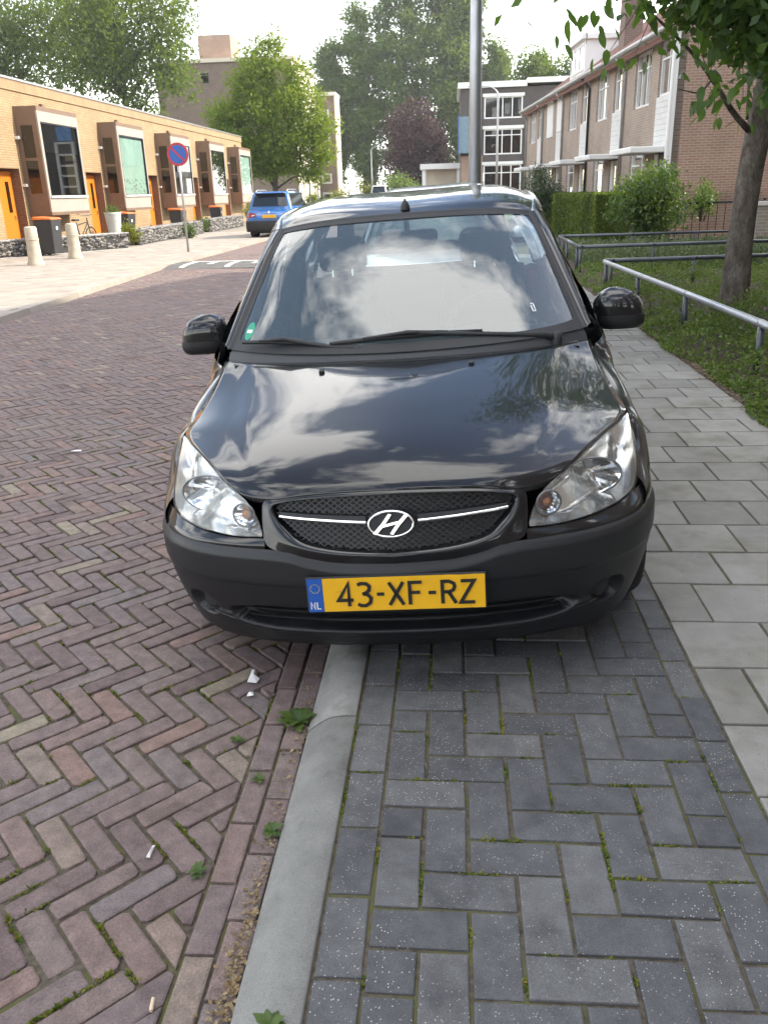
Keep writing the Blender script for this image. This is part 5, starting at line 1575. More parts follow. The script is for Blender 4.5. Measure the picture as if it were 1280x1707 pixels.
# --- unseen five-storey flats added right of the camera to cast the foreground shadow
E_ = Vector((.27, .963, 0)).normalized()
ang = math.atan2(-E_.x, E_.y)
sb = empty('shading_flats', (13.75, 21.9, 0), ang, label='unseen five-storey brick flats on the right, added to shade the foreground', cat='building')
m = MB(); m.box(0, 11, -55, 0, 0, 14.0); m.build('wall', M_MBRICK, sb)
m = MB(); m.box(-.15, 11.2, -55.2, .2, 14.0, 14.25); m.build('roof_edge', M_WHT, sb)
for i in range(9):
    for z in (1.7, 4.5, 7.3, 10.1, 12.6):
        win(sb, (-.02, -3.2 - i * 5.9, z), 2.6, 1.5, 'y', -1, (-.17, .2), (), M_WHT, M_WIN, .08, .08, M_CURT if (i + int(z)) % 3 else M_DARKIN)
        if z > 3:
            m = MB(); m.box(-.12, -.004, -5.0 - i * 5.9, -1.4 - i * 5.9, z - 1.12, z - .82); m.build('white_band', M_WHT, sb)
# ------------------------------------------------------------------ vegetation
def bark_mat(name):
    m, nt, out = new_mat(name)
    p = N(nt, 'ShaderNodeBsdfPrincipled', Roughness=0.95); p.inputs['Specular IOR Level'].default_value = 0.2
    c = coords(nt, 'Object', (1, 1, .45)); c2 = coords(nt, 'Object', (1, 1, 2.2))
    n1, n2, n3 = noise(nt, c, 9, 8, 0.7), noise(nt, c, 48, 6, 0.7), noise(nt, c2, 7, 5, 0.6)
    r1 = ramp(nt, [(0.30, (0.070, 0.056, 0.046)), (0.5, (0.165, 0.140, 0.118)), (0.70, (0.29, 0.26, 0.225))]); nt.links.new(n1, r1.inputs[0])
    r2 = ramp(nt, [(0.3, (0.62,) * 3), (0.7, (1.2,) * 3)]); nt.links.new(n2, r2.inputs[0])
    r3 = ramp(nt, [(0.60, (0, 0, 0)), (0.70, (1, 1, 1))]); nt.links.new(n3, r3.inputs[0])
    col = mix(nt, r1.outputs[0], r2.outputs[0], 1.0, 'MULTIPLY')
    nt.links.new(mix(nt, col, (0.095, 0.105, 0.075), r3.outputs[0]), p.inputs['Base Color'])
    ad = N(nt, 'ShaderNodeMath', operation='ADD'); nt.links.new(n1, ad.inputs[0]); nt.links.new(n2, ad.inputs[1])
    nt.links.new(bump(nt, ad.outputs[0], 1.0, 0.035), p.inputs['Normal'])
    nt.links.new(p.outputs[0], out.inputs[0]); return m
M_BARK = bark_mat('bark')
M_BARKD = pbr('bark_dark', (0.06, 0.05, 0.042), 0.95, var=0.3, vscale=2)
LG = lambda a, b, c, d: [(0, a), (0.4, b), (0.8, c), (1, d)]
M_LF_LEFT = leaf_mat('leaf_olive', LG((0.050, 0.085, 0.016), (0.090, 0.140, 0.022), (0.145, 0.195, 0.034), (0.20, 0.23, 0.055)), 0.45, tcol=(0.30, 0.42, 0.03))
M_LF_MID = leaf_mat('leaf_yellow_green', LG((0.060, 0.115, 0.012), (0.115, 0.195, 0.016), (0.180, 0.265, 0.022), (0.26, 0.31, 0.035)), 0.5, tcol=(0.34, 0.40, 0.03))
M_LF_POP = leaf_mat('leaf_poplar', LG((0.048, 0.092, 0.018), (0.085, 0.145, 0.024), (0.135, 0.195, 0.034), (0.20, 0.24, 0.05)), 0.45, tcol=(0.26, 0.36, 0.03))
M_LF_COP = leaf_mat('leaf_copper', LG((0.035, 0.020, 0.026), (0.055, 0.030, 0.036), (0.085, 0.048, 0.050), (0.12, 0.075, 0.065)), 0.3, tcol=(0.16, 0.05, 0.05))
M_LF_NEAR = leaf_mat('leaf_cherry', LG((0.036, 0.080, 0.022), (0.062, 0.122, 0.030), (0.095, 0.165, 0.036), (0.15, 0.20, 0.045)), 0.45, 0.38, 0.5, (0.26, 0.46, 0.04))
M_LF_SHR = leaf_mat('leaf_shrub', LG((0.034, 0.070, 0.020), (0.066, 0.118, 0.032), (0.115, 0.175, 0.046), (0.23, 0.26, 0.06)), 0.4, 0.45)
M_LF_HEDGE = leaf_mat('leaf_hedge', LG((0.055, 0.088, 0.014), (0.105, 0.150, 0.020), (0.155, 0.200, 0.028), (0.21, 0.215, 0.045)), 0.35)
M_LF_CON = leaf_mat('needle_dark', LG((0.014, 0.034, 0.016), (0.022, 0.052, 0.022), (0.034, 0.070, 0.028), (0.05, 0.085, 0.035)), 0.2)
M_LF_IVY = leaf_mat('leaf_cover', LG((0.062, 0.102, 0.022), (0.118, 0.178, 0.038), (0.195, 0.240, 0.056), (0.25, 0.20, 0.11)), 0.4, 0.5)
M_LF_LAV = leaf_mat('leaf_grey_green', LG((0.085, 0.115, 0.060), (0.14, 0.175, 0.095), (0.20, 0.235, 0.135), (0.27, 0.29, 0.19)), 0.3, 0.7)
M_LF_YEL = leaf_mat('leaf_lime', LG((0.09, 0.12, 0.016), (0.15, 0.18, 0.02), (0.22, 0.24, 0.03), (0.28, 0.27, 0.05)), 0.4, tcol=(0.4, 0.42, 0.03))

def leaf_quads(C, size, tint, aspect=0.6, fold=0.12, up_bias=0.0):
    """C (n,3) centres -> diamond leaves with random orientation"""
    n = len(C)
    d = nrng.normal(size=(n, 3)); d[:, 2] -= 0.25; d /= np.linalg.norm(d, axis=1)[:, None]
    r_ = nrng.normal(size=(n, 3)); r_[:, 2] += up_bias
    s_ = np.cross(d, r_); s_ /= (np.linalg.norm(s_, axis=1)[:, None] + 1e-9)
    nn = np.cross(s_, d)
    sz = size * nrng.uniform(0.65, 1.35, n)[:, None]
    V = np.empty((n, 4, 3))
    V[:, 0] = C - d * sz * .5
    V[:, 1] = C + s_ * sz * aspect * .5 + nn * sz * fold
    V[:, 2] = C + d * sz * .5
    V[:, 3] = C - s_ * sz * aspect * .5 + nn * sz * fold
    F = np.arange(n * 4).reshape(n, 4)
    return V.reshape(-1, 3), F, tint

def crown(clumps, n, size, aspect=0.62, shell=2.4, holes=0.0):
    """clumps: (centre, (rx, ry, rz), tint offset); leaves gather in sprigs so that gaps stay between"""
    w = np.array([c[1][0] * c[1][1] + c[1][0] * c[1][2] for c in clumps]); w = w / w.sum()
    idx = nrng.choice(len(clumps), size=max(1, n // 9), p=w)
    cen = np.array([c[0] for c in clumps], float)[idx]; rad = np.array([c[1] for c in clumps], float)[idx]; off = np.array([c[2] for c in clumps], float)[idx]
    d = nrng.normal(size=(len(idx), 3)); d /= np.linalg.norm(d, axis=1)[:, None]
    sp = cen + d * rad * (nrng.uniform(0, 1, len(idx)) ** (1 / shell))[:, None]
    k = 9
    P = np.repeat(sp, k, 0) + nrng.normal(size=(len(idx) * k, 3)) * size * 1.15
    T = np.clip(np.repeat(off, k) + np.repeat(nrng.uniform(-.18, .18, len(idx)), k) + nrng.uniform(-.22, .22, len(idx) * k), 0.01, 0.99)
    return leaf_quads(P, size, T, aspect)

def make_tree(name, base, label, cat, trunk_r, clumps, n, leaf, lmat, bark=M_BARKD, trunk_top=None, group=None, lean=(0, 0)):
    """clumps in world coordinates relative to base"""
    t = empty(name, base, 0, label, cat, group)
    zs = [c[0][2] for c in clumps]; top = trunk_top or (max(zs) * 0.75)
    m = MB(); pts, rad = [], []
    for i in range(9):
        u = i / 8
        pts.append((lean[0] * u + .02 * top * math.sin(3 * u), lean[1] * u, top * u)); rad.append(trunk_r * (1.25 if i == 0 else 1) * (1 - .72 * u))
    m.tube(pts, rad, 10); m.build('trunk', bark, t, smooth=True)
    lm = MB()
    for c in clumps:
        cz = c[0][2]; s_ = min(max((cz - c[1][2] * .9) / top, .15), .95)
        i = min(int(s_ * 8), 7); p0 = Vector(pts[i]); p1 = Vector(c[0])
        mid = p0.lerp(p1, .5) + Vector((0, 0, .10 * (p1 - p0).length))
        r0 = rad[i] * .5
        lm.tube([p0, mid, p1], [r0, r0 * .6, r0 * .18], 6)
        for q in range(3):
            a = rng.uniform(0, 6.28); e = Vector((math.cos(a) * c[1][0], math.sin(a) * c[1][1], rng.uniform(-.3, .6) * c[1][2])) * .75
            lm.tube([mid.lerp(p1, .6), p1 + e], [r0 * .3, r0 * .08], 5)
    lm.build('limbs', bark, t, smooth=True)
    V, F, T = crown(clumps, n, leaf)
    mesh_obj('crown', fast_mesh('crown', V, F, T), lmat, t)
    return t

def blob_clumps(c, r, k, spread=.75, size=(.32, .5), tint=(.3, .6), flat=1.0):
    out = []
    for i in range(k):
        d = Vector((rng.gauss(0, 1), rng.gauss(0, 1), rng.gauss(0, 1))).normalized() * (rng.random() ** .45) * spread
        s_ = rng.uniform(*size)
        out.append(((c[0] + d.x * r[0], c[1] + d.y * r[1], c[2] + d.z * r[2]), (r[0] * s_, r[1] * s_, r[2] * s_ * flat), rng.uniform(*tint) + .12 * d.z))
    return out

# big trees behind the terrace on the left
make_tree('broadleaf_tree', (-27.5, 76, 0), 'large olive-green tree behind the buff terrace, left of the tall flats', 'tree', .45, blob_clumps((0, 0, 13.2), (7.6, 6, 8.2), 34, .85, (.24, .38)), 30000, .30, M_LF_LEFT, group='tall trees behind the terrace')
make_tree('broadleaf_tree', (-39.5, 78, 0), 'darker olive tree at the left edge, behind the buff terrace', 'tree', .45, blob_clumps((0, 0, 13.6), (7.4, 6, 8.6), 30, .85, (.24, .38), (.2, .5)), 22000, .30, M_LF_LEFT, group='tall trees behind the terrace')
# bright young tree in front of the flats
cl = [((-.2, 0, 9.6), (1.3, 1.3, 1.3), .6), ((1.6, .2, 8.9), (1.0, 1.0, .8), .65), ((-.9, .2, 8.2), (1.6, 1.5, 1.1), .55), ((1.7, 0, 7.2), (1.7, 1.4, 1.1), .62), ((-2.3, 0, 6.6), (1.5, 1.5, .9), .5), ((0.1, 0, 6.6), (2.0, 1.8, 1.2), .45), ((2.6, 0, 5.7), (1.4, 1.4, .9), .66), ((-1.6, 0, 5.0), (1.9, 1.7, 1.0), .38), ((1.2, 0, 4.8), (2.0, 1.7, 1.0), .5), ((2.9, 0, 4.0), (1.0, 1.0, .8), .62), ((-2.6, .4, 5.6), (1.2, 1.2, .7), .4), ((0.2, 0, 3.4), (1.6, 1.5, .8), .36), ((2.2, 0, 2.8), (1.0, 1.0, .6), .55), ((-.9, 0, 3.5), (1.4, 1.2, .8), .34), ((.6, 0, 10.6), (.6, .6, .7), .7)]
cl = [((c[0][0] * 1.14, c[0][1], c[0][2]), (c[1][0] * 1.12, c[1][1], c[1][2] * 1.05), c[2]) for c in cl]
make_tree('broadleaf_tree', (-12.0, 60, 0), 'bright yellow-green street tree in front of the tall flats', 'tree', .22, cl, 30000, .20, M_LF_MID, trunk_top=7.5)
# poplars at the end of the street
for k, (x, h, w) in enumerate(((-19.8, 24.0, 4.2), (-14.6, 28.5, 5.0), (-8.4, 33.0, 6.2), (-2.6, 35.5, 6.4), (2.6, 31.5, 5.2), (6.8, 23.0, 3.6))):
    cl = []
    for i in range(20):
        u = i / 19; z = lerp(3.5, h - 1.5, u); rr = w * (0.55 + .75 * math.sin(math.pi * (u * .86 + .06))) * .55
        for q in range(2):
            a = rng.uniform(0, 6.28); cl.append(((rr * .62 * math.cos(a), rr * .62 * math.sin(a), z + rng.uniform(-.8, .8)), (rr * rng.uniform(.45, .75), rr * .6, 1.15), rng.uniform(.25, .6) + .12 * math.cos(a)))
    lab = ['leftmost and shortest-but-one of the far poplars, beside the flats', 'second far poplar from the left, dark and narrow', 'third far poplar from the left, above the copper-leaved tree', 'tallest far poplar, just left of the grey lamp pole', 'far poplar right behind the grey lamp pole', 'lowest far poplar, right of the grey lamp pole'][k]
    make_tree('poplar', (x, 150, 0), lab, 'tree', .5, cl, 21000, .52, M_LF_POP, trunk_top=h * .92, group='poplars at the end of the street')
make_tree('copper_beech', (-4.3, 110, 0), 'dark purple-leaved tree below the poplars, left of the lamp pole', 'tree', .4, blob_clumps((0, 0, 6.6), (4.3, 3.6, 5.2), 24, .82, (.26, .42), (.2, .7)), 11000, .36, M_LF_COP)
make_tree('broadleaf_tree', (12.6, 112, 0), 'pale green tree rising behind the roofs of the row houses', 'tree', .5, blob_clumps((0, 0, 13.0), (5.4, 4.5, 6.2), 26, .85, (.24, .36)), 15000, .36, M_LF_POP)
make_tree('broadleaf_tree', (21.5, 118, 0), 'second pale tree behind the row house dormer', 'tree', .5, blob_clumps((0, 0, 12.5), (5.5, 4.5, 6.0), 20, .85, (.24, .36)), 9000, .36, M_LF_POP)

def bush(name, base, label, r, n, leaf, mat, group=None, k=12, stem=True, tint=(.3, .6), cat='shrub'):
    t = empty(name, base, rng.uniform(0, 6), label, cat, group)
    cl = blob_clumps((0, 0, r[2]), r, k, .72, (.36, .55), tint)
    V, F, T = crown(cl, n, leaf); V[:, 2] = np.maximum(V[:, 2], .01)
    mesh_obj('foliage', fast_mesh('foliage', V, F, T), mat, t)
    if stem:
        m = MB()
        for q in range(7):
            a = rng.uniform(0, 6.28); m.tube([(.05 * math.cos(a), .05 * math.sin(a), 0), (r[0] * .4 * math.cos(a), r[1] * .4 * math.sin(a), r[2] * rng.uniform(.7, 1.3))], [.02, .006], 5)
        m.build('stems', M_BARKD, t)
    return t
bush('bush', (-5.2, 96, 0), 'round green bush under the copper-leaved tree', (2.6, 2, 1.9), 3000, .26, M_LF_SHR, k=14, tint=(.5, .8))
for q, (x, y_, rx, rz_) in enumerate(((-13.6, 88, 1.1, .8), (-11.4, 90, 1.6, 1.0), (-9.0, 92, 1.0, 1.5))):
    bush('bush', (x, y_, 0), ['small lime bush left of the far lamp post', 'wide lime bush in front of the poplars', 'upright lime shrub by the far lamp post'][q], (rx, rx * .8, rz_), 1500, .2, M_LF_YEL, 'lime bushes at the end of the street', k=9)
gl_ = MB(); gl_.add([(-22, 84, .01), (-8.2, 84, .01), (-8.4, 130, .01), (-24, 130, .01)], [(0, 1, 2, 3)])
tag(gl_.build('lawn', pbr('lawn_green', (0.10, 0.16, 0.03), 0.95, var=0.25, vscale=1.5, use_world=True)), kind='structure')

# shrub, hedge, conifer before the row houses
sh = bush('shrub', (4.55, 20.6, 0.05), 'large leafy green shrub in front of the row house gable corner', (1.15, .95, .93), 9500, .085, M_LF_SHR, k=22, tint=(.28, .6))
bush('shrub', (6.25, 22.9, .6), 'small green bush peeping over the garden wall', (.55, .4, .5), 1100, .07, M_LF_SHR, k=7, tint=(.4, .7))
hg = empty('hedge', (3.70, 23.2, 0.05), math.radians(5.2), 'clipped green hedge along the front gardens of the row houses', 'hedge')
nH = 30000
P = np.stack([nrng.uniform(-.05, .85, nH), nrng.uniform(0, 11.5, nH), nrng.uniform(.02, 1.26, nH)], 1)
f = nrng.integers(0, 5, nH)
P[f <= 1, 0] = -.05 + np.abs(nrng.normal(0, .05, (f <= 1).sum())); P[f == 2, 2] = 1.26 - np.abs(nrng.normal(0, .04, (f == 2).sum())); P[f == 3, 1] = np.abs(nrng.normal(0, .05, (f == 3).sum()))
P[:, 0] += .05 * np.sin(P[:, 1] * 2.3) * (P[:, 0] < .2); P[:, 2] += .03 * np.sin(P[:, 1] * 3.1)
T = np.clip(.42 + .28 * np.sin(P[:, 1] * 4.0 + 1.3 * np.sin(P[:, 1] * 9)) + nrng.uniform(-.25, .25, nH), .01, .99)
V, F, T = leaf_quads(P, .070, T, .55)
mesh_obj('foliage', fast_mesh('foliage', V, F, T), M_LF_HEDGE, hg)
m = MB(); m.box(.08, .74, .1, 11.4, 0, 1.15); m.build('inner_twigs', M_BARKD, hg)
cf = empty('conifer', (2.86, 29.5, .05), 0, 'dark dwarf conifer rising above the far end of the hedge', 'conifer')
V, F, T = crown([((0, 0, 1.0), (.75, .7, .6), .4), ((-.05, 0, 1.45), (.62, .6, .5), .45), ((-.1, 0, 1.85), (.38, .4, .32), .5), ((.45, 0, 1.2), (.45, .4, .35), .4)], 5000, .075, .35)
mesh_obj('foliage', fast_mesh('foliage', V, F, T), M_LF_CON, cf)
m = MB(); m.tube([(0, 0, 0), (0, 0, 1.5)], [.06, .02], 6); m.build('stem', M_BARKD, cf)

# planting bed beside the pavement: soil, low evergreen cover, grey-green tufts farther on
bd_ = MB(); bd_.add([(1.985, -3, .066), (12, -3, .066), (12, 40, .066), (1.985, 40, .066)], [(0, 1, 2, 3)])
tag(bd_.build('planting_bed', pbr('bed_soil', (0.075, 0.055, 0.040), 0.98, var=0.4, vscale=14, use_world=True, bmp=0.8, bscale=60, bdist=.02)), kind='structure')
nb = 80000
Yc = 3.8 + 11.6 * nrng.uniform(0, 1, nb) ** 1.25
edge = 2.0 + .05 * np.sin(Yc * 2.1) + .035 * np.sin(Yc * 5.3 + 1)
Xc = edge + (np.abs(nrng.uniform(0, 1, nb)) ** 1.15) * (1.2 + .28 * Yc)
fore = nrng.random(nb) < .13; Yc[fore] = nrng.uniform(-1.5, 4.2, fore.sum()); Xc[fore] = 2.02 + nrng.uniform(0, 1, fore.sum()) ** 1.1 * 2.2
hgt = .17 + .10 * np.sin(Xc * 3.1 + Yc * 1.7) + .08 * np.sin(Xc * 6.7 - Yc * 4.1) + .05 * np.sin(Xc * 13 + Yc * 9)
hgt = np.clip(hgt, .02, .42) * np.clip((Xc - edge) / .30, .12, 1)
Zc = .07 + hgt * nrng.uniform(.25, 1.0, nb) ** .6
patch = np.sin(Xc * 2.3 + 1.1) * np.sin(Yc * 1.3 + .4) + .5 * np.sin(Xc * 5 + Yc * 3)
T = np.clip(.38 + .20 * patch + nrng.uniform(-.25, .25, nb) + .42 * (nrng.random(nb) < .10), .01, .99)
V, F, T = leaf_quads(np.stack([Xc, Yc, Zc], 1), .036, T, .62, up_bias=1.2)
tag(mesh_obj('ground_cover', fast_mesh('ground_cover', V, F, T), M_LF_IVY), 'low evergreen ground cover filling the bed beside the pavement', 'ground cover', kind='stuff')
nb = 5200
Yc = nrng.uniform(15.9, 19.8, nb); Xc = 2.45 + nrng.uniform(0, 1, nb) * 4.6; hh = nrng.uniform(.12, .42, nb)
d = nrng.normal(0, .10, (nb, 2)); wv = .016
V = np.empty((nb, 4, 3)); a = nrng.uniform(0, math.pi, nb); ca, sa = np.cos(a) * wv, np.sin(a) * wv
V[:, 0] = np.stack([Xc - ca, Yc - sa, np.full(nb, .06)], 1); V[:, 1] = np.stack([Xc + ca, Yc + sa, np.full(nb, .06)], 1)
V[:, 2] = np.stack([Xc + d[:, 0] + ca * .4, Yc + d[:, 1] + sa * .4, .06 + hh], 1); V[:, 3] = np.stack([Xc + d[:, 0] - ca * .4, Yc + d[:, 1] - sa * .4, .06 + hh], 1)
V2, F2, T2 = leaf_quads(np.stack([Xc + d[:, 0] * .8, Yc + d[:, 1] * .8, .06 + hh * .85], 1), .085, nrng.uniform(.2, .9, nb), .4)
VV = np.concatenate([V.reshape(-1, 3), V2]); FF = np.concatenate([np.arange(nb * 4).reshape(nb, 4), F2 + nb * 4])
tag(mesh_obj('grey_green_planting', fast_mesh('planting', VV, FF, np.concatenate([nrng.uniform(.1, .7, nb), T2])), M_LF_LAV), 'grey-green tufted plants behind the low dark rails', 'planting', kind='stuff')
# fallen brown leaf litter along the pavement edge
pts = []
for _ in range(900):
    yy = rng.uniform(4.2, 11); pts.append((2.03 + rng.gauss(0, .055), yy, .073, rng.uniform(.8, 2.2)))
tag(mesh_obj('leaf_litter', tuft_mesh(pts, size=(.006, .016), blades=(1, 3), spread=.02, lift=.006), MAT_CRUMB), 'brown leaf litter along the edge of the planting bed', 'leaf litter', kind='stuff')

# ---- the street tree on the right: leaning trunk, low fork, large drooping leaves
tr = empty('street_tree', (3.19, 10.1, .06), 0, 'street tree with bare grey trunk and large drooping leaves at the right edge', 'tree')
m = MB()
pts = [(0, 0, -.05), (0, 0, .06), (.02, 0, .35), (.0, 0, .8), (.02, 0, 1.4), (.06, .0, 1.95), (.12, 0, 2.5), (.16, 0, 3.2), (.12, .05, 4.1), (.15, .05, 5.2)]
rad = [.215, .185, .155, .138, .130, .135, .120, .100, .075, .04]
m.tube(pts, rad, 18)
trunk = m.build('trunk', M_BARK, tr, smooth=True)
dsp = trunk.modifiers.new('knots', 'SUBSURF'); dsp.levels = dsp.render_levels = 1
LIMBS = []
def limb(p, r0, r1, parent=trunk):
    q = crs(p, 12); mm = MB(); mm.tube([tuple(x) for x in q], [lerp(r0, r1, i / 11) for i in range(12)], 8); mm.build('limb', M_BARK, parent, smooth=True); LIMBS.append(q)
limb([(-.06, -.06, 1.95), (-.30, -.25, 2.12), (-.62, -.55, 2.40), (-.95, -.9, 2.62), (-1.5, -1.3, 2.95)], .035, .010)
limb([(.10, -.08, 2.35), (-.2, -.8, 2.75), (-.7, -1.7, 3.0), (-1.5, -2.5, 3.1), (-2.3, -2.9, 3.05)], .045, .008)
limb([(.12, -.05, 2.6), (.5, -.9, 3.0), (.7, -2.0, 3.3), (.5, -3.1, 3.3)], .045, .008)
limb([(.12, .05, 2.7), (-.6, .4, 3.3), (-1.6, .7, 3.8), (-2.6, .6, 4.1)], .05, .010)
limb([(.14, 0, 3.1), (1.0, .2, 3.6), (2.0, .3, 4.0), (2.9, .2, 4.2)], .05, .01)
limb([(.14, 0, 3.4), (-.4, -.8, 4.1), (-1.1, -1.8, 4.7), (-1.9, -2.6, 5.1)], .045, .008)
limb([(.12, .05, 4.0), (.6, .9, 4.7), (1.0, 1.8, 5.3)], .04, .008)
limb([(-.62, -.55, 2.40), (-.75, -.62, 2.28), (-1.0, -.8, 2.30)], .012, .004)
limb([(-.10, -.10, 2.05), (-.16, -.22, 2.45), (-.22, -.5, 2.9)], .016, .005)
# bulk of the crown, mostly above the picture
cl = []
for q in LIMBS[1:7]:
    for i in (5, 7, 9, 11):
        p = q[i]; cl.append(((p[0] + rng.uniform(-.2, .2), p[1] + rng.uniform(-.2, .2), max(p[2] + rng.uniform(.05, .45), 2.95)), (.75, .75, .42), rng.uniform(.3, .6)))
cl += [((0.2, -.2, 4.9), (1.6, 1.6, .9), .45), ((.1, 0, 5.9), (1.2, 1.2, .8), .5), ((-1.2, -.6, 4.6), (1.2, 1.2, .7), .4), ((1.4, -.4, 4.5), (1.2, 1.2, .7), .4)]
V, F, T = crown(cl, 22000, .095, .48)
low = [((-.75, -2.0, 2.86), (.62, .5, .22), .35), ((-.30, -1.8, 2.72), (.5, .5, .30), .3), ((.05, -1.7, 2.62), (.4, .5, .34), .3), ((-1.25, -2.2, 2.98), (.5, .4, .14), .4), ((-.25, -1.5, 2.55), (.42, .4, .18), .34), ((.1, -1.4, 2.5), (.3, .4, .2), .3), ((-.95, -2.0, 2.72), (.45, .4, .16), .38), ((-.55, -1.9, 2.55), (.4, .4, .2), .36)]
V2_, F2_, T2_ = crown(low, 2700, .12, .5)
F = np.concatenate([F, F2_ + len(V)]); V = np.concatenate([V, V2_]); T = np.concatenate([T, T2_])
cro = mesh_obj('crown', fast_mesh('crown', V, F, T), M_LF_NEAR, tr)
# the leaves one can tell apart, hanging low into the picture
def leaf_shape():
    vs, fs = [], []
    n = 7
    for i in range(n):
        u = i / (n - 1); w = .5 * math.sin(math.pi * u ** .8) ** .8 * .46 + (.004 if 0 < u < 1 else 0)
        dz = -.22 * u * u
        vs += [(-w, u, dz + .10 * w), (0, u, dz - .02), (w, u, dz + .10 * w)]
    for i in range(n - 1):
        for j in range(2): fs.append((i * 3 + j, i * 3 + j + 1, (i + 1) * 3 + j + 1, (i + 1) * 3 + j))
    return vs, fs
lv, lf = leaf_shape()
LM = []
for k in range(8):
    mm = MB(); mm.add(lv, lf, [.15, .28, .4, .52, .62, .45, .75, .34][k]); o = mm.build('leaf', M_LF_NEAR); me = o.data; bpy.data.objects.remove(o); me.polygons.foreach_set('use_smooth', [True] * len(me.polygons)); LM.append(me)
mm = MB(); mm.add(lv, lf, .5); o = mm.build('leaf', leaf_mat('leaf_yellow', [(0, (.35, .24, .03)), (1, (.42, .30, .05))], .3)); YLM = o.data; bpy.data.objects.remove(o)
def put_leaf(p, size, me):
    o = bpy.data.objects.new('leaf', me); link(o, cro); o.location = p
    d = Vector((rng.gauss(0, .6), rng.gauss(0, .6), -rng.uniform(.3, 1.3))).normalized()
    q = d.to_track_quat('Y', 'Z'); o.rotation_euler = (q @ Matrix.Rotation(rng.gauss(0, .6), 3, 'Y').to_quaternion()).to_euler(); o.scale = (size, size, size)
cnt = 0
# sprays: (centre relative to tree, spread, number)
SPRAYS = [((-2.22, -2.35, 2.70), (.16, .2, .07), 13), ((-1.72, -2.1, 2.80), (.25, .25, .06), 14), ((-1.78, -2.0, 2.44), (.13, .2, .07), 12), ((-1.1, -1.9, 2.72), (.25, .3, .10), 26), ((-.75, -1.6, 2.58), (.22, .3, .12), 34), ((-.45, -1.5, 2.42), (.22, .3, .14), 38), ((-.95, -1.75, 2.12), (.14, .2, .09), 18), ((-.15, -1.5, 2.5), (.25, .3, .14), 34), ((-.35, -1.4, 2.2), (.25, .3, .12), 30), ((.05, -1.3, 2.15), (.22, .3, .12), 26), ((.1, -1.5, 2.5), (.25, .3, .15), 26), ((-1.35, -2.0, 2.90), (.25, .2, .05), 10)]
for c, s_, n in SPRAYS:
    for _ in range(n):
        if cnt >= 290: break
        put_leaf((c[0] + rng.gauss(0, s_[0]), c[1] + rng.gauss(0, s_[1]), c[2] + rng.gauss(0, s_[2])), rng.uniform(.10, .165), rng.choice(LM)); cnt += 1
put_leaf((-.33, -.5, 2.02), .13, YLM); put_leaf((-.31, -.5, 1.98), .11, YLM)
for c, s_, n in SPRAYS:                                    # thin twigs carrying them
    for q in range(2):
        j = min((x for L_ in LIMBS for x in L_), key=lambda x: (x[0] - c[0]) ** 2 + (x[1] - c[1]) ** 2 + (x[2] - c[2]) ** 2)
        e = (c[0] + rng.gauss(0, s_[0]), c[1] + rng.gauss(0, s_[1]), c[2] - .02)
        mm = MB(); mm.tube([tuple(j), ((j[0] + e[0]) / 2, (j[1] + e[1]) / 2, (j[2] + e[2]) / 2 + .06), e], [.006, .0045, .002], 5); mm.build('twig', M_BARK, trunk, smooth=True)
# ------------------------------------------------------------------ street furniture, other vehicles, small things
M_GALV = pbr('galvanised_steel', (0.42, 0.43, 0.45), 0.42, metal=0.75, var=0.12, vscale=4, rvar=0.1)
M_RAIL = pbr('rail_dark_paint', (0.045, 0.055, 0.068), 0.35, var=0.15, vscale=6, coat=0.4)
M_CONC = pbr('bollard_concrete', (0.46, 0.42, 0.34), 0.9, var=0.18, vscale=7, bmp=0.5, bscale=70)
M_STONE = tinted('gabion_stone', [(0, (0.16, 0.16, 0.16)), (0.5, (0.26, 0.25, 0.24)), (1, (0.40, 0.38, 0.35))], 0.9, nscale=6, bscale=20)

def lamp_post(loc, h, arm, r0, r1, label, head=.34, cat='lamp post'):
    t = empty('street_lamp', loc, 0, label, cat, 'street lamps')
    m = MB(); pts = [(0, 0, -.02), (0, 0, h * .5), (0, 0, h - abs(arm) * .35)]
    rad = [r0, lerp(r0, r1, .5), r1]
    for i in range(1, 9):
        a = math.pi / 2 * i / 8; pts.append((arm * .45 * (1 - math.cos(a)), 0, h - abs(arm) * .35 + abs(arm) * .35 * math.sin(a))); rad.append(lerp(r1, r1 * .55, i / 8))
    pts.append((arm * .75, 0, h + .01)); rad.append(r1 * .5)
    m.tube(pts, rad, 16); m.build('pole', M_GALV, t, smooth=True)
    hm = MB(); rows = []
    sg = 1 if arm > 0 else -1
    for i in range(9):
        u = i / 8; w = math.sin(math.pi * (u * .86 + .10)) ** .6
        rows.append([(arm * .75 + sg * u * head * 1.6, .34 * head * w * math.cos(b), h + .02 + .20 * head * w * math.sin(b) * (1 if math.sin(b) > 0 else .55)) for b in [2 * math.pi * q / 12 for q in range(13)]])
    hm.grid(rows); hm.build('lamp_head', pbr('lamp_head_grey', (0.22, 0.23, 0.24), 0.45, var=.1), t, smooth=True, fixn=True)
    if r0 > .07:
        cm = MB(); cm.lathe([(r0 * 1.06, 0.55), (r0 * 1.06, .56)], (0, 0, 0), 16); cm.box(-.05, .05, -r0 - .012, -r0 + .03, .55, 1.0); cm.build('service_door', M_GALV, t)
    return t
lamp_post((0.27, 11.0, .065), 5.75, -1.25, .082, .060, 'thick grey lamp pole rising behind the black hatchback', .42)
lamp_post((-11.95, 75, 0), 6.6, -.9, .08, .05, 'far lamp post beside the young tree and tall flats')
lamp_post((-8.9, 100, 0), 6.2, 1.3, .09, .06, 'far lamp post against the poplars, arm to the right')
lamp_post((2.42, 50, 0), 6.6, -1.4, .075, .05, 'pale lamp post in front of the dark flats')

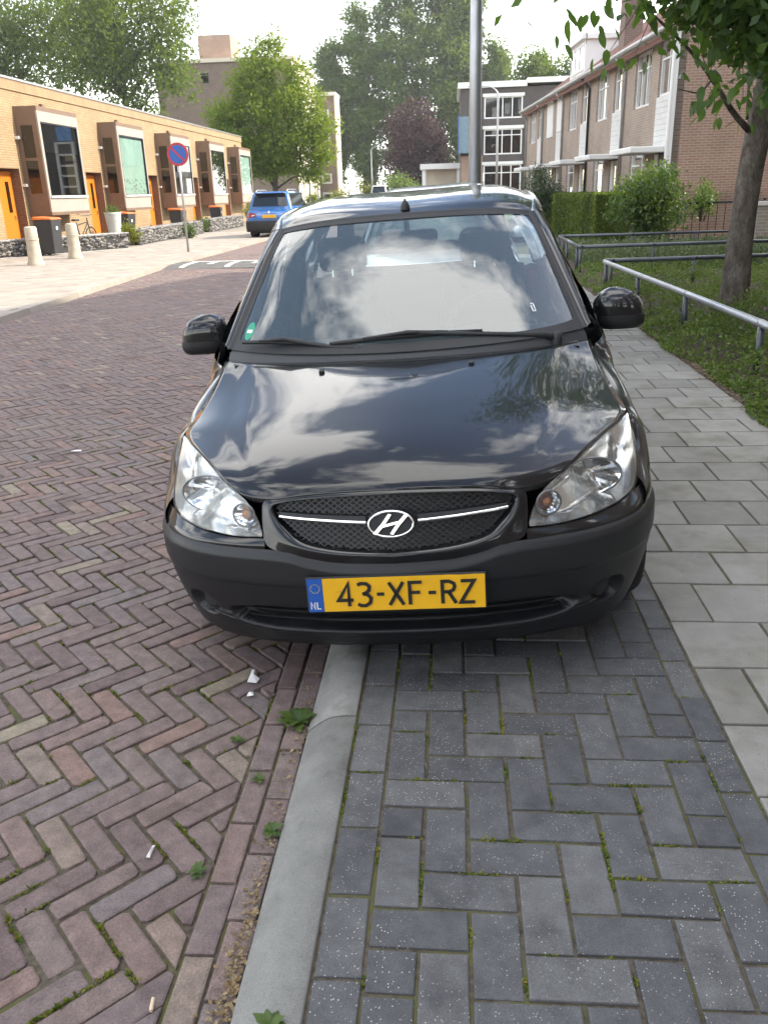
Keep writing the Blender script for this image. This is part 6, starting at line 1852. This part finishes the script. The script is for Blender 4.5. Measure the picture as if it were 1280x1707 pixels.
# knee rails round the planting bed
def rail(p0, p1, z, posts, label, r_=.031, cap=True):
    t = empty('knee_rail', (p0[0], p0[1], .06), 0, label, 'rail', 'low rails round the planting beds')
    d = Vector((p1[0] - p0[0], p1[1] - p0[1], 0))
    m = MB(); m.tube([(0, 0, z), tuple(d + Vector((0, 0, z)))], r_, 16); m.build('rail_bar', M_GALV if label.startswith('bright') else M_RAIL, t, smooth=True)
    for q in posts:
        p = d * q
        pm = MB(); pm.tube([(p.x, p.y, -.05), (p.x, p.y, z - r_ * .6)], r_ * .92, 14); pm.build('post', M_RAIL, t, smooth=True)
        cm = MB(); cm.tube([tuple(p + d.normalized() * -.035 + Vector((0, 0, z))), tuple(p + d.normalized() * .035 + Vector((0, 0, z)))], r_ * 1.07, 14); cm.build('clamp', M_RAIL if not label.startswith('bright') else M_GALV, t, smooth=True)
rail((2.47, 4.75), (2.22, 13.0), .40, [(y_ - 4.75) / 8.25 for y_ in (4.82, 6.84, 8.87, 10.9, 12.85)], 'bright metal knee rail running along the pavement')
rail((2.25, 13.15), (5.6, 13.6), .40, [.03, .4, .75, .98], 'dark knee rail crossing behind the trunk, nearest of the cross rails')
rail((2.24, 15.75), (6.6, 16.3), .44, [.005, .3, .62, .98], 'dark knee rail crossing in front of the grey-green plants')
rail((2.24, 15.78), (2.30, 19.3), .44, [.08, .55, .99], 'short dark knee rail between the two cross rails, along the pavement')
rail((2.32, 19.35), (6.8, 19.9), .44, [.02, .35, .66, .98], 'far dark knee rail in front of the hedge and shrub')

# brick garden wall with iron fence, and a second wall right of the trunk
gw = empty('garden_wall', (5.75, 23.7, 0.05), 0, 'low brown brick garden wall below the gable of the row houses', 'wall')
m = MB(); m.box(0, 5.0, 0, .22, 0, 1.02); m.build('wall', M_RBRICKX, gw)
for q in range(68):
    m = MB(); m.box(q * .073 + .004, q * .073 + .069, -.015, .235, 1.021, 1.235); m.build('coping_brick', M_RBRICKX, gw)
fe = empty('iron_fence', (5.3, 22.6, 0.05), 0, 'thin black iron fence in front of the brown garden wall', 'fence')
m = MB(); m.box(0, 4.6, -.02, .02, .96, 1.01); m.build('top_rail', M_TRIM, fe)
m = MB(); m.box(0, 4.6, -.015, .015, .12, .16); m.build('bottom_rail', M_TRIM, fe)
for q in range(24): m = MB(); m.box(q * .195 + .04, q * .195 + .056, -.008, .008, .16, .96); m.build('fence_bar', M_TRIM, fe)
for q in (0, 2.3, 4.56): m = MB(); m.box(q, q + .05, -.03, .03, -.05, 1.06); m.build('fence_post', M_TRIM, fe)
w2 = empty('garden_wall', (6.05, 18.9, 0.05), 0, 'grey-beige brick wall with stone coping right of the tree trunk', 'wall')
m = MB(); m.box(0, 5, 0, .22, 0, .98); m.build('wall', brick_mat('grey_beige_brick', (0.30, 0.25, 0.20), (0.25, 0.21, 0.17), (0.36, 0.33, 0.29), axis='xz'), w2)
m = MB(); m.box(-.04, 5, -.04, .26, .982, 1.06); m.build('coping', M_STONEW, w2)

# concrete bollards, no-parking sign
for (x, y_, lab) in ((-10.22, 20.8, 'nearer concrete bollard on the opposite pavement'), (-10.12, 22.9, 'farther concrete bollard in front of the gabion wall')):
    t = empty('bollard', (x, y_, .065), 0, lab, 'bollard', 'concrete bollards')
    m = MB(); m.lathe([(.0, .90), (.10, .90), (.135, .885), (.145, .86), (.150, .5), (.165, .12), (.20, .05), (.205, 0), (.2, -.02)], (0, 0, 0), 26); m.build('body', M_CONC, t, smooth=True)
    m = MB(); m.lathe([(.153, .62), (.158, .615), (.158, .585), (.154, .58)], (0, 0, 0), 26); m.build('ring', M_CONC, t, smooth=True)
sg_ = empty('traffic_sign', (-7.52, 24.6, .065), 0, 'round blue no-parking sign with red rim on a thin post', 'sign')
m = MB(); m.tube([(0, 0, -.02), (0, 0, 2.84)], .030, 10); m.build('post', M_GALV, sg_, smooth=True)
def disc(r_, y_, mat, name, par, n=40, thick=.0):
    d_ = MB(); vs = [(r_ * math.cos(2 * math.pi * i / n), y_, 2.57 + r_ * math.sin(2 * math.pi * i / n)) for i in range(n)] + [(r_ * math.cos(2 * math.pi * i / n), y_ + .004 + thick, 2.57 + r_ * math.sin(2 * math.pi * i / n)) for i in range(n)]
    d_.add(vs, [tuple(range(n)), tuple(range(2 * n - 1, n - 1, -1))] + [(i, n + i, n + (i + 1) % n, (i + 1) % n) for i in range(n)]); return d_.build(name, mat, par, fixn=True)
M_SRED = pbr('sign_red', (0.50, 0.022, 0.03), 0.4, var=0.05); M_SBLUE = pbr('sign_blue', (0.012, 0.10, 0.42), 0.4, var=0.05)
sd = disc(.30, -.045, M_SRED, 'sign_face', sg_, thick=.01); disc(.238, -.049, M_SBLUE, 'blue_field', sd)
m = MB(); m.obox((0, -.0515, 2.57), (.235 * s2, 0, -.235 * s2), (0, .0012, 0), (.024 * s2, 0, .024 * s2)); m.build('red_slash', M_SRED, sd)
for z in (2.45, 2.69): m = MB(); m.box(-.05, .05, -.034, .034, z, z + .03); m.build('bracket', M_GALV, sg_)

# gabions: wire cages full of stones
def gabion(p0, p1, h, th, label):
    d = Vector((p1[0] - p0[0], p1[1] - p0[1], 0)); L_ = d.length
    t = empty('gabion', (p0[0], p0[1], .065), math.atan2(d.y, d.x), label, 'gabion', 'gabion walls in front of the terrace')
    m = MB(); m.box(.05, L_ - .05, .05, th - .05, 0, h - .05); m.build('core', pbr('gabion_core', (.06, .06, .06), .95), t)
    base = [(1, 0, 0), (-1, 0, 0), (0, 1, 0), (0, -1, 0), (0, 0, 1), (0, 0, -1)]; fc = [(0, 2, 4), (2, 1, 4), (1, 3, 4), (3, 0, 4), (2, 0, 5), (1, 2, 5), (3, 1, 5), (0, 3, 5)]
    m = MB()
    def stone(x, y_, z):
        s_ = rng.uniform(.035, .075); vs = [(x + b[0] * s_ * rng.uniform(.7, 1.3), y_ + b[1] * s_ * rng.uniform(.7, 1.2), z + b[2] * s_ * rng.uniform(.6, 1.1)) for b in base]; m.add(vs, fc, rng.random() * .98)
    for _ in range(int(L_ * h * 210)):
        stone(rng.uniform(.03, L_ - .03), rng.choice((.04, th - .04)) + rng.uniform(-.015, .015), rng.uniform(.03, h - .03))
    for _ in range(int(L_ * th * 180)): stone(rng.uniform(.03, L_ - .03), rng.uniform(.03, th - .03), h - .04)
    for _ in range(int(th * h * 420)): stone(rng.choice((.04, L_ - .04)), rng.uniform(.03, th - .03), rng.uniform(.03, h - .03))
    o = m.build('stones', M_STONE, t); o['kind'] = 'stuff'
    m = MB()
    for a, b in (((0, 0, h), (L_, 0, h)), ((0, 0, 0), (L_, 0, 0)), ((0, th, h), (L_, th, h)), ((0, 0, 0), (0, 0, h)), ((L_, 0, 0), (L_, 0, h)), ((0, 0, h), (0, th, h)), ((L_, 0, h), (L_, th, h)), ((L_, th, 0), (L_, th, h))): m.tube([a, b], .006, 5)
    m.build('cage', M_GALV, t)
gabion((-14.4, 21.0), (-10.25, 27.4), .47, .42, 'dark gabion wall of stones behind the two bollards')
gabion((-10.42, 28.9), (-10.62, 37.2), .52, .45, 'sunlit gabion wall of stones beyond the no-parking sign')
gabion((-10.62, 38.6), (-10.8, 45.5), .55, .45, 'farthest gabion wall of stones beside the blue car')

# wheelie bins with orange lids
M_BIN = pbr('bin_dark', (0.035, 0.037, 0.042), 0.6, var=0.15); M_LID = pbr('bin_lid_orange', (0.62, 0.16, 0.035), 0.5, var=0.08)
for k, (x, y_, lab) in enumerate(((-11.55, 24.6, 'dark bin with orange lid by the nearest orange door'), (-11.6, 30.8, 'dark bin with orange lid by the second orange door'), (-11.6, 37.0, 'dark bin with orange lid by the third orange door'), (-11.6, 43.2, 'dark bin with orange lid by the fourth orange door'))):
    t = empty('wheelie_bin', (x, y_, .06), rng.uniform(-.15, .15), lab, 'bin', 'wheelie bins by the doors')
    m = MB(); b0 = [(-.22, -.24), (.22, -.24), (.22, .24), (-.22, .24)]; b1 = [(-.28, -.30), (.28, -.30), (.28, .30), (-.28, .30)]
    m.add([(p[0], p[1], .05) for p in b0] + [(p[0], p[1], .98) for p in b1], [(3, 2, 1, 0), (4, 5, 6, 7)] + [(i, (i + 1) % 4, 4 + (i + 1) % 4, 4 + i) for i in range(4)]); bevel(m.build('body', M_BIN, t), .03)
    m = MB(); m.add([(-.31, -.33, .98), (.31, -.33, .98), (.31, .33, .98), (-.31, .33, .98), (-.28, -.30, 1.07), (.24, -.30, 1.03), (.24, .30, 1.03), (-.28, .30, 1.07)], [(3, 2, 1, 0), (4, 5, 6, 7), (0, 1, 5, 4), (1, 2, 6, 5), (2, 3, 7, 6), (3, 0, 4, 7)]); bevel(m.build('lid', M_LID, t), .02)
    for yy in (-.25, .25): m = MB(); m.lathe([(0, -.03), (.1, -.03), (.1, .03), (0, .03)], (-.22, yy, .10), 14, 'y'); m.build('wheel', M_RUB, t)
    m = MB(); m.tube([(-.33, -.22, 1.0), (-.33, .22, 1.0)], .016, 8); m.build('handle', M_BIN, t)
    m = MB(); m.box(.262, .268, -.05, .05, .70, .80); m.build('label', M_WHITE, t)
# tall planter, shrubs and a parked bicycle in the front yards
t = empty('planter', (-11.0, 28.2, .06), 0, 'tall pale tapered planter at the end of the dark gabion', 'planter')
m = MB(); m.lathe([(0, .02), (.13, .0), (.16, .05), (.20, .5), (.26, 1.02), (.28, 1.08), (.25, 1.08), (.24, 1.0), (0, .98)], (0, 0, 0), 20); m.build('pot', pbr('pale_pot', (.58, .60, .56), .6, var=.08), t, smooth=True)
V, F, T = crown([((0, 0, 1.12), (.22, .22, .12), .5)], 250, .07); mesh_obj('foliage', fast_mesh('foliage', V, F, T), M_LF_SHR, t)
for q, (x, y_, r_, lab) in enumerate(((-10.75, 28.5, .42, 'lime green plant between the dark and the sunlit gabion'), (-10.9, 37.9, .40, 'green plant in the gap between the two sunlit gabions'), (-10.6, 46.2, .75, 'lime shrub left of the blue car'), (-10.0, 33.0, .25, 'low weeds along the foot of the sunlit gabion'))):
    bush('yard_plant', (x, y_, .06), lab, (r_, r_, r_ * (.95 if q != 2 else 1.0)), 900, .075, M_LF_YEL if q % 2 == 0 else M_LF_SHR, 'plants in the front yards', k=8, cat='plant')
t = empty('bicycle', (-11.7, 27.2, .06), math.radians(80), 'dark bicycle leaning below the nearest bay window', 'bicycle')
for x, nm in ((-.52, 'rear_wheel'), (.52, 'front_wheel')):
    m = MB(); rows = []
    for i in range(33):
        a = 2 * math.pi * i / 32; c_ = Vector((math.cos(a), 0, math.sin(a))); rows.append([Vector((x, 0, .34)) + c_ * .32 + (c_ * math.cos(b) + Vector((0, 1, 0)) * math.sin(b)) * .018 for b in [2 * math.pi * q / 6 for q in range(7)]])
    m.grid(rows); wo = m.build(nm, M_RUB, t, smooth=True)
    m = MB()
    for i in range(10): a = math.pi * i / 10; m.tube([(x - .31 * math.cos(a), 0, .34 - .31 * math.sin(a)), (x + .31 * math.cos(a), 0, .34 + .31 * math.sin(a))], .0025, 4, caps=False)
    m.build('spokes', M_GALV, wo)
m = MB()
for a, b in (((-.52, 0, .34), (-.08, 0, .32)), ((-.08, 0, .32), (-.22, 0, .82)), ((-.22, 0, .82), (-.52, 0, .34)), ((-.08, 0, .32), (.40, 0, .80)), ((-.21, 0, .74), (.38, 0, .82)), ((.38, 0, .95), (.52, 0, .34))): m.tube([a, b], .018, 8)
m.build('frame', M_BIN, t)
m = MB(); m.tube([(.30, -.28, 1.06), (.38, -.1, 1.02), (.38, .1, 1.02), (.30, .28, 1.06)], .013, 8); m.build('handlebar', M_GALV, t, smooth=True)
m = MB(); m.obox((-.24, 0, .90), (.13, 0, 0), (0, .07, 0), (0, 0, .03)); bevel(m.build('saddle', M_BIN, t), .025)

# ---- simple saloon shapes for cars farther off: lofted body, glazed cabin, lamps, wheels. Local y runs forward from the tail
M_DGL = pbr('dark_car_glass', (0.018, 0.024, 0.026), 0.06, var=0.0, spec=0.8)
def other_car(name, loc, rz, L_, Wd, H_, paint, label, group, suv=True, plate=True, lower=M_BUMP):
    t = empty(name, loc, rz, label, 'car', group)
    hw = Wd / 2; zb = .32 if suv else .22; belt_ = H_ * .60; wr = .345 if suv else .30
    ys = [0, .03, .10, .35, .8, L_ * .45, L_ * .62, L_ * .72, L_ * .9, L_ - .12, L_]
    tops = [belt_ * .72, belt_ * .90, belt_ * .99, belt_ + .02, belt_ + .01, belt_ - .02, belt_ - .04, belt_ - .08, belt_ * .84, belt_ * .70, belt_ * .52]
    inset = [.10, .05, .02, 0, 0, 0, 0, .0, .03, .10, .22]
    m = MB(); rows = []
    for i in range(41):
        y_ = L_ * (i / 40); tp = smooth_interp(y_, ys, tops); ins = smooth_interp(y_, ys, inset); w = hw - ins
        arch = 0
        for wy in (.78, L_ - .85):
            d = (wr + .06) ** 2 - (y_ - wy) ** 2
            if d > 0: arch = max(arch, wr + math.sqrt(d))
        zl = max(zb, arch)
        sec = [(-w * .80, tp), (-w * .93, tp - .02), (-w * .985, lerp(tp, zl, .25)), (-w, lerp(tp, zl, .5)), (-w * .985, lerp(tp, zl, .8)), (-w * .96, zl)]
        row = [Vector((x, y_, z)) for x, z in sec[::-1]]
        for x in np.linspace(-.7, .7, 7): row.append(Vector((w * x, y_, tp + .015 * (1 - x * x))))
        row += [Vector((-x, y_, z)) for x, z in sec]
        rows.append(row)
    m.grid(rows, flip=True); m.add(rows[0], [tuple(range(len(rows[0])))]); m.add(rows[-1], [tuple(range(len(rows[-1]) - 1, -1, -1))])
    m.build('body', paint, t, smooth=True)
    # cabin: painted shell with slightly proud dark windows
    rt = H_; y0, y1, y2, y3 = (.14, .50, L_ * .50, L_ * .70) if suv else (.25, .75, L_ * .48, L_ * .68)
    cab = []
    for v in (0, .25, .5, .75, .9, 1.0):
        z = lerp(belt_ - .03, rt - .02, v); ya = lerp(y0, y1 - .12, v ** 1.25); yb = lerp(y3, y2, v); w = hw * lerp(.905, .70, v ** 1.15) - (.03 if v == 1 else 0)
        if v == 1: ya += .10; yb -= .06
        cab.append([Vector((-w, ya + .12, z)), Vector((-w * .84, ya + .02, z)), Vector((-w * .4, ya, z)), Vector((w * .4, ya, z)), Vector((w * .84, ya + .02, z)), Vector((w, ya + .12, z)), Vector((w, (ya + yb) / 2, z)), Vector((w, yb - .14, z)), Vector((w * .8, yb, z)), Vector((-w * .8, yb, z)), Vector((-w, yb - .14, z)), Vector((-w, (ya + yb) / 2, z))])
    m = MB(); m.grid([r_ + [r_[0]] for r_ in cab]); m.add(cab[-1], [tuple(range(12))]); m.build('cabin', paint, t, smooth=True, fixn=True)
    def glaze(nm, cols, v0, v1, push):
        pts_ = []
        for ri in (v0, v1):
            for c_ in cols: pts_.append(cab[ri][c_] + Vector(push))
        n_ = len(cols); g_ = MB(); g_.add(pts_, [(q, q + 1, n_ + q + 1, n_ + q) for q in range(n_ - 1)]); g_.build(nm, M_DGL, t)
    glaze('rear_window', (1, 2, 3, 4), 1, 3, (0, -.014, .006)); glaze('rear_window', (1, 2, 3, 4), 3, 4, (0, -.014, .006))
    for sg, cols in ((1, (5, 6)), (1, (6, 7)), (-1, (0, 11)), (-1, (11, 10))): glaze('side_window', cols, 1, 4, (sg * .010, .0, .0))
    glaze('windscreen', (8, 9), 1, 4, (0, .012, .008))
    if suv:
        for sg in (1, -1): m = MB(); m.tube([(sg * hw * .63, y1, rt - .02), (sg * hw * .63, y1 + .2, rt + .04), (sg * hw * .63, y2 - .3, rt + .04), (sg * hw * .63, y2 - .1, rt - .02)], .018, 8); m.build('roof_bar', M_GALV, t, smooth=True)
        m = MB(); m.box(-hw * .62, hw * .62, y1 - .38, y1 - .02, rt - .085, rt - .045); bevel(m.build('spoiler', paint, t), .02)
    m = MB(); rows = []
    for z, o_ in ((zb + .33, .0), (zb + .26, -.035), (zb + .06, -.04), (zb - .06, .02)):
        rows.append([Vector((x * hw * (1.0 if abs(x) < 1.05 else .955), yq + o_, z)) for x, yq in ((-1.06, .30), (-1.0, .09), (-.84, -.005), (-.4, -.02), (0, -.022), (.4, -.02), (.84, -.005), (1.0, .09), (1.06, .30))])
    m.grid(rows, flip=True); m.build('rear_bumper', lower, t, smooth=True)
    m = MB(); m.box(-hw * .8, hw * .8, .3, L_ - .4, zb - .12, zb + .1); m.build('underbody', M_TRIM, t)
    for sg in (1, -1):
        m = MB(); z0 = belt_ * .80
        m.add([(sg * hw * .52, -.012, z0 + .02), (sg * hw * .86, .012, z0 - .05), (sg * hw * .985, .14, z0 + .0), (sg * hw * .97, .20, z0 + .13), (sg * hw * .80, .0, z0 + .13), (sg * hw * .56, -.008, z0 + .10)], [(0, 1, 4, 5), (1, 2, 3, 4)])
        tl = m.build('tail_light', M_RED, t, fixn=True)
        m = MB(); m.add([(sg * hw * .58, -.020, z0 + .03), (sg * hw * .74, -.012, z0 + .01), (sg * hw * .72, -.012, z0 + .055), (sg * hw * .60, -.020, z0 + .065)], [(0, 1, 2, 3)]); m.build('reversing_lamp', M_WHITE, tl)
        m = MB(); m.obox((sg * (hw + .09), L_ * .64, belt_ + .03), (.10, 0, 0), (0, .05, 0), (0, 0, .07)); bevel(m.build('door_mirror', paint, t), .03)
        for wy in (.78, L_ - .85):
            m = MB(); m.lathe([(0, -.05), (wr * .62, -.05), (wr * .66, -.105), (wr * .93, -.11), (wr, -.08), (wr, .08), (wr * .93, .11), (wr * .66, .105), (wr * .62, .05), (0, .05)], (0, 0, 0), 26, 'x')
            w_ = m.build('wheel', M_RUB, t, smooth=False); w_.location = (sg * (hw - .125), wy, wr)
            m = MB(); m.lathe([(0, sg * .085), (wr * .55, sg * .075), (wr * .63, sg * .06)], (0, 0, 0), 20, 'x'); m.build('rim', M_RIM, w_, smooth=True)
    if plate:
        m = MB(); m.box(-.26, .26, -.030, -.014, belt_ * .745, belt_ * .745 + .11); m.build('number_plate', M_YEL, t)
        m = MB(); m.lathe([(0, -.03), (.045, -.028), (.05, -.016)], (0, 0, belt_ * .93), 16, 'y'); m.build('badge', M_CHROME, t, smooth=True)
        m = MB(); m.box(-.30, .30, -.026, -.012, belt_ * .74 + .14, belt_ * .74 + .165); m.build('plate_lamp_strip', paint, t)
    return t
PB = pbr('blue_paint', (0.008, 0.125, 0.40), 0.3, var=0.03, coat=1.0); PS = pbr('silver_paint', (0.42, 0.43, 0.44), 0.3, metal=0.6, var=0.03, coat=1.0); PW = pbr('white_car_paint', (0.74, 0.74, 0.72), 0.35, var=0.03, coat=0.8)
other_car('blue_suv', (-6.68, 32.2, .0), math.radians(-3), 4.45, 1.84, 1.66, PB, 'bright blue SUV parked across the street, seen from behind', 'cars farther up the street')
other_car('silver_car', (-9.2, 84, .0), math.radians(-6), 4.3, 1.76, 1.48, PS, 'silver-grey car far up the street by the lime bushes', 'cars farther up the street', suv=False, plate=False)
other_car('white_van', (-7.4, 90, .0), math.radians(-4), 4.8, 1.9, 2.15, PW, 'white van far up the street beside the silver car', 'cars farther up the street', plate=False)
# silver hatchback behind the black one: only its roof shows over the nearer roof
PS2 = pbr('pale_silver_paint', (0.50, 0.51, 0.52), 0.32, metal=0.5, var=0.04, coat=1.0)
car2 = car.copy(); COL.objects.link(car2); car2.location = (-0.13, 7.55, .046); car2.scale = (1, 1, 1.03)
tag(car2, 'silver hatchback parked right behind the black one, only its roof visible', 'car')
for ch in list(car.children):
    if ch.name.split('.')[0] in ('number_plate', 'grille', 'wiper', 'headrest'): 
        if ch.name.startswith('number_plate'): continue
    c = copy_tree(ch, car2)
def repaint(o):
    for s_ in o.material_slots:
        if s_.material is M_PAINT: s_.link = 'OBJECT'; s_.material = PS2
    for ch in o.children: repaint(ch)
repaint(car2)
def drop_named(o, names):
    for ch in list(o.children):
        drop_named(ch, names)
        if ch.name.split('.')[0] in names: bpy.data.objects.remove(ch)
drop_named(car2, ('emblem', 'emblem_ring', 'emblem_letter', 'windscreen_sticker', 'sticker_label', 'screen_mark'))

# utility cabinet, round sign from behind, street-name plate
t = empty('utility_cabinet', (-8.15, 46, .02), 0, 'dark grey utility cabinet behind the blue car', 'cabinet')
m = MB(); m.box(-.36, .36, 0, .4, 0, 1.55); bevel(m.build('case', M_RAIL, t), .02)
m = MB(); m.box(-.40, .40, -.04, .44, 1.552, 1.60); m.build('lid', M_RAIL, t)
m = MB(); m.box(-.33, -.01, -.012, -.002, .1, 1.48); m.build('door', M_RAIL, t)
m = MB(); m.box(.01, .33, -.012, -.002, .1, 1.48); m.build('door', M_RAIL, t)
t = empty('traffic_sign', (-9.9, 66, 0), 0, 'round grey sign seen from behind, far up the street', 'sign')
m = MB(); m.tube([(0, 0, 0), (0, 0, 3.3)], .035, 8); m.build('post', M_GALV, t)
m = MB(); m.lathe([(0, 0), (.36, 0), (.36, .02), (0, .02)], (0, -.06, 2.95), 24, 'y'); m.build('sign_back', M_GALV, t)
t = empty('street_name_sign', (-11.6, 70, 0), 0, 'small blue street-name plate on a thin pole by the flats', 'sign')
m = MB(); m.tube([(0, 0, 0), (0, 0, 3.3)], .04, 8); m.build('post', M_GALV, t)
m = MB(); m.box(.04, 1.5, -.02, .02, 2.95, 3.2); m.build('name_plate', M_SBLUE, t)
t = empty('hedge_block', (-7.9, 58, 0), 0, 'dark green clipped bush beside the utility cabinet', 'shrub')
V, F, T = crown(blob_clumps((0, 0, .8), (.9, .6, .8), 9), 1200, .12); mesh_obj('foliage', fast_mesh('foliage', V, F, T), M_LF_CON, t)

# ---- small things on the ground
def weed(loc, n, size, label):
    t = empty('weed', loc, rng.uniform(0, 6), label, 'weed', 'weeds growing at the kerb')
    mm = MB()
    for i in range(n):
        a = 2 * math.pi * i / n + rng.uniform(-.4, .4); L_ = size * rng.uniform(.5, 1.0); w = L_ * .20; el = rng.uniform(.25, 1.0)
        d = Vector((math.cos(a), math.sin(a), 0)); s_ = Vector((-d.y, d.x, 0)); P_ = []
        for k in range(6):
            u = k / 5; c = d * L_ * u * math.cos(el * (1 - .4 * u)) + Vector((0, 0, L_ * (u * math.sin(el) - .35 * u * u)))
            ww = w * math.sin(math.pi * (u * .9 + .08)) ** .7 * (1 + .35 * (k % 2))
            P_.append([c - s_ * ww, c + Vector((0, 0, -.1 * ww)), c + s_ * ww])
        m = MB(); m.grid(P_, tint=rng.choice((.3, .45, .6, .72))); m.build('leaf', M_LF_SHR, t)
weed((-.468, 2.13, .004), 22, .075, 'green dandelion-like weed beside the kerb joint')
weed((-.452, 1.66, .004), 12, .04, 'small weed in the gutter halfway along the kerb')
weed((-.335, 1.085, .068), 16, .045, 'small weed on the kerb at the bottom edge of the picture')
weed((-.53, 1.86, .003), 9, .032, 'tiny weed between the straight bricks of the gutter')
weed((-.60, 1.52, .003), 12, .03, 'tiny weed in the herringbone near the gutter')
weed((-.63, 2.03, .003), 10, .032, 'yellow-green weed in the dark-stained bricks')
def scrap(loc, pts, label, mat, h=.006, name='paper_scrap', cat='litter'):
    t = MB(); n = len(pts); cx = sum(p[0] for p in pts) / n; cy_ = sum(p[1] for p in pts) / n
    vs = [(p[0], p[1], h * rng.random()) for p in pts] + [(cx, cy_, h * 1.6)]
    t.add(vs, [(i, (i + 1) % n, n) for i in range(n)]); o = t.build(name, mat); o.location = loc
    sol = o.modifiers.new('thick', 'SOLIDIFY'); sol.thickness = .0008
    tag(o, label, cat)
scrap((-.66, 2.37, .004), [(-.012, -.03), (.020, -.034), (.026, -.010), (.004, .012), (-.002, .045), (-.012, .048), (-.010, .010)], 'torn white paper scrap on the bricks below the bumper', M_WHT)
scrap((-.645, 2.27, .004), [(-.01, -.012), (.012, -.008), (.008, .012), (-.008, .010)], 'tiny white paper crumb beside the torn scrap', M_WHT)
scrap((-2.4, 5.0, .004), [(-.03, -.012), (.035, -.008), (.03, .012), (-.028, .010)], 'pale flat litter scrap out on the road bricks', M_WHT)
scrap((-.735, 1.575, .004), [(-.004, -.022), (.004, -.02), (.005, .02), (-.003, .022)], 'thin white sliver lying in a road joint', M_WHT)
t = MB(); t.lathe([(0, -.012), (.0039, -.012), (.0039, .016), (0, .016)], (0, 0, 0), 10, 'y'); o = t.build('cigarette_butt', pbr('butt_paper', (.62, .50, .36), .8, var=.1)); o.location = (-.592, 1.165, .006); o.rotation_euler = (0, 0, .15); tag(o, 'cigarette butt on the bricks at the lower edge', 'litter')
t = MB(); t.tube([(0, 0, 0), (.006, -.03, .002), (.002, -.055, .001)], [.004, .003, .0015], 6); o = t.build('twig', M_BARK); o.location = (-.07, 1.86, .071); tag(o, 'short brown twig on the dark pavers', 'twig')
# ------------------------------------------------------------------ the air itself: a faint even haze
hz_ = MB(); hz_.box(-120, 120, -60, 260, -1.2, 40.0)
hm_, nt_, out_ = new_mat('haze_air')
pv_ = N(nt_, 'ShaderNodeVolumePrincipled'); pv_.inputs['Density'].default_value = 0.00045; pv_.inputs['Color'].default_value = (0.94, 0.96, 1.0, 1); pv_.inputs['Anisotropy'].default_value = 0.3
nt_.links.new(pv_.outputs[0], out_.inputs['Volume'])
hz_o = hz_.build('haze', hm_); hz_o['kind'] = 'stuff'; hz_o['label'] = 'faint pale haze in the air over the street'; hz_o['category'] = 'haze'
